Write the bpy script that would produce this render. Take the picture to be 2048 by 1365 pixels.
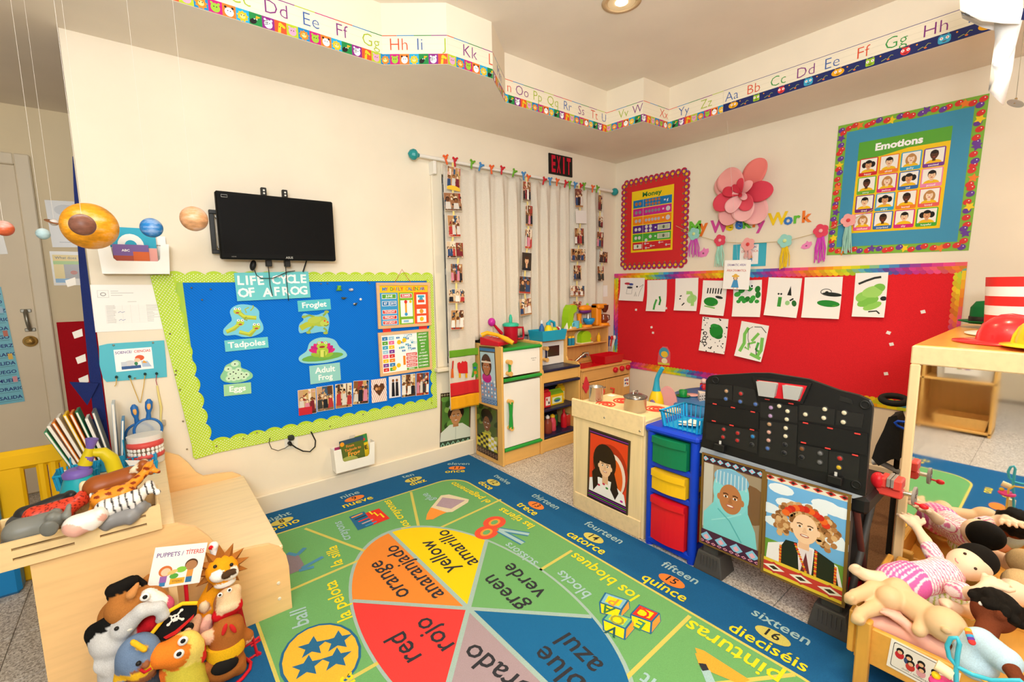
import bpy, math, random
import numpy as np
from mathutils import Matrix, Vector
for o in list(bpy.data.objects): bpy.data.objects.remove(o, do_unlink=True)
SC = bpy.context.scene
COL = SC.collection
# ------------------------------------------------------------------ camera (solved from the photograph's wall lines, 2048x1365)
F_PX = 910.0
YAW, PIT, ROL = 0.681075768, 0.123389009, -0.0143083178
def _basis():
    cy, sy = math.cos(YAW), math.sin(YAW)
    fw = np.array([sy*math.cos(PIT), cy*math.cos(PIT), -math.sin(PIT)])
    rt = np.array([cy, -sy, 0.0]); up = np.cross(rt, fw)
    return rt*math.cos(ROL)+up*math.sin(ROL), -rt*math.sin(ROL)+up*math.cos(ROL), fw
R_, U_, F_ = _basis()
CAM = np.array([-3.72314, -2.93928, 1.34203])
cd = bpy.data.cameras.new('camera'); cd.sensor_width = 36; cd.lens = F_PX/2048*36; cd.clip_start = 0.02
cam = bpy.data.objects.new('camera', cd); COL.objects.link(cam)
cam.matrix_world = Matrix(((R_[0], U_[0], -F_[0], CAM[0]), (R_[1], U_[1], -F_[1], CAM[1]), (R_[2], U_[2], -F_[2], CAM[2]), (0, 0, 0, 1)))
SC.camera = cam
# ------------------------------------------------------------------ light
W = bpy.data.worlds.new('world'); SC.world = W; W.use_nodes = True
W.node_tree.nodes['Background'].inputs[0].default_value = (1.0, 0.86, 0.68, 1); W.node_tree.nodes['Background'].inputs[1].default_value = 0.25
def area(name, loc, target, sx, sy, power, col=(1, .95, .87)):
    l = bpy.data.lights.new(name, 'AREA'); l.shape = 'RECTANGLE'; l.size = sx; l.size_y = sy; l.energy = power; l.color = col
    o = bpy.data.objects.new(name, l); COL.objects.link(o); o.location = loc
    o.rotation_euler = (Vector(target)-Vector(loc)).to_track_quat('-Z', 'Y').to_euler(); return o
area('flash_softbox', (-4.5, -3.9, 2.2), (-1.9, -0.8, 1.0), 1.5, 1.1, 47, (.86, .95, 1))
area('bounce_flash', (-4.0, -3.3, 1.75), (-3.6, -2.7, 2.8), .7, .5, 62, (.93, .95, .97))
area('fill_light_back', (-3.2, -4.3, 2.74), (-3.2, -4.1, 0), 2.2, 1.2, 30, (1, .86, .66))  # added warm fill behind the camera, no fixture belongs to it
SC.view_settings.view_transform = 'Standard'; SC.view_settings.look = 'None'; SC.view_settings.gamma = 1
SC.view_settings.exposure = 0.2; SC.view_settings.use_curve_mapping = False
# ------------------------------------------------------------------ pixel -> place
def ray(x, y): return R_*((x-1024)/F_PX)-U_*((y-682.5)/F_PX)+F_
def onY(x, y, Y=0.): d = ray(x, y); return CAM+d*(Y-CAM[1])/d[1]
def onX(x, y, X=0.): d = ray(x, y); return CAM+d*(X-CAM[0])/d[0]
def onZ(x, y, Z=0.): d = ray(x, y); return CAM+d*(Z-CAM[2])/d[2]
# ------------------------------------------------------------------ colours, materials
def lin(c):
    if isinstance(c, str): c = tuple(int(c[i:i+2], 16) for i in (0, 2, 4))
    return tuple((v/255/12.92 if v/255 <= .04045 else ((v/255+.055)/1.055)**2.4) for v in c)
MATS = {}
def mat(hexc, rough=.55, metal=0., kind=None, alpha=1., name=None, trans=0., coat=0.):
    key = (hexc, rough, metal, kind, alpha, trans, coat)
    if key in MATS: return MATS[key]
    m = bpy.data.materials.new(name or (kind or 'plain')+'_'+hexc); m.use_nodes = True
    nt = m.node_tree; b = nt.nodes['Principled BSDF']; c = lin(hexc)
    b.inputs['Base Color'].default_value = (*c, 1); b.inputs['Roughness'].default_value = rough; b.inputs['Metallic'].default_value = metal
    b.inputs['Coat Weight'].default_value = coat; b.inputs['Specular IOR Level'].default_value = .5 if rough < .3 or metal else (.3 if rough < .6 else .15)
    if trans: b.inputs['Transmission Weight'].default_value = trans; b.inputs['IOR'].default_value = 1.15
    if alpha < 1: b.inputs['Alpha'].default_value = alpha
    N = nt.nodes.new; L = nt.links.new
    tc = N('ShaderNodeTexCoord')
    def ramp(fac, stops):
        r = N('ShaderNodeValToRGB'); e = r.color_ramp.elements
        while len(e) < len(stops): e.new(.5)
        for el, (p, cc) in zip(e, stops): el.position = p; el.color = (*cc, 1)
        L(fac, r.inputs[0]); return r.outputs[0]
    def noise(scale, detail=3, vec=None, rgh=.5):
        n = N('ShaderNodeTexNoise'); n.inputs['Scale'].default_value = scale; n.inputs['Detail'].default_value = detail; n.inputs['Roughness'].default_value = rgh
        L(vec or tc.outputs['Object'], n.inputs['Vector']); return n.outputs['Fac']
    def mapped(sx, sy, sz):
        mp = N('ShaderNodeMapping'); mp.inputs['Scale'].default_value = (sx, sy, sz); L(tc.outputs['Object'], mp.inputs['Vector']); return mp.outputs[0]
    def bump(fac, s, d=.01):
        bp = N('ShaderNodeBump'); bp.inputs['Strength'].default_value = s; bp.inputs['Distance'].default_value = d; L(fac, bp.inputs['Height']); L(bp.outputs[0], b.inputs['Normal'])
    def sc(k): return tuple(min(1, v*k) for v in c)
    if kind == 'wood':
        v = mapped(3, 26, 26); n = noise(1.6, 4, v); L(ramp(n, [(.3, sc(.93)), (.5, sc(1)), (.72, sc(1.04))]), b.inputs['Base Color'])
    elif kind == 'woodv':
        v = mapped(26, 26, 2.2); n = noise(1.6, 4, v); L(ramp(n, [(.3, sc(.93)), (.5, sc(1)), (.72, sc(1.04))]), b.inputs['Base Color'])
    elif kind == 'paint':
        n = noise(2.2, 4); L(ramp(n, [(.3, sc(.95)), (.7, sc(1.03))]), b.inputs['Base Color']); bump(noise(160, 2), .05, .002)
    elif kind == 'fabric':
        n = noise(420, 2); L(ramp(n, [(.3, sc(.85)), (.7, sc(1.1))]), b.inputs['Base Color']); bump(n, .3, .002)
    elif kind == 'terrazzo':
        vo = N('ShaderNodeTexVoronoi'); vo.inputs['Scale'].default_value = 190; L(tc.outputs['Object'], vo.inputs['Vector'])
        L(ramp(vo.outputs['Color'], [(.1, lin('857c73')), (.32, lin('a89f95')), (.5, lin('c4bcb2')), (.85, lin('dfd9d1'))]), b.inputs['Base Color'])
    elif kind == 'speck':
        n = noise(330, 2); L(ramp(n, [(.38, sc(.7)), (.5, sc(1)), (.66, sc(1.22))]), b.inputs['Base Color'])
    elif kind == 'weave':
        v = mapped(1, 1, 1); w = N('ShaderNodeTexWave'); w.wave_type = 'BANDS'; w.bands_direction = 'DIAGONAL'; w.inputs['Scale'].default_value = 42; L(v, w.inputs['Vector'])
        L(ramp(w.outputs['Fac'], [(.2, sc(.88)), (.8, sc(1.1))]), b.inputs['Base Color'])
    elif kind == 'swirl':
        v = mapped(6, 6, 16); n = noise(1.4, 6, v, .65); L(ramp(n, [(.36, sc(.62)), (.5, sc(1)), (.66, tuple(.65*x+.35 for x in c))]), b.inputs['Base Color'])
    else:
        n = noise(3, 2); L(ramp(n, [(.3, sc(.97)), (.7, sc(1.02))]), b.inputs['Base Color'])
    MATS[key] = m; return m
def attr_mat(name, rough, bumpy=0., scale=400, fuzz=0., coat=0.):
    m = bpy.data.materials.new(name); m.use_nodes = True; nt = m.node_tree; b = nt.nodes['Principled BSDF']
    a = nt.nodes.new('ShaderNodeAttribute'); a.attribute_name = 'Col'
    b.inputs['Roughness'].default_value = rough; b.inputs['Coat Weight'].default_value = coat; b.inputs['Specular IOR Level'].default_value = .3 if rough < .6 else .08
    src = a.outputs['Color']
    if bumpy or fuzz:
        tc = nt.nodes.new('ShaderNodeTexCoord'); n = nt.nodes.new('ShaderNodeTexNoise'); n.inputs['Scale'].default_value = scale; nt.links.new(tc.outputs['Object'], n.inputs['Vector'])
        if bumpy:
            bp = nt.nodes.new('ShaderNodeBump'); bp.inputs['Strength'].default_value = bumpy; bp.inputs['Distance'].default_value = .002
            nt.links.new(n.outputs['Fac'], bp.inputs['Height']); nt.links.new(bp.outputs[0], b.inputs['Normal'])
        if fuzz:
            r = nt.nodes.new('ShaderNodeMapRange'); r.inputs[1].default_value = .3; r.inputs[2].default_value = .7; r.inputs[3].default_value = 1-fuzz; r.inputs[4].default_value = 1+fuzz
            nt.links.new(n.outputs['Fac'], r.inputs[0]); mx = nt.nodes.new('ShaderNodeVectorMath'); mx.operation = 'SCALE'
            nt.links.new(a.outputs['Color'], mx.inputs[0]); nt.links.new(r.outputs[0], mx.inputs['Scale']); src = mx.outputs[0]
    nt.links.new(src, b.inputs['Base Color']); return m
PRINT = attr_mat('printed_paper', .55); GLOSS = attr_mat('glossy_print', .25); FELT = attr_mat('plush_cloth', .9, .4, 300, .08)
PLAST = attr_mat('painted_plastic', .35); PILE = attr_mat('carpet_pile', .95, .5, 500, .13); VINYL = attr_mat('doll_vinyl', .5)
# ------------------------------------------------------------------ mesh builder
def V3(*a): return np.array(a, float)
def unit(v): v = np.asarray(v, float); return v/max(1e-9, np.linalg.norm(v))
class MB:
    def __init__(s, xf=None): s.v = []; s.f = []; s.sm = []; s.c = []; s.xf = xf; s.col = (1, 1, 1)
    def add(s, vs, fs, smooth=False):
        b = len(s.v)
        if s.xf is not None: vs = [tuple(s.xf @ Vector(tuple(map(float, p)))) for p in vs]
        s.v += [tuple(map(float, p)) for p in vs]; s.c += [s.col]*len(vs)
        s.f += [tuple(b+i for i in f) for f in fs]; s.sm += [smooth]*len(fs); return s
    def box(s, c, d, ch=0., R=None):
        c = V3(*c); h = V3(*d)/2; ch = min(ch, h.min()*.9)
        if ch <= 0:
            vs = [V3(sx*h[0], sy*h[1], sz*h[2]) for sx in (-1, 1) for sy in (-1, 1) for sz in (-1, 1)]
            fs = [(0, 1, 3, 2), (4, 6, 7, 5), (0, 4, 5, 1), (2, 3, 7, 6), (0, 2, 6, 4), (1, 5, 7, 3)]
        else:
            vs = []; ix = {}
            for sx in (-1, 1):
                for sy in (-1, 1):
                    for sz in (-1, 1):
                        for a in range(3):
                            q = h-ch; q[a] = h[a]; ix[(sx, sy, sz, a)] = len(vs); vs.append(q*V3(sx, sy, sz))
            fs = []
            for a in range(3):
                b, c2 = (a+1) % 3, (a+2) % 3
                for sg in (-1, 1):
                    lo = []
                    for (p, q) in ((-1, -1), (1, -1), (1, 1), (-1, 1)):
                        k = [0, 0, 0]; k[a] = sg; k[b] = p; k[c2] = q; lo.append(ix[(*k, a)])
                    fs.append(tuple(lo if sg > 0 else lo[::-1]))
                for p in (-1, 1):
                    for q in (-1, 1):
                        k0 = [0, 0, 0]; k1 = [0, 0, 0]; k0[a] = -1; k1[a] = 1; k0[b] = k1[b] = p; k0[c2] = k1[c2] = q
                        f = (ix[(*k0, b)], ix[(*k1, b)], ix[(*k1, c2)], ix[(*k0, c2)]); fs.append(f if p*q > 0 else f[::-1])
            for sx in (-1, 1):
                for sy in (-1, 1):
                    for sz in (-1, 1):
                        f = tuple(ix[(sx, sy, sz, a)] for a in range(3)); fs.append(f if sx*sy*sz > 0 else f[::-1])
        if R is not None: vs = [R @ v for v in vs]
        return s.add([v+c for v in vs], fs)
    def b2(s, p, q, ch=0.):   # box between two corners
        p, q = V3(*p), V3(*q); return s.box((p+q)/2, np.abs(q-p), ch)
    def cyl(s, p, q, r0, r1=None, n=16, smooth=True, cap=True):
        p, q = V3(*p), V3(*q); r1 = r0 if r1 is None else r1; d = unit(q-p); a = unit(np.cross(d, (0, 0, 1) if abs(d[2]) < .9 else (1, 0, 0))); b = np.cross(d, a)
        vs = []
        for i in range(n):
            t = 2*math.pi*i/n; e = a*math.cos(t)+b*math.sin(t); vs += [p+e*r0, q+e*r1]
        s.add(vs, [(2*i, 2*((i+1) % n), 2*((i+1) % n)+1, 2*i+1) for i in range(n)], smooth)
        if cap: s.add(vs, [tuple(2*i for i in range(n))[::-1], tuple(2*i+1 for i in range(n))], False)
        return s
    def ell(s, c, r, R=None, nu=16, nv=10):
        c = V3(*c); r = V3(*r) if not np.isscalar(r) else V3(r, r, r); vs = []; fs = []
        for j in range(nv+1):
            ph = math.pi*j/nv
            for i in range(nu):
                t = 2*math.pi*i/nu; v = V3(math.sin(ph)*math.cos(t), math.sin(ph)*math.sin(t), math.cos(ph))*r
                vs.append(c+(R @ v if R is not None else v))
        for j in range(nv):
            for i in range(nu): fs.append((j*nu+i, (j+1)*nu+i, (j+1)*nu+(i+1) % nu, j*nu+(i+1) % nu))
        return s.add(vs, fs, True)
    def tube(s, pts, r, n=8, closed=False, cap=True):
        P = [V3(*p) for p in pts]; m = len(P); rs = r if hasattr(r, '__len__') else [r]*m; vs = []; a = None
        for i in range(m):
            d = unit((P[(i+1) % m]-P[i-1]) if closed else (P[min(i+1, m-1)]-P[max(i-1, 0)]))
            if a is None: a = unit(np.cross(d, (0, 0, 1) if abs(d[2]) < .9 else (1, 0, 0)))
            else: a = unit(a-d*np.dot(a, d))
            b = np.cross(d, a)
            for k in range(n): t = 2*math.pi*k/n; vs.append(P[i]+(a*math.cos(t)+b*math.sin(t))*rs[i])
        fs = []
        for i in range(m if closed else m-1):
            j = (i+1) % m
            for k in range(n): fs.append((i*n+k, i*n+(k+1) % n, j*n+(k+1) % n, j*n+k))
        s.add(vs, fs, True)
        if cap and not closed: s.add(vs, [tuple(range(n))[::-1], tuple((m-1)*n+k for k in range(n))])
        return s
    def lathe(s, prof, c=(0, 0, 0), n=24, axis=(0, 0, 1), smooth=True, sx=1., sy=1.):
        c = V3(*c); ax = unit(axis); a = unit(np.cross(ax, (0, 1, 0) if abs(ax[1]) < .9 else (1, 0, 0))); b = np.cross(ax, a); vs = []; m = len(prof)
        for (r, z) in prof:
            for k in range(n): t = 2*math.pi*k/n; vs.append(c+ax*z+(a*math.cos(t)*sx+b*math.sin(t)*sy)*r)
        fs = []
        for j in range(m-1):
            for k in range(n): fs.append((j*n+k, j*n+(k+1) % n, (j+1)*n+(k+1) % n, (j+1)*n+k))
        s.add(vs, fs, smooth); s.add(vs, [tuple(range(n))[::-1], tuple((m-1)*n+k for k in range(n))]); return s
    def prism(s, pts, O, U, V, th, smooth=False):   # 2-D outline in plane O,U,V extruded by th along U x V
        O, U, V = V3(*O), V3(*U), V3(*V); Nn = unit(np.cross(U, V)); n = len(pts)
        fr = [O+U*p[0]+V*p[1]+Nn*th for p in pts]; bk = [O+U*p[0]+V*p[1] for p in pts]
        s.add(fr+bk, [tuple(range(n)), tuple(range(2*n-1, n-1, -1))]); s.add(fr+bk, [(i, n+i, n+(i+1) % n, (i+1) % n) for i in range(n)], smooth); return s
    def grid(s, P, smooth=True, closed=False):   # P[j][i]
        P = np.asarray(P, float); m, n, _ = P.shape; vs = P.reshape(-1, 3)
        s.add(vs, [(j*n+i, j*n+i+1, (j+1)*n+i+1, (j+1)*n+i) for j in range(m-1) for i in range(n-1)], smooth); return s
    def mesh(s, name):
        me = bpy.data.meshes.new(name); me.from_pydata(s.v, [], s.f); me.polygons.foreach_set('use_smooth', s.sm)
        at = me.color_attributes.new('Col', 'FLOAT_COLOR', 'POINT'); at.data.foreach_set('color', np.array([(*c, 1) for c in s.c], np.float32).ravel() if s.c else [])
        me.update(); return me
TOP = []
def _link(o, parent):
    COL.objects.link(o)
    if parent is not None: o.parent = parent
    else: TOP.append(o)
    return o
def thing(name, label, cat, group=None):
    o = bpy.data.objects.new(name, None); o.empty_display_size = .05; o['label'] = label; o['category'] = cat
    if group: o['group'] = group
    return _link(o, None)
def ob(name, mb, m, parent=None, label=None, cat=None, group=None, kind=None, bev=0., seg=2, sub=0, solid=0.):
    me = mb.mesh(name) if isinstance(mb, MB) else mb
    if not me.materials: me.materials.append(m)
    o = bpy.data.objects.new(name, me)
    if label: o['label'] = label
    if cat: o['category'] = cat
    if group: o['group'] = group
    if kind: o['kind'] = kind
    if solid: md = o.modifiers.new('solid', 'SOLIDIFY'); md.thickness = solid; md.offset = 0
    if bev: md = o.modifiers.new('bevel', 'BEVEL'); md.width = bev; md.segments = seg; md.limit_method = 'ANGLE'; md.angle_limit = .7
    if sub: md = o.modifiers.new('sub', 'SUBSURF'); md.levels = sub; md.render_levels = sub
    return _link(o, parent)
def struct(name, mb, m, parent=None, **k):
    o = ob(name, mb, m, parent, **k)
    if parent is None: o['kind'] = 'structure'
    return o
def finalize():
    bpy.context.view_layer.update()
    def tree(o):
        yield o
        for c in o.children: yield from tree(c)
    kids = {}
    for o in list(COL.objects): kids.setdefault(o.parent, []).append(o)
    for o in TOP:
        lo, hi = np.full(3, 1e9), np.full(3, -1e9); st = [o]
        while st:
            q = st.pop(); st += kids.get(q, [])
            if q.type == 'MESH' and len(q.data.vertices):
                a = np.empty(len(q.data.vertices)*3, np.float32); q.data.vertices.foreach_get('co', a); a = a.reshape(-1, 3)+np.array(q.location, np.float32)
                lo = np.minimum(lo, a.min(0)); hi = np.maximum(hi, a.max(0))
        if lo[0] > 1e8: continue
        L = Vector(((lo[0]+hi[0])/2, (lo[1]+hi[1])/2, lo[2])); L = Vector(map(float, L))
        if o.type == 'MESH':
            if o.data.users > 1: continue
            o.data.transform(Matrix.Translation(-L))
        o.location = L
        for c in kids.get(o, []): c.matrix_parent_inverse = Matrix.Translation(-L)
# ------------------------------------------------------------------ flat print: coloured shapes on a real sheet
_TX = {}
def glyphs(sx, bold=0.):
    k = (sx, bold)
    if k in _TX: return _TX[k]
    cu = bpy.data.curves.new('t', 'FONT'); cu.body = sx; cu.size = 1; cu.resolution_u = 2; cu.offset = bold; cu.fill_mode = 'FRONT'
    o = bpy.data.objects.new('t', cu); me = o.to_mesh()
    n = len(me.vertices); a = np.empty(n*3, np.float32); me.vertices.foreach_get('co', a); a = a.reshape(-1, 3)[:, :2].astype(float)
    fs = [tuple(p.vertices) for p in me.polygons]; o.to_mesh_clear(); bpy.data.objects.remove(o); bpy.data.curves.remove(cu)
    _TX[k] = (a, fs); return _TX[k]
CAP = None
class Art:
    def __init__(s, w, h, bg='ffffff', th=.0008, dz=.00015, clip=None):
        s.w, s.h, s.th, s.dz = w, h, th, dz; s.P = []; s.l = 1; s.bg = bg; s.cl = clip; s.base = None; s.bend = None
    def _clip(s, pts):
        if not s.cl: return pts
        x0, y0, x1, y1 = s.cl
        for (ax, lim, sg) in ((0, x0, 1), (0, x1, -1), (1, y0, 1), (1, y1, -1)):
            out = []; n = len(pts)
            for i in range(n):
                p, q = pts[i], pts[(i+1) % n]; ip = (p[ax]-lim)*sg >= 0; iq = (q[ax]-lim)*sg >= 0
                if ip: out.append(p)
                if ip != iq: t = (lim-p[ax])/(q[ax]-p[ax]); out.append((p[0]+(q[0]-p[0])*t, p[1]+(q[1]-p[1])*t))
            pts = out
            if len(pts) < 3: return []
        return pts
    def poly(s, pts, c, l=None):
        pts = s._clip([(float(p[0]), float(p[1])) for p in pts])
        if len(pts) >= 3: s.P.append((pts, [tuple(range(len(pts)))], lin(c) if isinstance(c, str) else c, s.l if l is None else l))
        return s
    def rect(s, x0, y0, x1, y1, c, l=None): return s.poly([(x0, y0), (x1, y0), (x1, y1), (x0, y1)], c, l)
    def rrect(s, x0, y0, x1, y1, r, c, l=None):
        p = []
        for (cx, cy, a0) in ((x1-r, y0+r, -90), (x1-r, y1-r, 0), (x0+r, y1-r, 90), (x0+r, y0+r, 180)):
            for k in range(5): a = math.radians(a0+k*22.5); p.append((cx+r*math.cos(a), cy+r*math.sin(a)))
        return s.poly(p, c, l)
    def ell(s, x, y, rx, ry, c, rot=0, n=20, l=None, a0=0, a1=360):
        ca, sa = math.cos(math.radians(rot)), math.sin(math.radians(rot)); m = n if a1-a0 >= 360 else n+1; p = []
        for k in range(m):
            t = math.radians(a0+(a1-a0)*k/n); u, v = rx*math.cos(t), ry*math.sin(t); p.append((x+u*ca-v*sa, y+u*sa+v*ca))
        return s.poly(p, c, l)
    def ring(s, x, y, rx, ry, w, c, l=None, n=24): return s.line([(x+rx*math.cos(2*math.pi*k/n), y+ry*math.sin(2*math.pi*k/n)) for k in range(n+1)], w, c, l)
    def line(s, pts, w, c, l=None):
        P = [np.array(p, float) for p in pts]; n = len(P); Lf = []; Rt = []
        for i in range(n):
            d = P[min(i+1, n-1)]-P[max(i-1, 0)]; d = d/max(1e-9, np.linalg.norm(d)); q = np.array((-d[1], d[0]))*w/2; Lf.append(P[i]+q); Rt.append(P[i]-q)
        for i in range(n-1): s.poly([Rt[i], Rt[i+1], Lf[i+1], Lf[i]], c, l)
        return s
    def star(s, x, y, r, c, rot=90, k=.45, n=5, l=None):
        return s.poly([(x+(r if i % 2 == 0 else r*k)*math.cos(math.radians(rot+i*180/n)), y+(r if i % 2 == 0 else r*k)*math.sin(math.radians(rot+i*180/n))) for i in range(2*n)], c, l)
    def text(s, t, x, y, h, c, al='c', bold=0., w=None, rot=0., l=None, wm=None, sh=0.):
        global CAP
        if CAP is None: a, _ = glyphs('H'); CAP = float(a[:, 1].max())
        a, fs = glyphs(t, bold)
        if len(a) == 0: return s
        a = a.copy(); x0, x1 = a[:, 0].min(), a[:, 0].max(); a[:, 0] -= x0; k = h/CAP; kx = k
        if w: kx = w/(x1-x0)
        if wm and (x1-x0)*kx > wm: kx = wm/(x1-x0)
        a = a*np.array((kx, k)); W_ = (x1-x0)*kx; a[:, 0] += a[:, 1]*sh
        a[:, 0] -= {'c': W_/2, 'l': 0, 'r': W_}[al]
        ca, sa = math.cos(math.radians(rot)), math.sin(math.radians(rot)); a = np.stack((x+a[:, 0]*ca-a[:, 1]*sa, y+a[:, 0]*sa+a[:, 1]*ca), 1)
        cc = lin(c) if isinstance(c, str) else c; L_ = s.l if l is None else l
        if s.cl:
            for f in fs:
                p = s._clip([tuple(a[i]) for i in f])
                if len(p) >= 3: s.P.append((p, [tuple(range(len(p)))], cc, L_))
        else: s.P.append(([tuple(p) for p in a], fs, cc, L_))
        return s
    def up(s, n=1): s.l += n; return s
    def mesh(s, O, U, V, outline=None, name='print'):
        O, U, V = V3(*O), V3(*U), V3(*V); Nn = unit(np.cross(U, V)); mb = MB()
        bend = s.bend or (lambda u, v: 0.)
        if s.bg is not None:
            mb.col = lin(s.bg) if isinstance(s.bg, str) else s.bg
            if outline is None and not s.bend: mb.prism([(0, 0), (s.w, 0), (s.w, s.h), (0, s.h)], O, U, V, s.th)
            elif outline is None:
                nu, nv = 7, 9; P = [[(s.w*i/(nu-1), s.h*j/(nv-1)) for i in range(nu)] for j in range(nv)]
                mb.grid([[O+U*u+V*v+Nn*(s.th+bend(u, v)) for (u, v) in r] for r in P]); mb.grid([[O+U*u+V*v+Nn*bend(u, v) for (u, v) in r[::-1]] for r in P])
            else: mb.prism(outline, O, U, V, s.th)
        for i, (pts, fs, c, l) in enumerate(s.P):   # every shape a hair above the one before, so none coincide
            h = s.th+(l+.3)*s.dz+(i % 16)*s.dz/17; mb.col = c; mb.add([O+U*p[0]+V*p[1]+Nn*(h+bend(p[0], p[1])) for p in pts], fs)
        return mb.mesh(name)
    def put(s, name, O, U, V, parent=None, label=None, cat=None, group=None, outline=None, m=None, **k):
        return ob(name, s.mesh(O, U, V, outline, name), m or PRINT, parent, label, cat, group, **k)
XA, ZU = V3(1, 0, 0), V3(0, 0, 1)       # wall with the television: u = +x, v = +z, faces -y
YB = V3(0, -1, 0)                        # wall with the red board: u = -y, v = +z, faces -x
def quadframe(f, tl, tr, br, bl, **k):
    """place, axes and size of an upright rectangle seen at four pixels on a plane"""
    a, b, c, d = [f(*p, **k) for p in (tl, tr, br, bl)]
    U = unit(((b-a)+(c-d))/2); w = (np.linalg.norm(b-a)+np.linalg.norm(c-d))/2; V = ((a-d)+(b-c))/2; h = np.linalg.norm(V); V = unit(V-U*np.dot(V, U))
    return (a+b+c+d)/4-U*w/2-V*h/2, U, V, w, h
# ------------------------------------------------------------------ organic shapes: smooth union of ellipsoids and tapered limbs
def rotm(ax, ay, az): return np.array(Matrix.Rotation(math.radians(az), 3, 'Z') @ Matrix.Rotation(math.radians(ay), 3, 'Y') @ Matrix.Rotation(math.radians(ax), 3, 'X'))
def E(c, r, col, R=None): return ('e', V3(*c), V3(*r) if hasattr(r, '__len__') else V3(r, r, r), lin(col) if isinstance(col, str) else col, R)
def C(p, q, r0, r1, col): return ('c', V3(*p), V3(*q), r0, r1, lin(col) if isinstance(col, str) else col)
def blob(prims, vox=.006, k=.012, colfn=None, xf=None, name='body'):
    lo, hi = np.full(3, 1e9), np.full(3, -1e9); bb = []
    for p in prims:
        if p[0] == 'e': m = max(p[2]) if p[4] is not None else p[2]; a, b = p[1]-m, p[1]+m
        else: a, b = np.minimum(p[1]-p[3], p[2]-p[4]), np.maximum(p[1]+p[3], p[2]+p[4])
        bb.append((a, b)); lo = np.minimum(lo, a); hi = np.maximum(hi, b)
    lo = lo-3*vox; n = np.ceil((hi-lo)/vox).astype(int)+4; D = np.full(n, 1.0); Cn = np.full(n, 1.0); ID = np.zeros(n, np.int16)
    for i, p in enumerate(prims):
        a, b = bb[i]; mg = max(k*1.2, 3*vox); i0 = np.maximum(0, np.floor((a-mg-lo)/vox).astype(int)); i1 = np.minimum(n, np.ceil((b+mg-lo)/vox).astype(int)+1)
        g = np.stack(np.meshgrid(*[lo[j]+vox*np.arange(i0[j], i1[j]) for j in range(3)], indexing='ij'), -1)
        if p[0] == 'e':
            q = g-p[1]
            if p[4] is not None: q = q @ p[4]
            k0 = np.sqrt(((q/p[2])**2).sum(-1)); k1 = np.sqrt(((q/p[2]**2)**2).sum(-1)); d = k0*(k0-1)/np.maximum(k1, 1e-9); d = np.where(k0 < 1e-6, -min(p[2]), d)
        else:
            ba = p[2]-p[1]; q = g-p[1]; h = np.clip((q @ ba)/max(1e-12, ba @ ba), 0, 1); d = np.linalg.norm(q-h[..., None]*ba, axis=-1)-(p[3]+(p[4]-p[3])*h)
        sl = tuple(slice(i0[j], i1[j]) for j in range(3)); o = D[sl]; hh = np.clip(.5+.5*(o-d)/k, 0, 1)
        better = d < Cn[sl]; ID[sl] = np.where(better, i, ID[sl]); Cn[sl] = np.minimum(Cn[sl], d)
        D[sl] = np.where(o > .9, d, o*(1-hh)+d*hh-k*hh*(1-hh))
    s = D < 0; cs = np.zeros(np.array(n)-1, np.int8); acc = np.zeros((*cs.shape, 3)); cnt = np.zeros(cs.shape)
    def cor(A, a): return A[a[0]:A.shape[0]-1+a[0], a[1]:A.shape[1]-1+a[1], a[2]:A.shape[2]-1+a[2]]
    for ax in range(3):
        for u in (0, 1):
            for v in (0, 1):
                a = [0, 0, 0]; a[(ax+1) % 3] = u; a[(ax+2) % 3] = v; b = list(a); b[ax] = 1
                d0, d1 = cor(D, a), cor(D, b); cr = (d0 < 0) != (d1 < 0); t = np.where(cr, d0/np.where(cr, d0-d1, 1), 0)
                pt = [np.full(cs.shape, float(a[0])), np.full(cs.shape, float(a[1])), np.full(cs.shape, float(a[2]))]; pt[ax] = t
                acc += np.stack(pt, -1)*cr[..., None]; cnt += cr
    act = cnt > 0; idx = np.full(cs.shape, -1); idx[act] = np.arange(act.sum()); cells = np.argwhere(act)
    vs = lo+vox*(cells+acc[act]/cnt[act][:, None]); fs = []
    for ax in range(3):
        b, c = (ax+1) % 3, (ax+2) % 3; sl0 = [slice(None)]*3; sl1 = [slice(None)]*3; sl0[ax] = slice(0, -1); sl1[ax] = slice(1, None)
        cr = s[tuple(sl0)] != s[tuple(sl1)]; w = np.argwhere(cr); w = w[(w[:, b] > 0) & (w[:, c] > 0) & (w[:, b] < cs.shape[b]) & (w[:, c] < cs.shape[c])]
        if not len(w): continue
        def at(db, dc): q = w.copy(); q[:, b] -= db; q[:, c] -= dc; return idx[q[:, 0], q[:, 1], q[:, 2]]
        qd = np.stack((at(1, 1), at(0, 1), at(0, 0), at(1, 0)), 1); flip = ~s[tuple(w.T)]; qd[flip] = qd[flip][:, ::-1]; fs.append(qd)
    fs = np.concatenate(fs); fs = fs[(fs >= 0).all(1)]
    ids = ID[tuple(np.round((vs-lo)/vox).astype(int).T)]
    pc = np.array([p[3] if p[0] == 'e' else p[5] for p in prims]); cols = pc[ids]
    if colfn is not None: cols = colfn(vs, ids, cols)
    if xf is not None: M = np.array(xf); vs = vs @ M[:3, :3].T+M[:3, 3]
    me = bpy.data.meshes.new(name); me.from_pydata(vs.tolist(), [], fs.tolist()); me.polygons.foreach_set('use_smooth', np.ones(len(fs), bool))
    at_ = me.color_attributes.new('Col', 'FLOAT_COLOR', 'POINT'); at_.data.foreach_set('color', np.concatenate((cols, np.ones((len(cols), 1))), 1).astype(np.float32).ravel()); me.update(); return me
RNG = random.Random(7)
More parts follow.
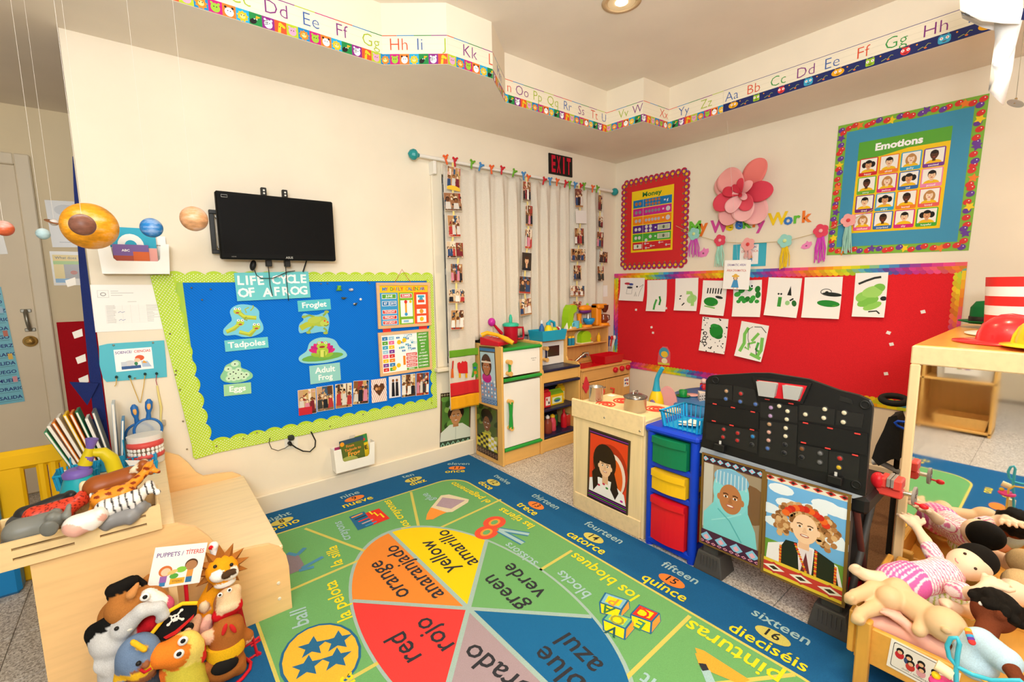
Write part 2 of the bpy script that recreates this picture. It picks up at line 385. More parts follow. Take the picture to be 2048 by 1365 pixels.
# ================================================================== the room
from mathutils.geometry import tessellate_polygon
ZS, ZC, YH, XL, YBK = 2.5, 2.8, 1.336, -6.6, -5.7
CREAM = mat('f1e5cf', .7, kind='paint', name='cream_wall_paint'); CEIL = mat('efe5d6', .85, kind='paint', name='ceiling_paint')
TRIMM = mat('ede2cc', .5, kind='paint', name='cream_trim_paint')
def boxes(*bs, ch=0):
    m = MB()
    for p, q in bs: m.b2(p, q, ch)
    return m
WX0, WX1, WZ0, WZ1 = -1.98, -.36, .76, 2.13
struct('wall_left', boxes(((-3.9, 0, 0), (WX0, .12, ZC)), ((WX1, 0, 0), (0, .12, ZC)), ((WX0, 0, 0), (WX1, .12, WZ0)), ((WX0, 0, WZ1), (WX1, .12, ZC))), CREAM)
struct('wall_right', boxes(((0, YBK, 0), (.12, .12, ZC))), CREAM)
struct('wall_hall', boxes(((XL, YH, 0), (-2.9, YH+.12, ZC)), ((-3.0, .12, 0), (-2.9, YH, ZC))), mat('ead8b4', .7, kind='paint', name='hall_paint'))
struct('wall_far_left', boxes(((XL-.12, YBK, 0), (XL, YH+.12, ZC))), CREAM)
struct('wall_back', boxes(((XL, YBK-.12, 0), (.12, YBK, ZC))), CREAM)
COVE = [(-6.0, -.541), (-2.624, -.540), (-2.358, -.75), (-2.067, -.755), (-1.804, -.536), (-.816, -.549), (-.793, -.863), (-.487, -.878), (-.52, -5.2), (-6.0, -5.2)]
outer = [(XL, YH), (.0, YH), (.0, YBK), (XL, YBK)]
tri = tessellate_polygon([[Vector((*p, 0)) for p in outer], [Vector((*p, 0)) for p in COVE[::-1]]])
allp = outer+COVE[::-1]; m = MB(); m.add([(*p, ZS) for p in allp], tri)
struct('ceiling_soffit', m, CEIL)
m = MB(); n = len(COVE); m.add([(*p, ZS) for p in COVE]+[(*p, ZC) for p in COVE], [(i, (i+1) % n, n+(i+1) % n, n+i) for i in range(n)])
struct('wall_cove', m, CREAM)
struct('ceiling', boxes(((XL, YBK, ZC), (.0, YH, ZC+.05))), CEIL)
# floor: terrazzo tiles, each its own piece where they show
TZ = mat('d8d0c6', .35, kind='terrazzo', name='terrazzo_tile'); TS = .305; ox, oy = -1.79, -2.262
floor = struct('floor', boxes(((XL, YBK, -.06), (.0, YH, -.005))), mat('8f867b', .9, name='tile_joint'))
tm = MB().b2((.0012, .0012, -.005), (TS-.0012, TS-.0012, 0), .0012).mesh('tile'); tm.materials.append(TZ)
rest = MB()
for i in range(-17, 7):
    for j in range(-13, 13):
        x, y = ox+i*TS, oy+j*TS
        x1, y1 = min(x+TS, 0), min(y+TS, YH)
        if x1-x < .01 or y1-y < .01 or x < XL or y < YBK: continue
        if x1 < x+TS or y1 < y+TS: rest.b2((x+.0012, y+.0012, -.005), (x1, y1, 0))
        elif (x > -2.1 and y > -3.2) or (-5.0 < x < -3.6 and -1.3 < y): 
            t = bpy.data.objects.new('tile', tm); t.location = (x, y, 0); _link(t, floor)
        else: rest.b2((x+.0012, y+.0012, -.005), (x+TS-.0012, y+TS-.0012, 0))
ob('tile_field', rest, TZ, floor, kind='stuff')
struct('baseboard_left', boxes(((-3.9, -.022, 0), (-1.76, 0, .125)), ch=.006), TRIMM)
struct('baseboard_right', boxes(((-.02, YBK, 0), (0, 0, .11)), ch=.006), TRIMM)
struct('baseboard_hall', boxes(((XL, YH-.02, 0), (-5.2, YH, .11)), ((-4.19, YH-.02, 0), (-3.0, YH, .11)), ch=.006), mat('efe8dc', .5))
# window behind the curtains
w1 = struct('window_1', boxes(((WX0-.085, -.022, WZ0-.02), (WX0, 0, WZ1+.09)), ((WX1, -.022, WZ0-.02), (WX1+.085, 0, WZ1+.09)), ((WX0, -.022, WZ1), (WX1, 0, WZ1+.09)), ch=.005), TRIMM)
ob('window_sill', boxes(((WX0-.11, -.06, WZ0-.05), (WX1+.11, .05, WZ0-.02)), ch=.006), TRIMM, w1)
xm = (WX0+WX1)/2
for a, b in ((WX0, xm), (xm, WX1)):
    ob('sash', boxes(((a, .05, WZ0-.02), (a+.05, .09, WZ1)), ((b-.05, .05, WZ0-.02), (b, .09, WZ1)), ((a, .05, WZ1-.05), (b, .09, WZ1)), ((a, .05, WZ0-.02), (b, .09, WZ0+.04)), ((a, .045, 1.42), (b, .095, 1.47)), ch=.004), mat('ece8df', .4), w1)
    ob('pane', boxes(((a+.05, .066, WZ0+.04), (b-.05, .07, WZ1-.05))), mat('6b6a62', .08, name='window_glass'), w1)
for z in (1.98, 1.86): ob('blind_slat', boxes(((WX0+.04, .03, z), (WX1-.04, .045, z+.03)), ch=.003), mat('cfc9bd', .4), w1)
# hall door
d1 = struct('door_1', boxes(((-5.12, YH-.02, .01), (-4.262, YH+.02, 2.13)), ch=.004), mat('e0d0b4', .45, kind='paint', name='door_paint'))
hp = lambda x, y, Y=YH-.02: onY(x, y, Y)
a, b = hp(52, 622), hp(61, 660); m = MB(); m.tube([a+V3(0, -.004, 0), a+V3(0, -.03, -.012), (a+b)/2+V3(0, -.04, 0), b+V3(0, -.03, .012), b+V3(0, -.004, 0)], .011, 8)
for p in (a, b): m.box(p+V3(0, -.004, 0), (.05, .008, .022), .003)
ob('pull_handle', m, mat('8c8a80', .35, .8), d1)
k = hp(61, 683); m = MB().lathe([(.036, 0), (.036, .006), (.03, .012), (.026, .02), (.014, .03), (.001, .032)], k, 20, (0, -1, 0)); m.box(k+V3(0, -.035, 0), (.03, .014, .012), .004)
ob('door_lock', m, mat('c9a866', .25, .9, name='brass'), d1)
struct('trim_1', boxes(((-4.262, YH-.035, 0), (-4.19, YH, 2.2)), ((-5.2, YH-.035, 2.13), (-4.262, YH, 2.2)), ((-5.2, YH-.035, 0), (-5.12, YH, 2.2)), ch=.006), mat('e3d5bb', .45, kind='paint', name='door_frame_paint'))
# ------------------------------------------------------------------ recessed ceiling lamp
def downlight(c, label, on=True):
    t = thing('recessed_ceiling_light', label, 'ceiling light', 'recessed ceiling lights'); c = V3(*c)
    ob('trim_ring', MB().lathe([(.098, 0), (.102, -.006), (.075, -.012), (.072, 0)], c, 32), mat('d2b48a', .5), t)
    ob('reflector', MB().lathe([(.072, -.004), (.068, .0), (.05, .03), (.03, .04)][::-1], c-V3(0, 0, .003), 32), mat('ffe9c0', .3), t)
    e = bpy.data.materials.new('lamp_glow'); e.use_nodes = True; b = e.node_tree.nodes['Principled BSDF']; b.inputs['Emission Color'].default_value = (1, .82, .55, 1); b.inputs['Emission Strength'].default_value = 14
    ob('bulb', MB().ell(c+V3(0, 0, -.004), (.034, .034, .012)), e, t)
    l = bpy.data.lights.new('downlight', 'SPOT'); l.energy = 62; l.color = (1, .74, .44); l.spot_size = 2.2; l.spot_blend = .8; l.shadow_soft_size = .05
    o = bpy.data.objects.new('downlight', l); COL.objects.link(o); o.location = c-V3(0, 0, .03)
downlight(onZ(1243, 2, ZC), 'round recessed ceiling lamp glowing above the room, cut by the top edge')
for x, y in ((-1.3, -2.6), (-3.2, -2.4)): downlight((x, y, ZC), 'round recessed ceiling lamp above the picture, '+('over the doll bed' if x > -2 else 'over the rug'))  # extra lamps out of view, added to warm the right side
# ------------------------------------------------------------------ alphabet strips round the cove
def vplane(x, y, p, d):   # ray with the vertical plane through p along d
    n_ = np.array((-d[1], d[0], 0)); r = ray(x, y); return CAM+r*(np.dot(V3(*p, 0)-CAM, n_)/np.dot(r, n_))
ANI = ['e8552d', 'b6c92f', '1787c2', 'c8197c', 'ee7c2b', '23a9d8', '1f8a44', '8c2585']
def animal(a, x, y, w, k):
    a.rect(x, y, x+w, y+w, ANI[k % 8], l=1); f = ['f6c524', 'e8a6c4', 'f08a24', '9cc63b', 'ffffff', 'f7bf1e', '1b1b1b', 'ffffff'][k % 8]; cx, cy = x+w*.5, y+w*.42
    if k % 8 == 0: a.poly([(x+w*.25, y), (x+w*.5, y), (x+w*.55, y+w*.5), (x+w*.9, y+w*.45), (x+w*.9, y+w*.62), (x+w*.5, y+w*.9), (x+w*.35, y+w*.8)], f, l=2)
    elif k % 8 == 2 or k % 8 == 5: a.star(cx, cy, w*.46, f, n=9, k=.75, l=2); a.ell(cx, cy, w*.22, w*.2, 'ffd98a', n=10, l=3)
    elif k % 8 == 6: a.ell(x+w*.3, y+w*.3, w*.3, w*.22, f, 30, n=10, l=2); a.poly([(x+w*.5, y+w*.5), (x+w*.9, y+w*.75), (x+w*.55, y+w*.8)], 'f0b21c', l=3)
    else:
        a.ell(cx, cy, w*.34, w*.36, f, n=12, l=2)
        for sx in (-1, 1): a.ell(cx+sx*w*.26, cy+w*.34, w*.1, w*.1, f if k % 8 != 4 else '1b1b1b', n=8, l=3)
        if k % 8 == 7:
            for q in range(3): a.line([(cx-w*.3, cy-w*.1+q*w*.14), (cx, cy+q*w*.14)], w*.05, '222222', l=3)
    for sx in (-1, 1): a.ell(cx+sx*w*.1, cy+w*.08, w*.05, w*.05, '222222' if k % 8 != 6 else 'ffffff', n=6, l=4)
SH, SB = .142, .052
def seg_art(p0, p1, t0, letters, ani0=0, navy=False, ph=0.):
    p0, p1 = np.array(p0), np.array(p1); L_ = float(np.linalg.norm(p1-p0)); d = (p1-p0)/L_; a = Art(L_, SH, 'f4ead2', .0012, clip=(0, 0, L_, SH))
    tops = ['e8552d', '1787c2', '1f8a44', '8c2585', 'b6c92f', 'c8197c']
    if navy: a.rect(0, SH-.003, L_, SH, '5a4a8a', 1)
    else:
        q = -ph
        i = 0
        while q < L_: a.rect(q, SH-.004, q+.09, SH, tops[i % 6], 1); q += .09; i += 1
    for v in (.068, .098, .128): a.rect(0, v, L_, v+.0007, 'cbbfa6', 1)
    if navy:
        a.rect(0, 0, L_, SB, '1f2a66', 1); i = 0; q = .07
        cs = ['f2ae1c', '9bc22e', 'e23b3b', '3fa9cf']
        while q < L_:
            c = cs[i % 4]
            if i % 4 == 1: a.rrect(q-.02, .008, q+.02, .046, .006, c, 3)
            elif i % 4 == 3: a.rrect(q-.024, .006, q+.024, .046, .012, c, 3)
            else: a.ell(q, .027, .032 if i % 4 == 0 else .021, .019, c, 0, l=3)
            for sx in (-1, 1): a.ell(q+sx*.011, .031, .007, .007, 'ffffff', n=10, l=4); a.ell(q+sx*.011, .031, .003, .003, 'd04a2a', n=6, l=5); a.line([(q+sx*.01, .045), (q+sx*.018, .052)], .003, c, 3)
            a.ell(q, .018, .009, .004, '5a1a10', n=8, l=4, a0=180, a1=360)
            a.line([(q+.05, .012), (q+.07, .02), (q+.075, .014), (q+.09, .03), (q+.1, .026)], .002, 'c7cf3a', 2); a.ell(q+.045, .04, .004, .004, 'f0a024', n=8, l=2); a.ell(q+.08, .012, .006, .004, 'e2662a', n=8, l=2)
            q += .15; i += 1
    else:
        q = -ph; i = ani0
        while q < L_: animal(a, q, 0, .0505, i); q += .0505; i += 1
    for (s, px, py, c) in letters:
        P = vplane(px, py, p0, d); u = float(np.dot(P[:2]-p0, d)); a.text(s, u, SB+.017 if not navy else SB+.012, .058, c, bold=-.012, l=3)
    return a, d
def strip(name, label, segs, navy=False):
    t = thing(name, label, 'alphabet strip', 'alphabet strips'); off = 0.; k = 0
    for (p0, p1, letters) in segs:
        p0, p1 = np.array(p0, float), np.array(p1, float); a, d = seg_art(p0, p1, 0, letters, k, navy, off); L_ = float(np.linalg.norm(p1-p0))
        U = V3(d[0], d[1], 0); N_ = np.cross(U, ZU); a.put('strip_segment', V3(*p0, ZS+.001)+N_*.001, U, ZU, t)
        nn = math.floor((L_+off)/.0505); k += nn; off = (L_+off)-nn*.0505
RD, GN, BL, PU, LG = 'e0502c', '3a9a45', '3a62a8', '84307f', 'a9bd2c'
c = COVE
strip('animal_alphabet_strip', 'long paper alphabet strip with coloured animal squares running round the ceiling recess', [
 ((-3.95, -.541), c[1], [('Bb', 405, -30, BL), ('Cc', 478, 3, LG), ('Dd', 552, 20, PU), ('Ee', 622, 42, BL), ('Ff', 684, 62, PU), ('Gg', 742, 85, LG)]),
 (c[1], c[2], [('Hh', 798, 95, RD), ('Ii', 840, 92, BL), ('Jj', 892, 92, LG)]), (c[2], c[3], [('Kk', 940, 105, PU), ('L', 982, 120, RD)]),
 (c[3], c[4], [('Mm', 998, 150, BL)]), (c[4], c[5], [('n', 1018, 183, RD), ('Oo', 1044, 186, PU), ('Pp', 1075, 196, LG), ('Qq', 1105, 205, LG), ('Rr', 1135, 215, BL), ('Ss', 1162, 222, PU), ('Tt', 1188, 231, RD), ('Uu', 1211, 238, BL)]),
 (c[5], c[6], [('Vv', 1247, 230, LG), ('Ww', 1283, 215, PU)]), (c[6], c[7], [('Xx', 1327, 232, RD)]), (c[7], tuple(vplane(1446, 215, c[7], np.array(c[8])-np.array(c[7]))[:2]), [('Yy', 1368, 222, BL), ('Zz', 1413, 209, LG)])])
q0 = vplane(1446, 215, c[7], np.array(c[8])-np.array(c[7]))[:2]; dn = unit(np.array(c[8])-np.array(c[7]))
strip('robot_alphabet_strip', 'navy alphabet strip with round robot faces along the right side of the ceiling', [(q0+dn*.002, q0+dn*2.1, [('Aa', 1464, 190, BL), ('Bb', 1508, 175, RD), ('Cc', 1557, 157, GN), ('Dd', 1612, 142, PU), ('Ee', 1665, 125, BL), ('Ff', 1728, 100, RD), ('Gg', 1793, 82, GN), ('Hh', 1872, 58, PU), ('Ii', 1945, 45, BL), ('Jj', 2030, 20, RD)])], True)
# ------------------------------------------------------------------ the rug
RX0, RX1, RY0, RY1, RZ = -3.77, -1.815, -2.93, -.005, .009
YL, GR, GY, BLU = 'c9bf62', '6aa568', '9ab4b0', '1e6196'
rug = Art(RX1-RX0, RY1-RY0, '1f5c8e', RZ, dz=.00025, clip=(0.004, 0.004, RX1-RX0-.004, RY1-RY0-.004))
def rp(x, y): P = onZ(x, y, RZ); return (P[0]-RX0, P[1]-RY0)
def w2(x, y): return (x-RX0, y-RY0)
XI0, XI1, YI0, YI1 = -3.47, -2.11, -2.62, -.315
def rrpts(x0, y0, x1, y1, r, n=8): return [w2(cx+r*math.cos(math.radians(a0+k*90/n)), cy+r*math.sin(math.radians(a0+k*90/n))) for (cx, cy, a0) in ((x1-r, y0+r, -90), (x1-r, y1-r, 0), (x0+r, y1-r, 90), (x0+r, y0+r, 180)) for k in range(n+1)]
rug.poly(rrpts(XI0-.012, YI0-.012, XI1+.012, YI1+.012, .16), YL, 1); rug.poly(rrpts(XI0, YI0, XI1, YI1, .15), GR, 2)
CX, CY, RXX, RYY = -2.782, -1.466, .40, .765
def ep(t, k=1.): return w2(CX+RXX*k*math.cos(math.radians(t)), CY+RYY*k*math.sin(math.radians(t)))
def sector(t0, t1, col, l): rug.poly([w2(CX, CY)]+[ep(t0+(t1-t0)*i/14) for i in range(15)], col, l)
rug.poly([ep(k*6, 1.03) for k in range(60)], GY, 3)
T6 = [90, 28, -28, -90, -152, 152]     # spoke angles
for (i, col) in ((0, 'e6c81c'), (1, GR), (2, '1f6598'), (3, 'a08f98'), (4, 'd8403e'), (5, 'de8538')):
    t0, t1 = T6[i], T6[(i+1) % 6]
    if t0-t1 < 0: t0 += 360
    sector(t1, t0, col, 4)
for t in T6: rug.line([w2(CX, CY), ep(t, 1.0)], .02, GY, 5)
# radial dividers between the picture fields
for a, b in (((610, 1058), (735, 1105)), ((822, 985), (838, 1058)), ((1002, 1000), (877, 1058)), ((1144, 1102), (1074, 1145)), ((1380, 1233), (1250, 1360)), ((575, 1184), (722, 1120)), ((690, 1365), (760, 1325))):
    rug.line([rp(*a), rp(*b)], .016, YL, 3)
for y in (-1.9, -2.25): rug.line([w2(XI0, y), w2(-3.15, y+.03)], .016, YL, 3)
rug.line([w2(XI1, -2.45), w2(-2.5, -2.2)], .016, YL, 3); rug.line([w2(-2.78, YI0), w2(-2.78, -2.25)], .016, YL, 3)
def rtxt(s, p0, p1, col, bold=.012, l=6, hk=1.):
    a, b = np.array(rp(*p0)), np.array(rp(*p1)); d = b-a; w = float(np.linalg.norm(d)); g, _ = glyphs(s, bold); nat = g[:, 0].max()-g[:, 0].min()
    global CAP
    if CAP is None: CAP = float(glyphs('H')[0][:, 1].max())
    rug.text(s, a[0], a[1], w/nat*CAP*hk, col, 'l', bold, w, math.degrees(math.atan2(d[1], d[0])), l)
YT, GT, BK = 'e9d32a', '9dbfc4', '33343a'
def rword(s, cx, cy, dx, dy, h, col, bold=.01, l=6):   # centred word, reading direction given by a pixel step
    a = np.array(rp(cx, cy)); b = np.array(rp(cx+dx, cy+dy)); d = b-a; ang = math.atan2(d[1], d[0])
    n_ = np.array((-math.sin(ang), math.cos(ang))); o = a-n_*h*.36
    rug.text(s, o[0], o[1], h, col, 'c', bold, None, math.degrees(ang), l)
# colour words read upside down from here: reading direction runs to the left
for (s, x, y, dx, dy, h) in (('red', 810, 1295, -34, -46, .082), ('rojo', 868, 1268, -38, -40, .082), ('orange', 778, 1158, -40, -46, .08), ('anaranjado', 826, 1140, -44, -46, .078), ('yellow', 878, 1112, -40, -46, .08), ('amarillo', 914, 1094, -42, -44, .078),
    ('green', 1010, 1185, -50, -45, .08), ('verde', 1048, 1160, -45, -40, .08), ('blue', 1118, 1335, -50, -45, .085), ('azul', 1160, 1305, -45, -42, .085), ('purple', 985, 1420, 42, -20, .08), ('morado', 1015, 1355, -40, -30, .085)):
    rword(s, x, y, dx, dy, h, BK, .008)
for (s, x, y, dx, dy, h, c_) in (('eight', 556, 1036, 44, -16, .05, GT), ('ocho', 569, 1052, 44, -16, .055, YT), ('nine', 700, 991, 44, -14, .05, GT), ('nueve', 716, 1005, 44, -14, .055, YT), ('ten', 816, 953, 36, -9, .045, GT), ('diez', 836, 966, 40, -12, .05, YT), ('eleven', 917, 929, 40, 0, .045, GT), ('once', 910, 944, 40, -2, .05, YT),
    ('twelve', 1004, 960, 30, 18, .045, GT), ('doce', 971, 972, 30, 18, .05, YT), ('thirteen', 1090, 1004, 44, 24, .05, GT), ('trece', 1054, 1019, 40, 24, .055, YT), ('fourteen', 1206, 1066, 60, 33, .05, GT), ('catorce', 1171, 1087, 60, 33, .055, YT), ('fifteen', 1359, 1147, 66, 36, .05, GT), ('quince', 1327, 1177, 66, 36, .055, YT), ('sixteen', 1560, 1255, 80, 44, .05, GT), ('dieciséis', 1532, 1295, 80, 44, .055, YT)):
    rword(s, x, y, dx, dy, h, c_, .012)
for (s, x, y, c_, dx, dy) in (('8', 564, 1044, YL, 44, -16), ('9', 709, 998, 'e8813a', 44, -14), ('10', 827, 960, YL, 38, -11), ('11', 914, 937, 'e8813a', 40, 0), ('12', 987, 966, YL, 30, 18), ('13', 1072, 1012, 'e8813a', 42, 24), ('14', 1187, 1077, YL, 60, 33), ('15', 1343, 1163, 'e8813a', 66, 36), ('16', 1545, 1273, YL, 80, 44)):
    a = rp(x, y); b = rp(x+dx, y+dy); ang = math.degrees(math.atan2(b[1]-a[1], b[0]-a[0])); rug.ell(a[0], a[1], .062, .034, c_, ang, l=6); rword(s, x, y, dx, dy, .042, '2a2a2e', .012, 7)
for (s, x, y, dx, dy, h, c_) in (('crayons', 685, 1062, -28, -50, .05, GT), ('los crayones', 793, 1027, -36, -46, .052, YT), ('glue', 857, 995, -24, -20, .05, GT), ('el pegamento', 940, 985, -56, -30, .05, YT), ('la silla', 671, 1112, -12, -36, .055, YT), ('la pelota', 677, 1200, -16, -36, .058, YT), ('ball', 603, 1235, -8, -40, .06, GT),
    ('las tijeras', 1032, 1036, -60, -34, .052, YT), ('scissors', 1042, 1108, -50, -36, .05, GT), ('los bloques', 1205, 1150, -70, -48, .06, YT), ('blocks', 1147, 1168, -52, -44, .055, GT), ('las pinturas', 1500, 1322, -80, -48, .072, YT), ('paint', 1330, 1385, -60, -40, .06, GT), ('la ventana', 722, 1425, -18, -40, .06, YT)):
    rword(s, x, y, dx, dy, h, c_, .012)
# ball
a = rp(642, 1312); rug.ell(a[0], a[1], .135, .175, '2b6690', 0, l=5); rug.ell(a[0], a[1], .125, .165, 'e3b23c', 0, l=6)
for x, y in ((625, 1295), (676, 1283), (615, 1335), (673, 1319)): p = rp(x, y); rug.star(p[0], p[1], .055, '2b6690', 70, l=7)
def rpoly(pts, col, l=6): rug.poly([rp(*p) for p in pts], col, l)
# crayons box
rpoly([(723, 1030), (758, 1018), (780, 1038), (745, 1052)], 'd9372d'); rpoly([(698, 1035), (728, 1024), (748, 1050), (716, 1062)], '2b6690')
for i, cc in enumerate(('ef9440', '33343a', 'd9372d', 'b3a1a8', '3a8fc0')):
    x, y = 703+i*7, 1037+i*4; rug.line([rp(x, y), rp(x+22, y-9)], .012, cc, 7)
rug.line([rp(738, 1024), rp(745, 1030), rp(748, 1026), rp(756, 1033), rp(760, 1028), rp(768, 1036)], .01, 'e9d32a', 7)
# glue
rpoly([(882, 992), (898, 990), (938, 1000), (936, 1006), (905, 1025), (893, 1026), (862, 1016)], 'd7cdb0', 6); rpoly([(885, 996), (930, 1002), (902, 1019), (872, 1013)], 'a794a2', 7); rpoly([(862, 1016), (893, 1026), (880, 1032), (866, 1040), (852, 1041), (854, 1030)], 'ef9440', 7)
# chair
rpoly([(568, 1112), (595, 1108), (608, 1130), (600, 1142), (575, 1152)], '857a86', 6)
for a_, b_ in (((594, 1112), (610, 1097)), ((604, 1138), (646, 1115)), ((598, 1143), (628, 1135)), ((575, 1108), (594, 1112))): rug.line([rp(*a_), rp(*b_)], .022, '4f8ab0', 7)
# scissors
for x, y in ((973, 1066), (989, 1046)): a = rp(x, y); rug.ell(a[0], a[1], .07, .062, 'd9533d', 20, l=6); rug.ell(a[0], a[1], .04, .03, 'ef9440', 20, l=7); rug.ell(a[0], a[1], .026, .018, GR, 20, l=8)
for a_, b_ in (((998, 1060), (1058, 1070)), ((998, 1062), (1046, 1088))): rug.line([rp(*a_), rp(*b_)], .04, '3f7fa6', 6); rug.line([rp(*a_), rp(*b_)], .022, '9dbfc4', 7)
# alphabet blocks
def rblock(pts_top, pts_f, pts_r, edge):
    for pts, col in ((pts_top, 'f2d31c'), (pts_f, 'f2d31c'), (pts_r, 'ef9440')):
        rpoly(pts, '2b6690', 6); c_ = np.mean(np.array(pts), 0); rpoly([tuple(c_+(np.array(p)-c_)*.86) for p in pts], edge if pts is pts_top else col, 7)
        if pts is pts_top: rpoly([tuple(c_+(np.array(p)-c_)*.6) for p in pts], 'f2d31c', 8)
rblock([(1210, 1186), (1258, 1202), (1244, 1222), (1198, 1206)], [(1198, 1206), (1244, 1222), (1238, 1236), (1200, 1228)], [(1258, 1202), (1260, 1218), (1240, 1238), (1244, 1222)], '7fb4cc')
rblock([(1278, 1210), (1320, 1228), (1304, 1246), (1260, 1230)], [(1260, 1230), (1304, 1246), (1302, 1270), (1262, 1254)], [(1320, 1228), (1322, 1244), (1302, 1270), (1304, 1246)], 'd9372d')
rblock([(1220, 1222), (1268, 1240), (1252, 1260), (1204, 1240)], [(1204, 1240), (1252, 1260), (1250, 1282), (1206, 1262)], [(1268, 1240), (1270, 1258), (1250, 1282), (1252, 1260)], '6fb68d')
for s, x, y, c_ in (('P', 1228, 1203, 'ef9440'), ('C', 1288, 1227, 'd9372d'), ('O', 1236, 1240, '9a9a3c'), ('V', 1226, 1262, '2b5a5a'), ('E', 1280, 1250, '3a8a6a'), ('A', 1216, 1219, '3a7a4a')): rword(s, x, y, -40, -20, .05, c_, .015, 9)
# paintbrush and paint
rpoly([(1390, 1297), (1408, 1303), (1450, 1330), (1500, 1362), (1480, 1370), (1420, 1345), (1398, 1320)], 'e0a33c', 6); rpoly([(1390, 1308), (1400, 1310), (1408, 1326), (1398, 1332)], 'e0a33c', 7); rpoly([(1397, 1328), (1412, 1330), (1418, 1342), (1405, 1344)], '33343a', 8); rug.line([rp(1411, 1342), rp(1425, 1375)], .03, '9dbfc4', 7)
# end of the rug that shows only in the mirror
rug.line([w2(-2.5, -2.42), w2(-2.34, -2.5)], .03, 'e0a33c', 6); rug.line([w2(-2.52, -2.41), w2(-2.5, -2.42)], .02, '33343a', 7)
for s, x, y, r_ in (('one', -3.3, -2.8, 0), ('uno', -3.3, -2.72, 0), ('descubrir', -2.8, -2.78, 0), ('twenty', -2.2, -2.8, 45), ('five', -3.62, -1.6, 90), ('cinco', -3.56, -1.6, 90), ('three', -3.62, -2.3, 90), ('tres', -3.56, -2.3, 90)):
    rug.text(s, *w2(x, y), .05, YT, rot=r_, bold=.012, l=6)
for x, y in ((-3.05, -2.76), (-2.45, -2.78), (-3.6, -1.95)): rug.ell(*w2(x, y), .06, .034, 'e8813a', l=6)
rug.put('classroom_rug', (RX0, RY0, 0), (1, 0, 0), (0, 1, 0), None, 'blue and green learning rug with numbers, school pictures and a colour wheel', 'rug', m=PILE)
# ================================================================== the wall with the television
def pa(x, y): P = onY(x, y); return (P[0], P[2])
def poA(art, name, label, cat, off=.012, group=None, outline=None, m=None, parent=None, **k): return art.put(name, (0, -off, 0), XA, ZU, parent, label, cat, group, outline, m, **k)
SKIN = ['f2cda9', 'd9a273', 'a8703f', '6b4026', '8a5631']
def portrait(a, x0, y0, x1, y1, bg, skin, hair, shirt, long=False, l=1, hx=0., curly=False, smile=True):
    cl = a.cl; a.cl = (x0, y0, x1, y1); w, h = x1-x0, y1-y0; cx, cy = x0+w*(.5+hx), y0+h*.56
    a.rect(x0, y0, x1, y1, bg, l); r = min(w, h)
    if long: a.ell(cx, cy-h*.1, r*.33, h*.42, hair, l=l+1)
    if curly:
        for sx in (-1, 1): a.ell(cx+sx*r*.26, cy, r*.17, r*.22, hair, n=12, l=l+1)
    a.ell(cx, y0, w*.42, h*.24, shirt, l=l+2); a.rect(cx-r*.09, y0+h*.14, cx+r*.09, cy, skin, l+2)
    a.ell(cx, cy+r*.05, r*.235, r*.3, hair, l=l+3); a.ell(cx, cy-r*.03, r*.2, r*.27, skin, l=l+4)
    a.ell(cx, cy+r*.2, r*.21, r*.12, hair, l=l+5)
    for sx in (-1, 1): a.ell(cx+sx*r*.085, cy-r*.01, r*.025, r*.02, '2a1a12', n=6, l=l+6)
    a.ell(cx, cy-r*.15, r*.075, r*.028 if smile else r*.012, 'b5453f', n=8, l=l+6); a.cl = cl
def snapshot(a, x0, y0, x1, y1, seed, l=1):
    g = random.Random(seed); cl = a.cl; a.cl = (x0, y0, x1, y1); w, h = x1-x0, y1-y0
    bgs = ['8a5a34', 'b98a5a', '6e4530', 'c9a27a', '9c6b49', 'd9c2a2', '7a3f35']; a.rect(x0, y0, x1, y1, g.choice(bgs), l)
    for i in range(4): q = x0+w*g.random(); a.rect(q, y0+h*g.uniform(.4, .7), q+w*g.uniform(.1, .35), y1, g.choice(['e8d9bb', '5d3b28', 'a23b32', '3a5a7a', 'caa56a', 'f0e4cf']), l+1)
    a.rect(x0, y0, x1, y0+h*g.uniform(.1, .25), g.choice(['4a3224', 'b3452f', '7d6a55', 'a97c4f']), l+2)
    for i in range(26): a.ell(x0+w*g.random(), y0+h*g.random(), w*g.uniform(.04, .12), h*g.uniform(.03, .08), g.choice(['e8d9bb', '5d3b28', '9a3b32', '3a4a5a', 'caa56a', '2a2220', 'b88a6a', '7a5a48', 'd8a898']), g.uniform(0, 180), 7, l+2)
    n_ = g.choice([2, 3, 3, 4])
    for i in range(n_):
        cx = x0+w*(i+.5+g.uniform(-.15, .15))/n_; hh = y0+h*g.uniform(.5, .68); r = min(w/n_*.3, h*.13); sk = g.choice(SKIN)
        a.poly([(cx-r*1.5, y0+h*.1), (cx+r*1.5, y0+h*.1), (cx+r*1.2, hh-r), (cx-r*1.2, hh-r)], g.choice(['20242e', 'd9d4cc', '7a2230', '2f4a74', 'd88aa2', '3b3b3b', 'f0eee8', 'b83a3a']), l+3)
        a.ell(cx, hh+r*.25, r*1.05, r*1.1, g.choice(['1f1612', '2b1c14', '3c2618']), n=10, l=l+4); a.ell(cx, hh, r*.82, r*.95, sk, n=10, l=l+5)
    a.cl = cl
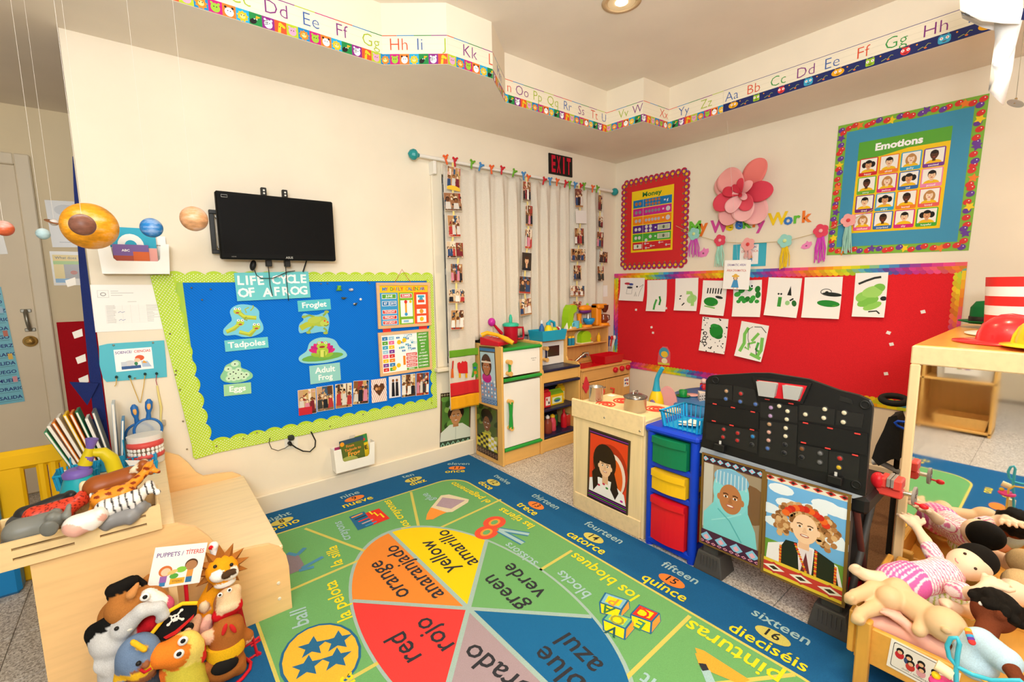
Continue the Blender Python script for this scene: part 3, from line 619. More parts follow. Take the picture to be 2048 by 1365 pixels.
# ------------------------------------------------------------------ frog board
BT = thing('bulletin_board', 'blue bulletin board with a lime polka-dot scalloped border under the television', 'bulletin board')
bl = [pa(*p) for p in ((322, 562), (862, 556), (872, 808), (396, 905))]
m = MB().prism([bl[3], bl[2], bl[1], bl[0]], (0, -.003, 0), XA, ZU, .003); ob('backing', m, mat('0472da', .75, kind='weave', name='blue_woven_paper'), BT)
def scallop_strip(p0, p1, wd, side, amp=.02, pl=.085):
    """border strip from p0 to p1; the straight edge is on the line, the scallops on the given side"""
    p0, p1 = np.array(p0), np.array(p1); L_ = np.linalg.norm(p1-p0); d = (p1-p0)/L_; n_ = np.array((-d[1], d[0]))*side; nn = max(3, int(L_/pl)); o = [tuple(p0)]
    sc = [tuple(p0+d*(L_*i/(nn*6))+n_*(wd-amp+amp*abs(math.sin(math.pi*i/6))**.8)) for i in range(nn*6+1)]; return [tuple(p1), tuple(p0)]+sc, d, n_, L_
def dots(a, p0, d, n_, L_, wd, pitch=.0145, r=.0028, l=2):
    i = 0; q = .006
    while q < L_-.004:
        v = .006+(pitch/2 if i % 2 else 0)
        while v < wd-.014: P = np.array(p0)+d*q+n_*v; a.ell(P[0], P[1], r, r, 'fbfdf0', n=5, l=l); v += pitch
        q += pitch*.62; i += 1
LIME = 'b9d936'
for si, (p0, p1, sd, wd) in enumerate((((330, 566), (864, 562), 1, .06), ((386, 915), (873, 815), 1, .085), ((300, 551), (390, 918), 1, .10), ((873, 812), (864, 552), 1, .05))):
    A_, B_ = pa(*p0), pa(*p1); o, d, n_, L_ = scallop_strip(A_, B_, wd, sd, .018)
    ar = Art(1, 1, LIME, .0012); dots(ar, A_, d, n_, L_, wd); poly_ = o
    area_ = sum(o[i][0]*o[(i+1) % len(o)][1]-o[(i+1) % len(o)][0]*o[i][1] for i in range(len(o)))
    ar.put('border_strip', (0, -.0075-.0007*si, 0), XA, ZU, BT, outline=o if area_ > 0 else o[::-1])
lf = [pa(*p) for p in ((300, 551), (330, 551), (365, 566), (408, 895), (390, 918))]
ar = Art(1, 1, 'a9cf48', .001); ar.put('border_backing', (0, -.0062, 0), XA, ZU, BT, outline=lf[::-1])
for p in ((404, 600), (421, 579), (383, 576), (642, 568), (655, 567), (735, 563), (739, 567), (850, 562), (340, 668), (352, 742), (351, 750), (360, 780), (366, 843), (374, 899), (433, 893), (487, 878), (514, 866), (660, 853), (726, 829), (790, 815), (863, 806)):
    P = onY(*p, Y=-.012); ob('push_pin', MB().lathe([(.0045, 0), (.0045, .002), (.0028, .0045), (.0005, .005)], P, 10, (0, -1, 0)), mat('9a8f7a', .3, .9), BT)
def card(px, txts, bg, label, name='label_card', th=.001):
    O, U, V, w, h = quadframe(onY, *px); a = Art(w, h, bg, th)
    for (s, u, v, hh, ww) in txts: a.text(s, w*u, h*v, h*hh, 'ffffff', bold=.022, w=w*ww, l=1)
    return a.put(name, O-V3(0, .0112, 0), U, V, None, label, 'card')
TL_ = '6fcfd3'
O, U, V, w, h = quadframe(onY, (466, 547), (615, 543), (619, 596), (474, 602)); a = Art(w, h, TL_, .0015)
for i, (s, u, v) in enumerate((('L', .07, .58), ('I', .15, .58), ('F', .23, .57), ('E', .33, .56), ('C', .53, .57), ('Y', .64, .58), ('C', .73, .58), ('L', .82, .58), ('E', .92, .58), ('O', .09, .14), ('F', .2, .15), ('A', .4, .12), ('F', .53, .14), ('R', .66, .14), ('O', .78, .14), ('G', .9, .14))):
    a.text(s, w*u, h*v, h*.3, 'ffffff', bold=.03, l=1, rot=(i*37 % 7)-3)
a.put('title_card', O-V3(0, .018, 0), U, V, None, 'large teal title card reading LIFE CYCLE OF A FROG', 'card')
card(((448, 681), (535, 674), (536, 695), (450, 704)), [('Tadpoles', .5, .3, .5, .86)], TL_, 'teal word card reading Tadpoles')
card(((593, 602), (659, 598), (661, 619), (596, 624)), [('Froglet', .5, .32, .48, .74)], '5cc6d0', 'teal word card reading Froglet')
card(((617, 732), (678, 725), (681, 760), (620, 769)), [('Adult', .5, .56, .3, .66), ('Frog', .5, .16, .28, .46)], '93d3ce', 'pale teal word card reading Adult Frog')
card(((446, 770), (501, 764), (502, 787), (448, 792)), [('Eggs', .5, .34, .46, .6)], '9fd8a5', 'pale green word card reading Eggs')
def cut(outl, bg, shapes, name, label, off=.0105):
    pts = [pa(*p) for p in outl]; c = np.mean(np.array(pts), 0); sm = []
    n_ = len(pts)
    for i in range(n_):
        p0, p1, p2, p3 = [np.array(pts[(i+k) % n_]) for k in (-1, 0, 1, 2)]
        for t in (0, .25, .5, .75): sm.append(tuple(.5*(2*p1+(p2-p0)*t+(2*p0-5*p1+4*p2-p3)*t*t+(3*p1-p0-3*p2+p3)*t**3)))
    ar_ = sum(sm[i][0]*sm[(i+1) % len(sm)][1]-sm[(i+1) % len(sm)][0]*sm[i][1] for i in range(len(sm)))
    a = Art(1, 1, bg, .001); shapes(a); a.put(name, (0, -off, 0), XA, ZU, None, label, 'cutout', outline=sm if ar_ > 0 else sm[::-1])
def pe(a, x, y, rx, ry, c, rot=0, l=1, n=16):
    P = pa(x, y); k = (pa(x+1, y)[0]-P[0]); a.ell(P[0], P[1], rx*k, ry*k*.78, c, rot, n, l)
def pl(a, pts, wpx, c, l=1): k = pa(pts[0][0]+1, pts[0][1])[0]-pa(*pts[0])[0]; a.line([pa(*p) for p in pts], wpx*k, c, l)
def tads(a):
    for (x, y, hx, hy, tx, ty, b) in ((486, 631, 474, 623, 512, 636, 26), (467, 654, 480, 646, 452, 664, 22), (497, 666, 512, 654, 478, 664, 26)):
        pl(a, [(tx, ty), (x+(3 if b == 26 else 0), y+4), (hx, hy)], 9, 'a9b93a', 1); pl(a, [(tx, ty-1), (x, y+1), (hx, hy)], 5, 'c9d84a', 2)
        pe(a, hx, hy, 8, 9, 'b8cf3e', l=3)
        for s in (-4, 4): pe(a, hx+s, hy-5, 3, 3.6, 'ffffff', l=4, n=10); pe(a, hx+s+.5, hy-5, 1.3, 1.6, '222222', l=5, n=6)
        pe(a, hx, hy+3, 4, 2.2, 'b5304a', l=4, n=8)
    pl(a, [(492, 626), (489, 619), (497, 615)], 2.4, 'a9b93a', 3); pl(a, [(500, 622), (506, 615), (505, 611)], 2.4, 'a9b93a', 3); pl(a, [(492, 634), (488, 639), (494, 641)], 2.2, '8a9a30', 3)
cut([(466, 614), (482, 609), (505, 612), (517, 622), (518, 636), (525, 650), (524, 663), (505, 673), (485, 674), (470, 670), (450, 671), (446, 660), (456, 648), (463, 640), (459, 624)], '79cfe6', tads, 'tadpole_picture', 'cut-out picture of three green tadpoles on pale blue')
def froglet(a):
    pl(a, [(600, 657), (612, 650), (640, 644)], 12, 'b5c33a', 1); pe(a, 640, 643, 14, 14, 'aac24a', l=2); pe(a, 648, 647, 9, 9, 'bdd05a', l=3); pe(a, 628, 640, 14, 9, 'b5c84e', 8, l=3)
    for q in ([(628, 634), (618, 631), (607, 634)], [(645, 632), (650, 627), (652, 624)], [(626, 652), (618, 660), (616, 665)], [(646, 656), (652, 661), (650, 666)]): pl(a, q, 4, '8fae45', 2); pe(a, *q[-1], 5, 4, '9fb84a', l=3, n=8)
    for s in (0, 6): pe(a, 648+s, 642+s*.4, 2, 2.4, 'd9542d', l=4, n=8)
    pl(a, [(647, 651), (652, 652), (656, 649)], 1.3, '3a4a20', 4)
cut([(603, 632), (608, 627), (620, 630), (634, 630), (644, 626), (652, 625), (656, 632), (658, 645), (656, 658), (653, 665), (640, 664), (622, 667), (612, 664), (600, 667), (596, 660), (598, 648), (606, 640)], '7cc9e0', froglet, 'froglet_picture', 'cut-out picture of a green froglet with a tail')
def adult(a):
    pe(a, 645, 714, 42, 10, '6faf4a', 2, l=1)
    for i in range(9): t = math.radians(20+i*17.5); pe(a, 643+17*math.cos(t), 707-14*math.sin(t), 11, 6, ('d6237f', 'c01f80')[i % 2], math.degrees(t), l=2, n=10)
    pe(a, 644, 703, 12, 13, 'a8cb3a', l=4); pe(a, 644, 707, 8, 10, 'd8e06a', l=5); pe(a, 643, 692, 11, 8, 'b2d23e', l=6)
    for s in (-6, 7): pe(a, 643+s, 686, 4, 5, 'b2d23e', l=6, n=10); pe(a, 643+s, 686, 2.6, 3, 'ffffff', l=7, n=8); pe(a, 643+s, 686, 1.2, 1.6, '222222', l=8, n=6)
    pe(a, 643, 694, 6, 3, '9a2430', l=7, n=10)
    for s in (-1, 1): pe(a, 643+s*14, 710, 9, 5, '98bf36', s*20, l=5, n=10); pl(a, [(643+s*5, 702), (643+s*5, 716)], 3.4, '8fb234', 6)
cut([(612, 702), (618, 686), (632, 677), (650, 675), (668, 680), (678, 694), (690, 704), (692, 713), (676, 720), (648, 726), (612, 727), (598, 722), (598, 713)], '8fd4dc', adult, 'frog_picture', 'cut-out picture of a green frog on a lily pad with a pink lotus')
def eggs(a):
    for i, (x, y) in enumerate(((469, 728), (456, 738), (466, 744), (476, 740), (460, 748), (471, 747), (482, 748), (492, 749), (457, 757), (467, 757), (476, 755), (487, 754))): pe(a, x, y, 8 if i < 2 else 6.5, 8, 'cdeccb', l=1+i % 3, n=12); pe(a, x, y, 1.6, 2, '1f2a22', l=5, n=8)
cut([(460, 726), (470, 720), (480, 724), (482, 735), (494, 740), (504, 748), (503, 756), (490, 762), (470, 766), (448, 763), (440, 754), (446, 742), (450, 732)], '8fd0a0', eggs, 'egg_picture', 'cut-out picture of a pale green cluster of frog eggs')
# little animals pinned to the board
def fig(name, label, prims, vox=.0035, k=.006, m=PLAST, cat='toy', group=None): return ob(name, blob(prims, vox, k, name=name), m, None, label, cat, group)
P = onY(678, 578, -.02); fig('toy_frog', 'small green rubber frog pinned to the blue board', [E(P, (.012, .008, .014), '6aa82e'), E(P+V3(.004, -.004, .014), (.01, .008, .008), '7ab83a'), C(P+V3(-.008, 0, 0), P+V3(-.017, 0, -.012), .004, .003, '5a9426'), C(P+V3(.01, 0, -.004), P+V3(.018, 0, -.012), .004, .003, '5a9426'), C(P+V3(-.004, 0, .01), P+V3(-.01, 0, .02), .003, .003, '5a9426')])
P = onY(702, 580, -.016); fig('toy_egg_cluster', 'tiny pale grey jelly egg cluster on the blue board', [E(P, (.016, .006, .01), 'a9a8b0'), E(P+V3(.004, -.003, .002), (.009, .005, .006), 'd0ccd0')])
P = onY(687, 597, -.018); fig('toy_tadpole', 'small dark tadpole figure left of the white pin on the board', [E(P, (.012, .007, .007), '4b4f38'), C(P, P+V3(.026, 0, .004), .005, .0015, '565a3a'), C(P, P+V3(-.014, 0, .006), .003, .002, '3f4330')])
P = onY(710, 609, -.018); fig('toy_tadpole', 'small dark tadpole figure with a long tail below the white pin', [E(P, (.011, .007, .008), '3d4440'), C(P, P+V3(.026, 0, .016), .004, .0012, '4f5a44'), E(P+V3(-.006, -.003, .004), .005, 'c9c9c4')])
for p, lb in (((721, 599), 'white round pin beside the tadpole figures'),): P = onY(*p, Y=-.012); ob('round_pin', MB().lathe([(.008, 0), (.008, .004), (.005, .007), (.001, .008)], P, 14, (0, -1, 0)), mat('f4f4f0', .3), None, lb, 'pin')
# calendars
def frame_board(px, name, label, draw):
    O, U, V, w, h = quadframe(onY, *px); t = thing(name, label, 'calendar', 'wooden framed calendars'); O = O-V3(0, .012, 0); f = .05*w
    m = MB()
    for (u0, v0, u1, v1) in ((0, 0, w, f), (0, h-f, w, h), (0, f, f, h-f), (w-f, f, w, h-f)): m.prism([(u0, v0), (u1, v0), (u1, v1), (u0, v1)], O, U, V, .012)
    ob('frame', m, mat('e3b98a', .5, kind='wood', name='light_wood_frame'), t, bev=.002)
    a = Art(w-2*f, h-2*f, 'ffffff', .006, clip=(0, 0, w-2*f, h-2*f)); draw(a, w-2*f, h-2*f); a.put('face', O+U*f+V*f, U, V, t); return O, U, V, w, h
def cal1(a, w, h):
    a.rect(0, 0, w, h, 'f7c81f', 1); cs = ['2f7fd0', '7a3fa0', 'd9342d', '3aa04a', 'f08a24']
    for i, ch in enumerate('MY DAILY CALENDAR'):
        if ch != ' ': a.text(ch, w*(.09+i*.0515), h*.87, h*.085, cs[i % 5], bold=.02, l=2)
    a.rect(0, 0, w*.36, h*.82, '3b9bd8', 2); a.rect(w*.38, 0, w*.68, h*.82, '7cb82f', 2); a.rect(w*.7, 0, w, h*.82, 'e8542d', 2)
    def tag(x0, y0, x1, y1, bg, s): a.rect(w*x0-.003, h*y0-.003, w*x1+.003, h*y1+.003, 'ffffff', 3); a.rect(w*x0, h*y0, w*x1, h*y1, bg, 4); a.text(s, w*(x0+x1)/2, h*(y0+y1)/2-h*.025, h*.055, 'ffffff', bold=.02, l=5, wm=w*(x1-x0)*.8)
    tag(.05, .68, .32, .78, '5aa83a', 'JUNE'); tag(.05, .5, .17, .6, '2f7fc0', '07'); tag(.2, .5, .32, .6, '2f7fc0', '2019'); tag(.05, .3, .32, .38, 'd9342d', 'THURSDAY'); tag(.05, .16, .32, .24, 'd9342d', 'FRIDAY'); tag(.05, .03, .32, .11, 'd9342d', 'SATURDAY')
    tag(.42, .69, .65, .78, 'd9342d', 'SUMMER'); a.rect(w*.41, h*.2, w*.66, h*.62, 'ffffff', 3); a.rect(w*.5, h*.28, w*.54, h*.58, 'f0a92c', 4); a.ell(w*.52, h*.26, .012, .012, '3b9bd8', l=5, n=12); a.ell(w*.52, h*.58, .012, .012, 'd9342d', l=5, n=12); a.ell(w*.62, h*.58, .01, .01, 'f7c81f', l=5, n=12)
    a.rect(w*.42, h*.03, w*.66, h*.13, 'ffffff', 3); a.rect(w*.46, h*.05, w*.57, h*.11, '8fc4e8', 4)
    for (y0, y1, c_) in ((.5, .76, '3fa9cf'), (.26, .38, 'e8a03a'), (.03, .2, 'f7c81f')): a.rect(w*.75, h*y0, w*.95, h*y1, 'ffffff', 3); a.ell(w*.85, h*(y0+y1)/2, .016, .016, c_, l=4, n=14)
    a.rect(w*.78, h*.55, w*.92, h*.62, 'e8542d', 5); a.rect(w*.78, h*.68, w*.92, h*.74, '3fa9cf', 5)
O, U, V, w, h = frame_board(((749, 566), (856, 565), (861, 651), (755, 658)), 'daily_calendar', 'wooden framed MY DAILY CALENDAR hanging by a red string', cal1)
p1, p2, p3 = onY(804, 539, -.02), O+U*w*.33+V*h+V3(0, -.01, 0), O+U*w*.62+V*h+V3(0, -.01, 0); ob('hanging_string', MB().tube([p2, p1, p3], .0014, 6), mat('c2402f', .8), None, 'thin red string holding the daily calendar', 'string')
def cal2(a, w, h):
    g = random.Random(3); cs = ['d9342d', '3fa9cf', '7a3fa0', '5aa83a', 'f7c81f', '2f7fc0', 'e86aa0', 'f08a24', '9fd0e8']
    for i in range(8):
        for j in range(2): a.rect(w*(.02+j*.13), h*(.03+i*.118), w*(.13+j*.13), h*(.125+i*.118), cs[(i*2+j*3) % 9], 1); a.text('aA', w*(.075+j*.13), h*(.06+i*.118), h*.03, 'ffffff', bold=.02, l=2)
    for i in range(26): x, y = g.uniform(.3, .68), g.uniform(.5, .95); a.rect(w*x, h*y, w*(x+.07), h*(y+.05), ('2f7fc0', '3fa9cf', 'cfe6f4')[i % 3], 1+i % 3); a.text(str(1+i), w*(x+.035), h*(y+.01), h*.03, 'ffffff', bold=.02, l=5, wm=w*.05)
    for x, y in ((.36, .78), (.47, .82), (.24, .1), (.33, .16)): a.ell(w*x, h*y, .016, .016, 'f7c81f', l=6, n=14)
    for i, s in enumerate(('SUNDAY', 'WEDNESDAY', 'TUESDAY', 'MONDAY')): a.rect(w*.5, h*(.38-i*.1), w*.73, h*(.46-i*.1), 'd9342d', 4); a.text(s, w*.615, h*(.395-i*.1), h*.045, 'ffffff', bold=.02, l=5, wm=w*.2)
    a.rect(w*.43, h*.15, w*.48, h*.4, 'f08a24', 4); a.rect(w*.5, h*.0, w*.73, h*.06, '5aa83a', 4); a.text('SPRING', w*.6, h*.01, h*.035, 'ffffff', bold=.02, l=5)
    a.rect(w*.745, 0, w, h, '5aa83a', 2)
    for i, s in enumerate(('JANUARY', 'FEBRUARY', 'MARCH', 'APRIL', 'MAY', 'JULY', 'AUGUST', 'SEPTEMBER', 'OCTOBER', 'NOVEMBER', 'DECEMBER')): a.text(s, w*.87, h*(.93-i*.088), h*.04, 'ffffff', bold=.015, l=3, wm=w*.22)
frame_board(((753, 667), (858, 656), (862, 739), (759, 752)), 'spare_card_calendar', 'wooden framed board of loose month and weekday cards below the calendar', cal2)
for i, (x, y) in enumerate(((770, 661), (842, 654))): O, U, V, w, h = quadframe(onY, (x-6, y-4), (x+10, y-5), (x+10, y+4), (x-6, y+5)); Art(w, h, 'd9342d', .002).put('fabric_strap', O-V3(0, .014, 0), U, V, None, ('left', 'right')[i]+' red strap joining the two wooden calendars', 'strap', 'calendar straps')
# eight photographs along the bottom
for i, (q, kind) in enumerate(zip((((594, 781), (630, 776), (632, 826), (597, 831)), ((631, 774), (665, 770), (667, 818), (634, 824)), ((669, 769), (702, 765), (703, 813), (670, 817)), ((706, 762), (736, 760), (736, 806), (704, 809)), ((740, 760), (770, 756), (773, 801), (743, 806)), ((773, 754), (799, 751), (800, 793), (780, 796)), ((801, 750), (829, 747), (830, 791), (803, 795)), ((830, 746), (855, 745), (857, 788), (832, 792))), ('of a family in white shirts over a red floor', 'of a couple in front of a pink tree', 'of three men in white shirts at a table', 'of a family in dark coats', 'with a heart-shaped frame and red stripes', 'of two people in black on white', 'of children in front of a pink backdrop', 'of people in white and black clothes'))):
    O, U, V, w, h = quadframe(onY, *q); a = Art(w, h, 'f6f2ea', .0008, clip=(0, 0, w, h)); snapshot(a, 0.002, 0.002, w-.002, h-.002, 40+i)
    if i == 0: a.rect(0, 0, w*.75, h*.3, 'c8283a', 4)
    if i == 4:
        a.rect(0, 0, w, h, 'f6efe6', 9)
        for k in range(-8, 12): a.line([(w*k*.12, h), (w*(k*.12+.5), 0)], .003, 'c84a4a', 10)
        a.poly([(w*.5, h*.25), (w*.12, h*.6), (w*.2, h*.78), (w*.38, h*.8), (w*.5, h*.68), (w*.62, h*.8), (w*.8, h*.78), (w*.88, h*.6)], '5d3b28', 12)
        for k in range(3): a.ell(w*(.33+k*.17), h*.58, .01, .012, SKIN[k+1], n=10, l=13)
    if i == 5:
        a.rect(0, 0, w, h, 'eceaf0', 9)
        for cx in (.35, .68): a.poly([(w*(cx-.14), h*.06), (w*(cx+.14), h*.06), (w*(cx+.1), h*.72), (w*(cx-.1), h*.72)], '20222a', 10); a.ell(w*cx, h*.8, .009, .011, '8a5631', n=10, l=11)
    a.put('family_photo', O-V3(0, .0115, 0), U, V, None, 'photo '+kind+' on the blue board', 'photo', 'family photos on the blue board', m=GLOSS)
# ------------------------------------------------------------------ television
TV = thing('television', 'black flat screen television on a bracket with cables hanging below', 'television'); yb = -.13
O, U, V, w, h = quadframe(onY, (428, 380), (666, 401), (669, 519), (441, 518), Y=yb)
O2 = V3(O[0], yb, O[2]); m = MB().b2((O[0], yb, O[2]), (O[0]+w, yb+.045, O[2]+h), .006); ob('cabinet', m, mat('0c0c0b', .62, name='black_tv_plastic'), TV)
a = Art(w-.03, h-.045, '0e0d0c', .0008); scr = a.put('screen', V3(O[0]+.015, yb, O[2]+.028), XA, ZU, TV, m=mat('060505', .62, name='tv_glass'))
a = Art(w, h, None, .001); a.text('ASUS', w*.56, .008, .011, 'b8b6ae', bold=.02); a.put('lettering', V3(O[0], yb, O[2]), XA, ZU, TV)
a = Art(w, h, None, .001); a.text('HDMI', w*.1, .009, .006, '8a8a84'); a.put('small_lettering', V3(O[0], yb, O[2]), XA, ZU, TV)
a = Art(w, h, None, .001); a.line([(.025, h-.03), (.052, h-.03), (.052, h-.018), (.025, h-.018), (.025, h-.03)], .0015, 'c8c6c0'); a.put('sticker', V3(O[0], yb, O[2]), XA, ZU, TV)
for px in (528, 570):
    P = onY(px, 398, -.07); m = MB().b2((P[0]-.014, -.08, O[2]+h-.03), (P[0]+.014, -.055, O[2]+h+.05), .003); ob('bracket_arm', m, mat('1c1c1b', .4, .3), TV)
    for dz in (.018, .034): ob('bolt_hole', MB().cyl((P[0], -.081, O[2]+h+dz), (P[0], -.0835, O[2]+h+dz), .005, n=12), mat('e8e4da', .4), TV)
for px in (537, 574): P = onY(px, 525, -.07); ob('bracket_arm', MB().b2((P[0]-.015, -.085, O[2]-.035), (P[0]+.015, -.055, O[2]+.05), .003), mat('1c1c1b', .4, .3), TV)
a0, a1 = onY(418, 420, -.04), onY(432, 508, -.04); m = MB(); m.b2((a0[0]-.004, -.05, a1[2]), (a0[0]+.018, -.03, a0[2]), .002).b2((a0[0]-.004, -.06, a0[2]-.02), (a0[0]+.3, -.03, a0[2]), .002).b2((a0[0]-.004, -.06, a1[2]), (a0[0]+.3, -.03, a1[2]+.02), .002).b2((a0[0]+.1, -.07, a1[2]), (a0[0]+.16, 0, a0[2]), .002); ob('wall_bracket', m, mat('1c1c1b', .4, .3), TV)
for zz in (a0[2]-.035, a1[2]+.035): ob('bolt', MB().cyl((a0[0]+.03, -.035, zz), (a0[0]+.03, -.07, zz), .009, n=12), mat('b5b3ac', .3, .8), TV)
ca = mat('1b1a19', .5, name='black_rubber')
def cable(pts, label, r=.0035, Y=-.04): ob('cable', MB().tube([onY(x, y, Y) for x, y in pts], r, 8), ca, None, label, 'cable', 'black cables under the television')
ob('power_adapter', MB().ell(onY(506, 531, -.05), (.016, .02, .03), rotm(0, 15, 0)), ca, None, 'small black oval receiver dangling under the television', 'receiver')
cable([(509, 540), (513, 551), (523, 557), (545, 557), (560, 551), (575, 544), (590, 542)], 'thin black cable looping from the oval receiver', .0022)
cable([(536, 529), (538, 548), (540, 570), (545, 592)], 'left black pull cord hanging over the frog title', .0022); cable([(571, 529), (573, 560), (577, 602)], 'right black pull cord hanging over the frog title', .0022); cable([(614, 519), (606, 544)], 'short black cable at the right under the television', .004)
# outlet, plug and cord
t = thing('wall_outlet', 'white wall outlet plate below the blue board', 'outlet'); O, U, V, w, h = quadframe(onY, (568, 872), (594, 868), (596, 894), (570, 899)); ob('plate', MB().prism([(0, 0), (w, 0), (w, h), (0, h)], O, U, V, .006), mat('eeeae0', .4), t, bev=.002)
for k in (.3, .7): ob('socket', MB().prism([(w*.3, h*k-.012), (w*.7, h*k-.012), (w*.7, h*k+.012), (w*.3, h*k+.012)], O-V3(0, .006, 0), U, V, .002), mat('dcd8cc', .4), t)
P = onY(582, 876, -.02); t = thing('plug_adapter', 'dark grey plug in the wall outlet', 'plug'); ob('adapter_body', MB().box(P, (.034, .03, .03), .006), mat('2e3330', .5), t); P2 = onY(580, 888, -.025); ob('plug', MB().cyl(P2+V3(0, .015, 0), P2+V3(0, -.02, 0), .012, .009, 12), ca, t)
cable([(582, 889), (592, 896), (606, 903), (620, 904), (630, 894), (631, 882), (622, 864)], 'black power cord curving up from the outlet', .004, -.025); cable([(580, 890), (570, 897), (556, 902), (543, 898), (538, 886), (540, 876)], 'thin black cord looping left of the outlet', .002, -.02)
# ------------------------------------------------------------------ wall pockets
def pocket(px, dep, label, zt):
    O, U, V, w, h = quadframe(onY, *px, Y=-dep); tp = .03*w; m = MB(); zc = h*.42
    fr = [(tp, 0), (w-tp, 0), (w, h), (w*.88, h), (w*.85, zc+.012), (w*.81, zc), (w*.24, zc), (w*.2, zc+.012), (w*.17, h), (0, h)]
    t = thing('wall_file_pocket', label, 'file pocket', 'white wall file pockets')
    ob('front', MB().prism(fr, V3(O[0], -dep, O[2]), XA, ZU, .003), mat('f7f5ef', .35, name='white_plastic'), t, bev=.001)
    m = MB(); m.prism([(tp, 0), (w-tp, 0), (w-tp, dep), (tp, dep)], V3(O[0], -dep, O[2]+.003), XA, V3(0, 1, 0), .003)
    for u in (0, 1): m.add([V3(O[0]+(w-tp if u else tp), -dep, O[2]), V3(O[0]+(w if u else 0), -dep, O[2]+h), V3(O[0]+(w if u else 0), -.002, O[2]+h), V3(O[0]+(w-tp if u else tp), -.002, O[2])], [(0, 1, 2, 3)])
    m.b2((O[0]+tp, -.006, O[2]), (O[0]+w-tp, -.002, O[2]+h*.98)); ob('shell', m, mat('f7f5ef', .35, name='white_plastic'), t, solid=0); return O, w, h, t
O, w, h, t = pocket(((188, 487), (336, 479), (338, 544), (199, 545)), .085, 'white wall pocket high beside the planets holding folders', 0)
ob('hook', MB().prism([(w*.5, h), (w*.97, h), (w*.97, h*1.3), (w*.62, h*1.3)], V3(O[0], -.012, O[2]), XA, ZU, .004), mat('f7f5ef', .35), t)
def sheet(O, u0, v0, wd, hh, y, draw, name, label, bg='ffffff', cat='folder', th=.0025, tilt=0.):
    a = Art(wd, hh, bg, th, clip=(0, 0, wd, hh)); draw(a, wd, hh); c, s = math.cos(tilt), math.sin(tilt); a.put(name, V3(O[0]+u0, y, O[2]+v0), V3(c, 0, s), V3(-s, 0, c), None, label, cat)
def gr(a, w, h):
    a.rect(0, h*.55, w, h, '2aa9c9', 1); a.ell(w*.45, h*.6, w*.28, h*.26, 'f6f6f2', l=2); a.ell(w*.45, h*.6, w*.13, h*.12, '2aa9c9', l=3); a.rect(0, h*.2, w, h*.55, 'f8f6f0', 2); a.text('Get', w*.3, h*.4, h*.12, '3fa9cf', bold=.02, l=4); a.text('Ready!', w*.68, h*.4, h*.12, 'ee7c2b', bold=.02, l=4)
sheet(O, w*.16, .01, w*.66, h*1.45, -.05, gr, 'blue_folder', 'white and blue Get Ready folder in the upper pocket')
sheet(O, w*.2, .008, w*.5, h*.9, -.07, lambda a, w, h: (a.rect(0, h*.6, w, h, '7d5fa0', 1), a.rect(w*.55, h*.3, w, h*.75, 'd9662d', 2), a.text('ABC', w*.35, h*.75, h*.08, 'ffffff', bold=.02, l=3)), 'purple_leaflet', 'purple and orange leaflet in the upper pocket', 'b0503a')
sheet(O, w*.6, .008, w*.22, h*.8, -.064, lambda a, w, h: None, 'pink_leaflet', 'pink leaflet at the right of the upper pocket', 'f0a9a0')
O, w, h, t = pocket(((665, 903), (751, 884), (750, 929), (673, 948)), .07, 'white wall pocket low on the wall holding frog books', 0)
ob('hook', MB().prism([(w*.42, h), (w*.66, h), (w*.6, h*1.35), (w*.48, h*1.35)], V3(O[0], -.008, O[2]), XA, ZU, .003), mat('d8cfc0', .4), t)
def fb(a, w, h):
    a.rect(0, 0, w, h, '5a6b28', 1); a.rect(0, h*.85, w, h, '33506a', 2); a.ell(w*.3, h*.2, w*.4, h*.2, 'a9b05a', l=2); a.ell(w*.1, h*.88, w*.09, h*.08, 'f0a024', l=3)
    a.text('From', w*.42, h*.72, h*.09, 'ef9440', bold=.02, l=3); a.text('Tadpole to', w*.52, h*.58, h*.09, 'ef9440', bold=.02, l=3); a.text('Frog', w*.55, h*.38, h*.16, 'f2a63c', bold=.03, l=3)
sheet(O, w*.2, .012, w*.58, h*1.2, -.045, fb, 'frog_book', 'green From Tadpole to Frog book in the low pocket', '4a5a28', 'book', .006, .05)
sheet(O, w*.62, .012, w*.3, h*1.25, -.035, lambda a, w, h: (a.rect(0, h*.7, w, h, '3a8a4a', 1), a.text('LIFE', w*.5, h*.45, h*.14, '2a2a20', bold=.04, l=2), a.ell(w*.6, h*.82, w*.2, h*.06, 'd9342d', l=3)), 'yellow_book', 'yellow and black book at the right of the low pocket', 'e9c61f', 'book', .006, .09)
sheet(O, w*.07, .012, w*.16, h*.95, -.03, lambda a, w, h: None, 'pink_book', 'magenta book edge at the left of the low pocket', 'b03a6a', 'book', .005)
# form and science sign
O, U, V, w, h = quadframe(onY, (181, 570), (329, 570), (338, 658), (190, 665)); a = Art(w, h, 'fbf8f3', .0008); g = random.Random(5)
a.line([(w*.08, h*.73), (w*.08, h*.88), (w*.22, h*.88), (w*.22, h*.73), (w*.08, h*.73)], .001, '9a9a98'); a.ell(w*.15, h*.8, .011, .009, '8a8a88', n=10); a.ell(w*.15, h*.8, .008, .006, 'fbf8f3', n=10, l=2)
for v, x1 in ((.86, .35), (.82, .55), (.77, .4)): a.rect(w*.25, h*v, w*x1, h*v+.0015, '8f8f8c')
a.rect(w*.46, h*.63, w*.58, h*.635, '77777a')
for i in range(13): y = h*(.55-i*.03); a.rect(w*.17, y, w*g.uniform(.26, .3), y+.0012, '8a8a86'); a.rect(w*.16, y-.003, w*.7, y-.0025, 'd6d2cc'); a.rect(w*.71, y, w*g.uniform(.78, .92), y+.0012, '9a9a96')
for i in range(6): a.rect(w*(.16+.11*i), h*.17, w*(.16+.11*i)+.0006, h*.57, 'd6d2cc')
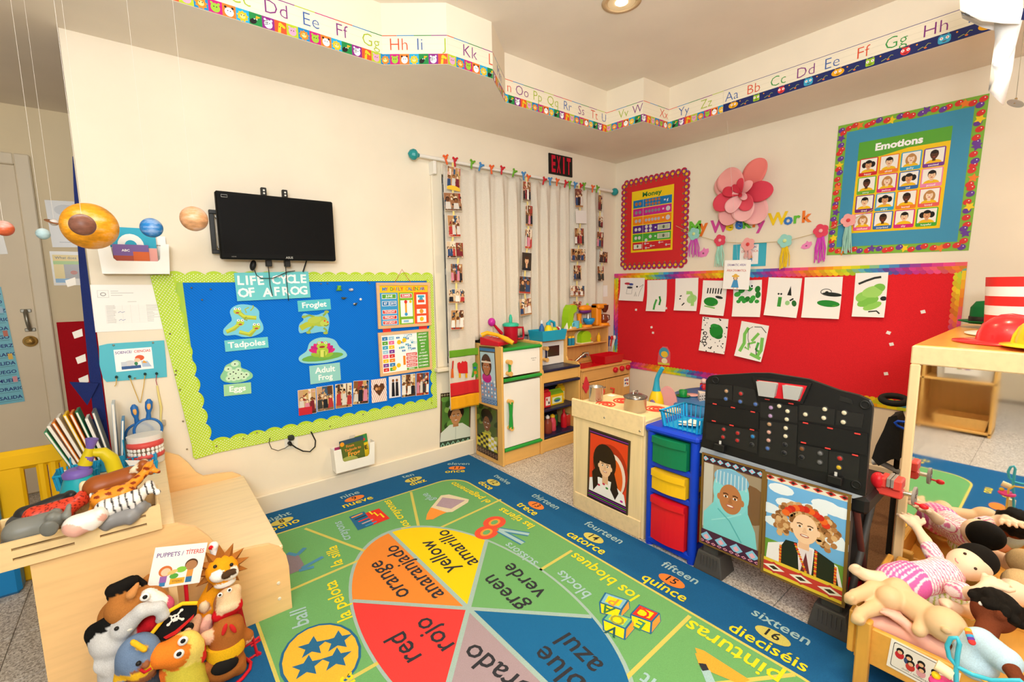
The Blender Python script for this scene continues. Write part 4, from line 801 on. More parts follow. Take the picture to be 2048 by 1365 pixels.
for y in (.4, .23): a.line([(w*.32, h*y), (w*.35, h*y+.006), (w*.37, h*y), (w*.41, h*y+.005)], .0018, '3a5aa8')
a.put('form_sheet', O-V3(0, .002, 0), U, V, None, 'white printed form sheet taped on the wall above the science sign', 'paper')
pts = [pa(*p) for p in ((213, 764), (334, 754), (332, 720), (328, 681), (228, 687), (215, 688), (198, 692), (199, 730), (206, 756))]; a = Art(1, 1, '58bfd2', .003)
O, U, V, w, h = quadframe(onY, (231, 700), (307, 698), (308, 741), (233, 744)); s_ = thing('science_sign', 'turquoise science sign with a white SCIENCE / CIENCIAS card', 'sign'); a.put('backing', (0, -.003, 0), XA, ZU, s_, outline=pts)
a = Art(w, h, 'ffffff', .001); a.text('SCIENCE/', w*.25, h*.8, h*.11, '6a4a9a', bold=.015, w=w*.44); a.text('CIENCIAS', w*.74, h*.8, h*.11, 'd9453a', bold=.015, w=w*.44)
a.rect(w*.15, h*.08, w*.66, h*.22, '3a5f9a'); a.ell(w*.65, h*.55, .018, .014, 'e8623a', 0); a.ell(w*.58, h*.45, .012, .01, 'f2d0b0', l=2); a.poly([(w*.7, h*.12), (w*.95, h*.1), (w*.85, h*.38), (w*.68, h*.4)], 'b7cbe4', 2); a.poly([(w*.7, h*.3), (w*.85, h*.28), (w*.75, h*.42)], 'f0a63c', 3); a.ell(w*.38, h*.34, .022, .014, 'd9d9dc', l=2); a.rect(w*.15, h*.22, w*.3, h*.42, 'cfd6e0', 2); a.ell(w*.54, h*.3, .007, .009, '3a8a5a', l=3)
a.put('card', V3(O[0], -.0065, O[2]), XA, ZU, s_)
for p in ((227, 691), (306, 686), (270, 757)): P = onY(*p, Y=-.006); ob('push_pin', MB().lathe([(.005, 0), (.005, .003), (.001, .006)], P, 10, (0, -1, 0)), mat('b8b0a0', .3, .8), s_)
for i, p in enumerate(((233, 754), (259, 753), (290, 748), (313, 747))): P = onY(*p, Y=-.006); ob('wall_hook', MB().lathe([(.006, 0), (.006, .008), (.0045, .012), (.006, .018), (.002, .02)], P, 10, (0, -1, 0)), mat('1c3a3a', .4), s_)
def mag(px, py, tilt, label):
    c = onY(px, py, -.03 if 'left' in label else -.062); t = thing('magnifying_glass', label, 'magnifying glass', 'hanging magnifying glasses'); R = rotm(0, tilt, 0); L = lambda u, v, y=0: c+R @ V3(u, y, v)
    ob('lens_rim', MB().tube([L(.055*math.cos(k*math.pi/14), -.055+.055*math.sin(k*math.pi/14)) for k in range(28)], .006, 8, True), mat('2a6fb8', .4, name='blue_plastic'), t)
    ob('lens', MB().lathe([(.054, -.001), (.03, -.004), (.001, -.005)], L(0, -.055), 24, R @ V3(0, -1, 0)), mat('e6eaea', .05, alpha=.35, name='clear_lens'), t)
    ob('handle', MB().tube([L(0, 0), L(0, .03), L(0, .055), L(0, .085), L(0, .1)], [.012, .009, .016, .016, .006], 10), mat('2a6fb8', .4, name='blue_plastic'), t); ob('handle_label', MB().ell(L(0, .066, -.013), (.008, .004, .018), R), mat('f0b060', .5), t)
mag(275, 848, -4, 'left blue magnifying glass hanging on rubber bands'); mag(297, 838, 6, 'right blue magnifying glass hanging on rubber bands')
rb = mat('d9b04a', .6); 
for pts, lb in ((((233, 756), (232, 770), (229, 773)), 'short rubber band on the first hook under the science sign'), (((259, 755), (268, 778), (279, 806)), 'rubber band from the second hook to the left magnifier'), (((290, 750), (287, 775), (281, 806)), 'rubber band from the third hook to the magnifiers'), (((313, 749), (312, 762), (314, 771)), 'red thread on the fourth hook holding the toothbrush')): ob('rubber_band', MB().tube([onY(*p, Y=-.022) for p in pts], .0018, 6), rb if 'red' not in lb else mat('b04a5a', .7), None, lb, 'rubber band', 'rubber bands under the science sign')
t = thing('toothbrush', 'long yellow toothbrush hanging on the wall by its bristles', 'toothbrush'); P = [onY(*p, Y=-.014) for p in ((314, 772), (317, 790), (322, 815), (321, 838), (324, 855))]; ob('handle', MB().tube(P, [.004, .005, .006, .004, .006], 8), mat('ecd98a', .4), t); Q = onY(327, 846, -.014); ob('bristles', MB().b2(Q-V3(.008, .006, .014), Q+V3(.008, .006, .014), .001), mat('b8ad98', .9), t)
# EXIT sign and white card
O, U, V, w, h = quadframe(onY, (1096, 307), (1143, 316), (1142, 356), (1097, 347)); t = thing('exit_sign', 'black EXIT sign with red letters above the curtain', 'sign'); ob('plate', MB().prism([(0, 0), (w, 0), (w, h), (0, h)], O-V3(0, .002, 0), U, V, .012), mat('17130f', .5), t)
a = Art(w, h, None, .001)
for i, ch in enumerate('EXIT'): a.text(ch, w*(.17+.22*i), h*.13, h*.76, 'c8102e', bold=.035, w=w*.17 if ch != 'I' else w*.07)
a.put('lettering', O-V3(0, .0145, 0), U, V, t)
O, U, V, w, h = quadframe(onY, (1197, 572), (1215, 571), (1214, 593), (1197, 595)); Art(w, h, 'fbfaf6', .001).put('white_card', O-V3(0, .002, 0), U, V, None, 'blank white card on the wall right of the curtain', 'card')
# portrait poster of a boy low on the wall
def poster(px, f, label, draw, off=.003, name='portrait_poster', **k):
    O, U, V, w, h = quadframe(f, *px, **k); N_ = unit(np.cross(U, V)); a = Art(w, h, '5a4630', .0015, clip=(0, 0, w, h)); draw(a, w, h); return a.put(name, O+N_*off, U, V, None, label, 'poster', 'portrait posters', m=GLOSS)
def face(a, cx, cy, r, skin, l=6, hairc=None, dark='3a2418', smile=True, sh=None):
    a.ell(cx, cy, r*.74, r, skin, l=l, n=28); sh = sh or skin
    for sx in (-1, 1):
        a.ell(cx+sx*r*.76, cy-r*.02, r*.12, r*.22, skin, l=l-1, n=12); a.ell(cx+sx*r*.3, cy+r*.12, r*.15, r*.08, 'f4efe8', l=l+2, n=12); a.ell(cx+sx*r*.3, cy+r*.12, r*.075, r*.08, dark, l=l+3, n=10)
        a.line([(cx+sx*r*.48, cy+r*.27), (cx+sx*r*.3, cy+r*.33), (cx+sx*r*.14, cy+r*.28)], r*.07, dark, l+2)
    a.poly([(cx-r*.12, cy-r*.2), (cx+r*.12, cy-r*.2), (cx+r*.05, cy+r*.1), (cx-r*.05, cy+r*.1)], sh, l+1); a.ell(cx, cy-r*.2, r*.16, r*.08, sh, l=l+2, n=12)
    a.ell(cx, cy-r*.46, r*.27, r*.1 if smile else r*.06, 'b5625a', l=l+2, n=16)
    if smile: a.ell(cx, cy-r*.445, r*.2, r*.05, 'f4ebe0', l=l+3, n=14)
def band(a, w, v0, v1, base, c1, c2, n=9, l=3):
    a.rect(0, v0, w, v1, base, l); h = v1-v0
    for i in range(n): cx = w*(i+.5)/n; a.poly([(cx-w/n*.42, v0+h*.5), (cx, v0+h*.12), (cx+w/n*.42, v0+h*.5), (cx, v0+h*.88)], c1, l+1); a.poly([(cx-w/n*.2, v0+h*.5), (cx, v0+h*.3), (cx+w/n*.2, v0+h*.5), (cx, v0+h*.7)], c2, l+2)
def boy(a, w, h):
    a.rect(w*.05, h*.02, w*.95, h*.97, '4f7a34', 1)
    for i in range(14): g = random.Random(i); a.ell(w*g.random(), h*g.uniform(.35, 1), w*.12, h*.06, g.choice(['6a9a44', '3a5a24', '86b050', '2f4a20']), 20, l=2+i % 2, n=10)
    band(a, w, h*.0, h*.14, '3a4a3a', '86b8a0', '3a4a3a', 6, 12); a.rect(0, h*.93, w, h, '4a3826', 4); band(a, w, h*.94, h*.99, '3a2c20', 'c8b890', '3a2c20', 12, 5)
    a.poly([(0, h*.14), (w, h*.14), (w, h*.3), (w*.72, h*.42), (w*.3, h*.42), (w*.02, h*.3)], 'd3dccf', 5); a.line([(w*.5, h*.14), (w*.5, h*.4)], w*.02, 'b0bcb0', 6); a.rect(w*.41, h*.37, w*.59, h*.5, 'b07a4e', 6)
    a.ell(w*.5, h*.62, w*.27, h*.14, '2a1c14', l=6, n=20); face(a, w*.5, h*.555, h*.145, 'c68d5c', 8, sh='b87d4e'); a.ell(w*.5, h*.735, w*.24, h*.06, 'd8d2c4', l=13, n=16)
poster(((880, 788), (940, 780), (941, 888), (880, 900)), onY, 'portrait poster of a smiling boy in a pale shirt under the curtain', boy)
# ------------------------------------------------------------------ curtains
YC = -.065; RODZ = onY(1000, 342, YC)[2]
t = thing('curtain_rod', 'white curtain rod with teal finials above the window', 'curtain rod'); r0, r1 = onY(838, 311, YC), onY(1224, 383, YC); ob('rod', MB().cyl(r0, r1, .012), mat('efeae0', .4, name='white_metal'), t)
for P, s in ((r0, -1), (r1, 1)):
    ob('finial', MB().lathe([(.012, 0), (.016, .01), (.034, .03), (.036, .045), (.026, .065), (.004, .08)], P, 12, (s, 0, 0), smooth=False), mat('1f9a9c', .3, alpha=.85, name='teal_glass'), t)
for x in (-2.06, -.32): ob('rod_bracket', MB().b2((x-.012, YC-.005, RODZ-.1), (x+.012, 0, RODZ-.012), .003), mat('efeae0', .4, name='white_metal'), t)
def fold(x, z, ph, amp, wl): k = min(1, max(0, (2.17-z)/.25)); return YC-.01+amp*(.35+.65*k)*(math.sin((x-ph)*2*math.pi/wl)+.35*math.sin((x-ph)*4.3*math.pi/wl+1.3+z*.6))
def curtain(x0, x1, xb0, xb1, ztop, zbot, ph, amp, wl, label, flat=0.):
    nx, nz = 90, 30; P = []
    for j in range(nz+1):
        v = j/nz; z = ztop+(zbot-ztop)*v; row = []
        for i in range(nx+1):
            u = i/nx; xx = (x0+(xb0-x0)*v)+((x1+(xb1-x1)*v)-(x0+(xb0-x0)*v))*u; sag = .02*abs(math.sin((xx-ph)*math.pi/wl))*(1-v)**8; am = amp*min(1, max(.12, (u-flat)*6)) if flat else amp
            zz = z if not flat or xx < -1.775 else ztop+(.925-ztop)*v
            row.append((xx, fold(xx, z, ph, am, wl), zz-sag))
        P.append(row)
    return MB().grid(P), (lambda z, u: None)
def zc(y): return onY(930, y, YC)[2]
CLOTH = mat('ddd4c5', .9, kind='fabric', name='cream_cloth')
cx0, cx1 = onY(885, 340, YC)[0], onY(1057, 365, YC)[0]; bx0, bx1 = onY(899, 812, YC)[0], onY(962, 812, YC)[0]
ct = thing('curtain', 'left cream curtain panel with an embroidered striped hem', 'curtain', 'curtains'); mb, _ = curtain(cx0, cx1, bx0, cx1+.0, 2.19, zc(815), -1.45, .021, .14, '', .22); ob('cloth', mb, CLOTH, ct, solid=.003)
def hem(zt, zb, col, name):
    P = []; xr = onY(962, 760, YC)[0]
    for z in np.linspace(zt, zb, 8): P.append([(bx0+.004+(xr-bx0-.004)*i/30, fold(bx0+(xr-bx0)*i/30, z, -1.45, .021*min(1, max(.12, ((xr-bx0)*i/30/(cx1-bx0)-.22)*6)), .14)-.004, z) for i in range(31)])
    ob(name, MB().grid(P), mat(col, .9, kind='fabric'), ct, solid=.001)
hem(zc(698), zc(712), '6aa32a', 'green_band'); hem(zc(762), zc(789), 'd22a2e', 'red_band'); hem(zc(789), zc(815)+.002, 'f2a91c', 'yellow_band')
a = Art(1, 1, None, 0.0)
def pc(x, y): P = onY(x, y, YC-.012); return (P[0], P[2])
def cpoly(pts, c, l=1): a.poly([pc(*p) for p in pts], c, l)
cpoly([(902, 738), (906, 738), (907, 756), (901, 756)], 'd9662d'); cpoly([(904, 722), (907, 722), (906, 738), (903, 738)], 'c23a2e'); cpoly([(914, 727), (918, 724), (921, 727), (924, 722), (927, 724), (930, 722), (934, 725), (935, 747), (917, 747), (914, 735)], 'd22a2e'); 
for x in (919, 932): cpoly([(x-2, 747), (x+2, 747), (x+2, 756), (x-2, 756)], 'e9a91c')
cpoly([(944, 728), (950, 724), (956, 730), (954, 740), (958, 755), (952, 755), (949, 748), (946, 755), (942, 755), (945, 740)], '4fa33a'); cpoly([(947, 743), (952, 742), (953, 748), (948, 749)], 'e8862a', 2); cpoly([(946, 734), (952, 734), (951, 738), (947, 738)], '2f6fb0', 2)
a.put('animal_embroidery', (0, YC-.017, 0), XA, ZU, ct, m=FELT)
cx2, cx3 = onY(1054, 365, YC)[0], onY(1202, 398, YC)[0]
ct2 = thing('curtain', 'right cream curtain panel behind the toy kitchen', 'curtain', 'curtains'); mb, _ = curtain(cx2, cx3, cx2, cx3, 2.19, .4, -1.1, .021, .12, ''); ob('cloth', mb, CLOTH, ct2, solid=.003)
ORD = ['first', 'second', 'third', 'fourth', 'fifth', 'sixth', 'seventh', 'eighth', 'ninth', 'tenth', 'eleventh', 'twelfth', 'thirteenth', 'fourteenth', 'fifteenth', 'sixteenth', 'seventeenth', 'eighteenth', 'nineteenth', 'twentieth']
PEG = {'orange': 'e8622a', 'red': 'c8222e', 'green': '6aa82a', 'blue': '4a8ac4'}
for i, (x, y, c_) in enumerate(((893, 318, 'orange'), (911, 323, 'red'), (945, 328, 'green'), (962, 334, 'blue'), (984, 338, 'orange'), (1005, 340, 'red'), (1029, 346, 'green'), (1048, 351, 'blue'), (1057, 357, 'orange'), (1089, 362, 'red'), (1101, 362, 'blue'), (1115, 364, 'orange'), (1132, 368, 'red'), (1140, 369, 'green'), (1151, 371, 'blue'), (1162, 374, 'red'), (1169, 372, 'green'), (1186, 377, 'orange'), (1195, 378, 'green'))):
    P = onY(x, y, YC-.018); tl = (i*53 % 40)-20; R = rotm(0, tl, 0); q = lambda u, v, w_=0.: P+R @ V3(u, w_, v)
    m = MB(); m.box(q(-.008, -.012), (.012, .012, .05), .003, R); m.box(q(.01, .018), (.03, .01, .014), .003, R @ rotm(0, -25, 0)); m.box(q(-.014, .022), (.016, .012, .016), .003, R @ rotm(0, 30, 0)); m.ell(q(.0, .01), (.012, .009, .012))
    ob('clothes_peg', m, mat(PEG[c_], .5), None, c_+' animal-shaped peg, '+ORD[i]+' along the curtain rod from the left', 'peg', 'animal pegs on the curtain rod')
RB = mat('ead98a', .6, name='yellow_ribbon'); RN = ['leftmost', 'second', 'third', 'rightmost']
PH = [[(893, 335, 918, 378), (889, 390, 923, 422), (897, 433, 920, 474), (894, 484, 911, 516), (911.5, 486, 926, 516), (901, 528, 924, 566), (897, 578, 928, 607), (901, 619, 926, 660)],
      [(1045, 365, 1061, 402), (1050, 412, 1064, 452), (1049, 459, 1063, 497), (1042, 505, 1061, 541), (1037, 552, 1060, 587), (1040, 598, 1063, 633)],
      [(1150, 380, 1166, 415), (1151, 424, 1172, 447), (1149, 458, 1168, 491), (1141, 499, 1170, 523), (1146, 531, 1162, 562), (1139, 571, 1168, 594), (1145, 602, 1162, 618)],
      [(1195, 391, 1204, 422), (1195, 433, 1205, 455), (1192, 464, 1206, 496), (1197, 503, 1214, 525), (1195, 533, 1208, 563)]]
for r, ph in enumerate(PH):
    Y = YC-.055; xs = [(p[0]+p[2])/2 for p in ph]; pts = [(xs[0], ph[0][1]-10)]+[(x, (p[1]+p[3])/2) for x, p in zip(xs, ph)]; Pp = [onY(*p, Y=Y) for p in pts]; m = MB()
    for a_, b_ in zip(Pp[:-1], Pp[1:]): m.prism([(-.008, 0), (.008, 0), (.008+b_[0]-a_[0], b_[2]-a_[2]), (-.008+b_[0]-a_[0], b_[2]-a_[2])][::-1], (a_[0], Y, a_[2]), XA, ZU, .001)
    ob('photo_ribbon', m, RB, None, RN[r]+' pale yellow ribbon of photos hanging on the curtains', 'ribbon', 'photo ribbons')
    for i, (x0, y0, x1, y1) in enumerate(ph):
        p, q = onY(x0, y1, Y), onY(x1, y0, Y); w, h = q[0]-p[0], q[2]-p[2]; a = Art(w, h, 'efe6d8', .0008, clip=(0, 0, w, h)); snapshot(a, 0.002, .002, w-.002, h-.002, 100+r*20+i)
        if (r, i) == (2, 1): a.rect(0, 0, w, h, 'e8e4e0', 9)
        if (r, i) == (0, 0): a.ell(w*.5, 0, w*.6, h*.2, 'f2c53c', l=9)
        if (r, i) == (1, 3): portrait(a, .002, .002, w-.002, h-.002, '3a3028', 'e2b48c', '4a3020', '20222a', l=9)
        tb = math.radians((r*31+i*17) % 9-4); a.put('photo', V3(p[0], Y-.003-.002*(i % 2), p[2]), V3(math.cos(tb), 0, math.sin(tb)), V3(-math.sin(tb), 0, math.cos(tb)), None, ('small photo on the '+RN[r]+' curtain ribbon, '+ORD[i]+' from the top') if (r, i) not in ((0, 3), (0, 4)) else 'photo on the leftmost curtain ribbon, '+('left' if i == 3 else 'right')+' one of the pair side by side', 'photo', 'photos on the curtain ribbons', m=GLOSS)
# ================================================================== the wall with the red board
def pb(x, y): P = onX(x, y); return (-P[1], P[2])
def kb(x, y): return pb(x+1, y)[0]-pb(x, y)[0]
def be(a, x, y, rx, ry, c, rot=0, l=1, n=14): P = pb(x, y); k = kb(x, y); a.ell(P[0], P[1], rx*k, ry*k*.82, c, rot, n, l)
def bline(a, pts, w, c, l=1): a.line([pb(*p) for p in pts], w*kb(*pts[0]), c, l)
def putB(a, name, label, cat, off, group=None, outline=None, parent=None, m=None):
    if outline is not None:
        s_ = sum(outline[i][0]*outline[(i+1) % len(outline)][1]-outline[(i+1) % len(outline)][0]*outline[i][1] for i in range(len(outline))); outline = outline if s_ > 0 else outline[::-1]
    return a.put(name, (-off, 0, 0), YB, ZU, parent, label, cat, group, outline, m)
# red board with the rainbow scale border
RBt = thing('bulletin_board', 'long red bulletin board with a rainbow scale border and green paintings', 'bulletin board')
y0, y1 = pb(1232, 600)[0], pb(1925, 600)[0]; zt, zb = pb(1232, 548)[1], pb(1300, 742)[1]; y0 = .004; y1 = pb(1936, 517)[0]
ob('backing', MB().prism([(y0, zb), (y1, zb), (y1, zt), (y0, zt)], (-.002, 0, 0), YB, ZU, .004), mat('e0262e', .85, kind='fabric', name='red_felt'), RBt)
import colorsys
def rain(t): t = t % 1; stops = ['f2da1c', 'a8d02a', '3aa8d8', '5a4aa8', 'c02a90', 'ee4a8a', 'f0702a', 'f2a01c', 'f2da1c']; k = t*8; i = int(k); f = k-i; A_, B_ = lin(stops[i]), lin(stops[i+1]); return tuple(A_[j]*(1-f)+B_[j]*f for j in range(3))
def scales(p0, p1, wd, inward, t0, rep=.78):
    p0, p1 = np.array(p0), np.array(p1); L_ = np.linalg.norm(p1-p0); d = (p1-p0)/L_; n_ = np.array(inward); a = Art(1, 1, None, .0008, dz=.0001, clip=(y0, zb, y1, zt)); r = .017
    for row in range(3):
        u = 0. if row % 2 else r
        while u < L_:
            c_ = rain(t0+u/rep+row*.06); P = p0+d*u+n_*(wd-r-(2-row)*0-row*wd*.33); k = 1-.12*((int(u/r)+row) % 3); a.ell(P[0], P[1], r*1.25, r*1.25, tuple(min(1, x*k) for x in c_), n=12, l=1+row*3); u += 2*r*.95
    q = [p0, p1, p1+n_*wd*.3, p0+n_*wd*.3]
    nn = int(L_/.05)
    for i in range(nn): A_, B_ = p0+d*L_*i/nn, p0+d*L_*(i+1)/nn; a.poly([A_, B_, B_+n_*wd*.35, A_+n_*wd*.35], rain(t0+i*.05/rep), l=11)
    return a
for p0, p1, nn, t0 in (((y0, zt), (y1, zt), (0, -1), .55), ((y0, zb), (y1, zb), (0, 1), .2), ((y0, zb+.05), (y0, zt-.05), (1, 0), .0), ((y1, zb+.05), (y1, zt-.05), (-1, 0), .0)):
    wd = .062 if nn[0] == 0 else .05; putB(scales(p0, p1, wd, nn, t0), 'border_strip', None, None, .0065, parent=RBt)
for x, y in ((1272, 620), (1332, 617), (1303, 655), (1306, 666), (1846, 624), (1777, 666), (1783, 689), (1772, 748)):
    P = onX(x, y, -.007); ob('tape_scrap', MB().box(P, (.002, .022, .02), .0005, rotm((x*7) % 40-20, 0, 0)), mat('f2eee8', .7), RBt)
# children's paintings
G1, G2, BKc = '1f8a2e', '7fc84a', '1c211e'
def paint(px, draw, label, bend=0.):
    O, U, V, w, h = quadframe(onX, *px); a = Art(w, h, 'f6f3ee', .0006, clip=(0, 0, w, h)); draw(a, w, h)
    if bend: a.bend = lambda u, v: bend*max(0, 1-v/h*1.6)**2+.3*bend*(u/w-.5)**2
    a.put('painting', O-V3(.0075, 0, 0), U, V, None, label, 'painting', 'green paintings on the red board')
def sc(a, w, h, pts, wd, c_, l=2): a.line([(w*x, h*y) for x, y in pts], wd*w, c_, l)
def d0(a, w, h):
    a.ell(w*.3, h*.75, w*.12, h*.05, 'c03040', l=2); a.ell(w*.45, h*.72, w*.1, h*.05, '3a4a9a', l=2); a.ell(w*.4, h*.58, w*.12, h*.05, '3a3a44', l=2); sc(a, w, h, [(.28, .3), (.32, .7), (.52, .7), (.5, .3), (.28, .3)], .012, '8a8a8a'); a.ell(w*.7, h*.62, w*.04, h*.04, BKc, l=2); sc(a, w, h, [(.62, .2), (.66, .4), (.7, .2)], .015, BKc); sc(a, w, h, [(.8, .6), (.95, .72)], .012, BKc); sc(a, w, h, [(.78, .2), (.84, .45), (.95, .7)], .01, BKc)
def d1(a, w, h): sc(a, w, h, [(.4, .05), (.42, .2), (.5, .38)], .1, '4aa84a'); sc(a, w, h, [(.66, .2), (.7, .35), (.64, .48)], .09, G1)
def d2(a, w, h): a.ell(w*.75, h*.36, w*.22, h*.13, 'a8d88a', 20, l=2); sc(a, w, h, [(.5, .55), (.7, .55), (.8, .4), (.8, .15)], .14, 'a2d67a', 3); sc(a, w, h, [(.22, .44), (.3, .46)], .05, BKc); sc(a, w, h, [(.2, .35), (.26, .37)], .05, BKc); sc(a, w, h, [(.34, .16), (.44, .24)], .05, BKc)
def d3(a, w, h):
    a.ell(w*.4, h*.38, w*.3, h*.13, G1, -5, l=2); a.ell(w*.45, h*.33, w*.2, h*.05, '6ab84a', -5, l=3); sc(a, w, h, [(.15, .25), (.6, .2)], .05, '7ac05a', 3)
    for i in range(6): x = .22+i*.11; sc(a, w, h, [(x, .62), (x+.02, .78)], .05, BKc, 3)
    a.ell(w*.72, h*.52, w*.16, h*.04, '2a302c', -10, l=3)
def d4(a, w, h):
    for x, y in ((.15, .62), (.3, .5), (.5, .48), (.7, .5), (.88, .6), (.86, .75), (.6, .78), (.3, .72)): a.ell(w*x, h*y, w*.12, h*.07, ('2f9a3a', '3fae44', '1f7a2a')[int(x*10) % 3], int(x*90), l=2)
    a.ell(w*.66, h*.84, w*.07, h*.05, 'ffffff', l=3); a.ell(w*.66, h*.84, w*.035, h*.03, BKc, l=4); a.ell(w*.5, h*.64, w*.18, h*.05, 'f6f3ee', l=3)
    for x in (.2, .4, .65, .85): a.ell(w*x, h*.42, w*.08, h*.05, '2f9a3a', l=3)
def d5(a, w, h): sc(a, w, h, [(.42, .25), (.42, .5)], .11, '3a9a3a'); a.ell(w*.66, h*.36, w*.07, h*.06, '9ad08a', l=2); a.ell(w*.86, h*.36, w*.07, h*.08, '1f6a2a', 20, l=2); a.poly([(w*.62, h*.56), (w*.75, h*.55), (w*.7, h*.8)], BKc, 2); sc(a, w, h, [(.72, .42), (.82, .48)], .05, BKc); a.ell(w*.36, h*.58, w*.03, h*.025, BKc, l=2); a.ell(w*.44, h*.58, w*.03, h*.025, BKc, l=2)
def d6(a, w, h): a.ell(w*.68, h*.36, w*.3, h*.08, G1, -5, l=2); a.ell(w*.7, h*.34, w*.22, h*.04, '5aae3a', -5, l=3); a.ell(w*.75, h*.58, w*.26, h*.05, '1f2623', -5, l=2); a.ring(w*.6, h*.64, w*.14, h*.07, w*.02, '4a4a48', 3); a.ell(w*.62, h*.62, w*.05, h*.04, BKc, l=3)
def d7(a, w, h):
    for x, y, rx, ry in ((.3, .45, .25, .12), (.55, .55, .35, .14), (.45, .35, .35, .1), (.75, .65, .2, .1), (.6, .25, .3, .08)): a.ell(w*x, h*y, w*rx, h*ry, ('8fce5a', '7cc24a', 'a2d86a')[int(x*10) % 3], 25, l=2)
    sc(a, w, h, [(.12, .75), (.35, .82), (.6, .88), (.8, .9)], .08, '2a302c', 3); a.ell(w*.92, h*.42, w*.1, h*.05, BKc, l=3); sc(a, w, h, [(.5, .12), (.75, .14), (.85, .08)], .05, '2a302c', 3)
def d8(a, w, h):
    g = random.Random(8); a.ell(w*.58, h*.62, w*.26, h*.2, G1, l=2); a.ell(w*.5, h*.75, w*.16, h*.08, '2f9a3a', l=3); a.ell(w*.66, h*.5, w*.18, h*.1, '18762a', l=3)
    for i in range(44):
        x, y = g.random(), g.random()
        if (x-.58)**2+(y-.62)**2 > .06: a.ell(w*x, h*y, w*g.uniform(.015, .04), h*g.uniform(.012, .03), BKc, i*40, n=8, l=2)
    for x, y in ((.15, .52), (.16, .38), (.2, .22), (.14, .3)): a.ring(w*x, h*y, w*.07, h*.045, w*.03, BKc, 3, 14)
def d9(a, w, h):
    for pts, wd in (([(.3, .85), (.2, .65), (.25, .4), (.15, .15)], .12), ([(.5, .5), (.7, .75)], .1), ([(.85, .65), (.9, .3), (.8, .1)], .12), ([(.3, .3), (.45, .25), (.4, .4), (.65, .5)], .08), ([(.55, .15), (.95, .08)], .12), ([(.75, .5), (.72, .3), (.85, .25)], .09)): sc(a, w, h, pts, wd, ('7cc85a', '52b048')[int(wd*100) % 2], 2)
    sc(a, w, h, [(.45, .9), (.3, .8), (.35, .55), (.5, .3)], .02, '3a3f3a', 4); sc(a, w, h, [(.5, .9), (.75, .93), (.95, .8)], .03, '5a5f5a', 4); sc(a, w, h, [(.7, .35), (.78, .15)], .03, BKc, 4)
for q, d, lb in ((((1244, 556), (1294, 557), (1286, 602), (1239, 601)), d0, 'small stack of papers with scribbled people, leftmost on the red board'), (((1298, 561), (1339, 560), (1330, 623), (1293, 622)), d1, 'painting with two small green strokes, second on the red board'), (((1353, 557), (1399, 556), (1395, 622), (1350, 621)), d2, 'painting with a pale green smear and black dabs'), (((1408, 561), (1456, 562), (1450, 632), (1402, 628)), d3, 'painting with a green oval under a row of black strokes'), (((1470, 562), (1527, 560), (1521, 634), (1465, 633)), d4, 'painting of a big green frog with one round eye'), (((1540, 555), (1605, 557), (1596, 636), (1529, 630)), d5, 'painting with three green spots and a black triangle'), (((1611, 555), (1687, 554), (1680, 638), (1605, 635)), d6, 'painting with a green bean and a black smear above it'), (((1706, 547), (1777, 545), (1771, 635), (1712, 633)), d7, 'painting with a large pale green blob, rightmost on the board'), (((1408, 634), (1461, 639), (1449, 708), (1399, 700)), d8, 'painting with a dark green blob among black dots in the lower row'), (((1485, 641), (1537, 653), (1527, 723), (1471, 712)), d9, 'painting with tangled green strokes in the lower row')): paint(q, d, lb, .02)
a = Art(1, 1, 'd9626a', .001); be(a, 1329, 706, 10, 12, '4aa0c0', l=2); be(a, 1330, 709, 7, 7, 'f0c83c', l=3); be(a, 1330, 722, 6, 6, 'f4e8c0', l=3); bline(a, [(1317, 727), (1340, 729)], 4, 'd9c84a', 2)
putB(a, 'bird_cutout', 'small pink card with a blue bird low on the red board', 'cutout', .008, outline=[pb(*p) for p in ((1316, 726), (1318, 706), (1326, 693), (1336, 694), (1342, 706), (1341, 731))])
# money poster
t = thing('money_poster', 'red framed Money poster with coins and dollar bills', 'poster'); Oq, U, V, w, h = quadframe(onX, (1246, 372), (1372, 340), (1371, 531), (1250, 532)); a = Art(w, h, 'd42a2e', .002)
a.put('backing', Oq-V3(.002, 0, 0), U, V, t)
b_ = Art(w, h, None, .001, dz=.00025)
def around(n1, n2):
    for i in range(n1): yield (w*(i+.5)/n1, 0, 0, -1); yield (w*(i+.5)/n1, h, 0, 1)
    for i in range(n2): yield (0, h*(i+.5)/n2, -1, 0); yield (w, h*(i+.5)/n2, 1, 0)
for (u, v, du, dv) in around(12, 15): b_.ell(u+du*.004, v+dv*.004, .03, .03, 'c02a40', n=10, l=1); b_.ell(u, v, .022, .022, '8a2a6a', n=10, l=2); b_.ell(u, v, .014, .014, 'f2b71e', n=10, l=3); b_.ell(u+dv*.022+du*.01, v+du*.022+dv*.01, .006, .006, '3a7ab8', n=6, l=4); b_.ell(u-du*.03, v-dv*.03, .007, .007, '6a8a3a', n=6, l=2)
b_.put('border_strip', Oq-V3(.0045, 0, 0), U, V, t)
Oq, U, V, w, h = quadframe(onX, (1265, 385), (1350, 368), (1345, 500), (1263, 506)); a = Art(w, h, 'f5cf1c', .001); a.text('Money', w*.5, h*.89, h*.07, '2f7a34', bold=.03, w=w*.46)
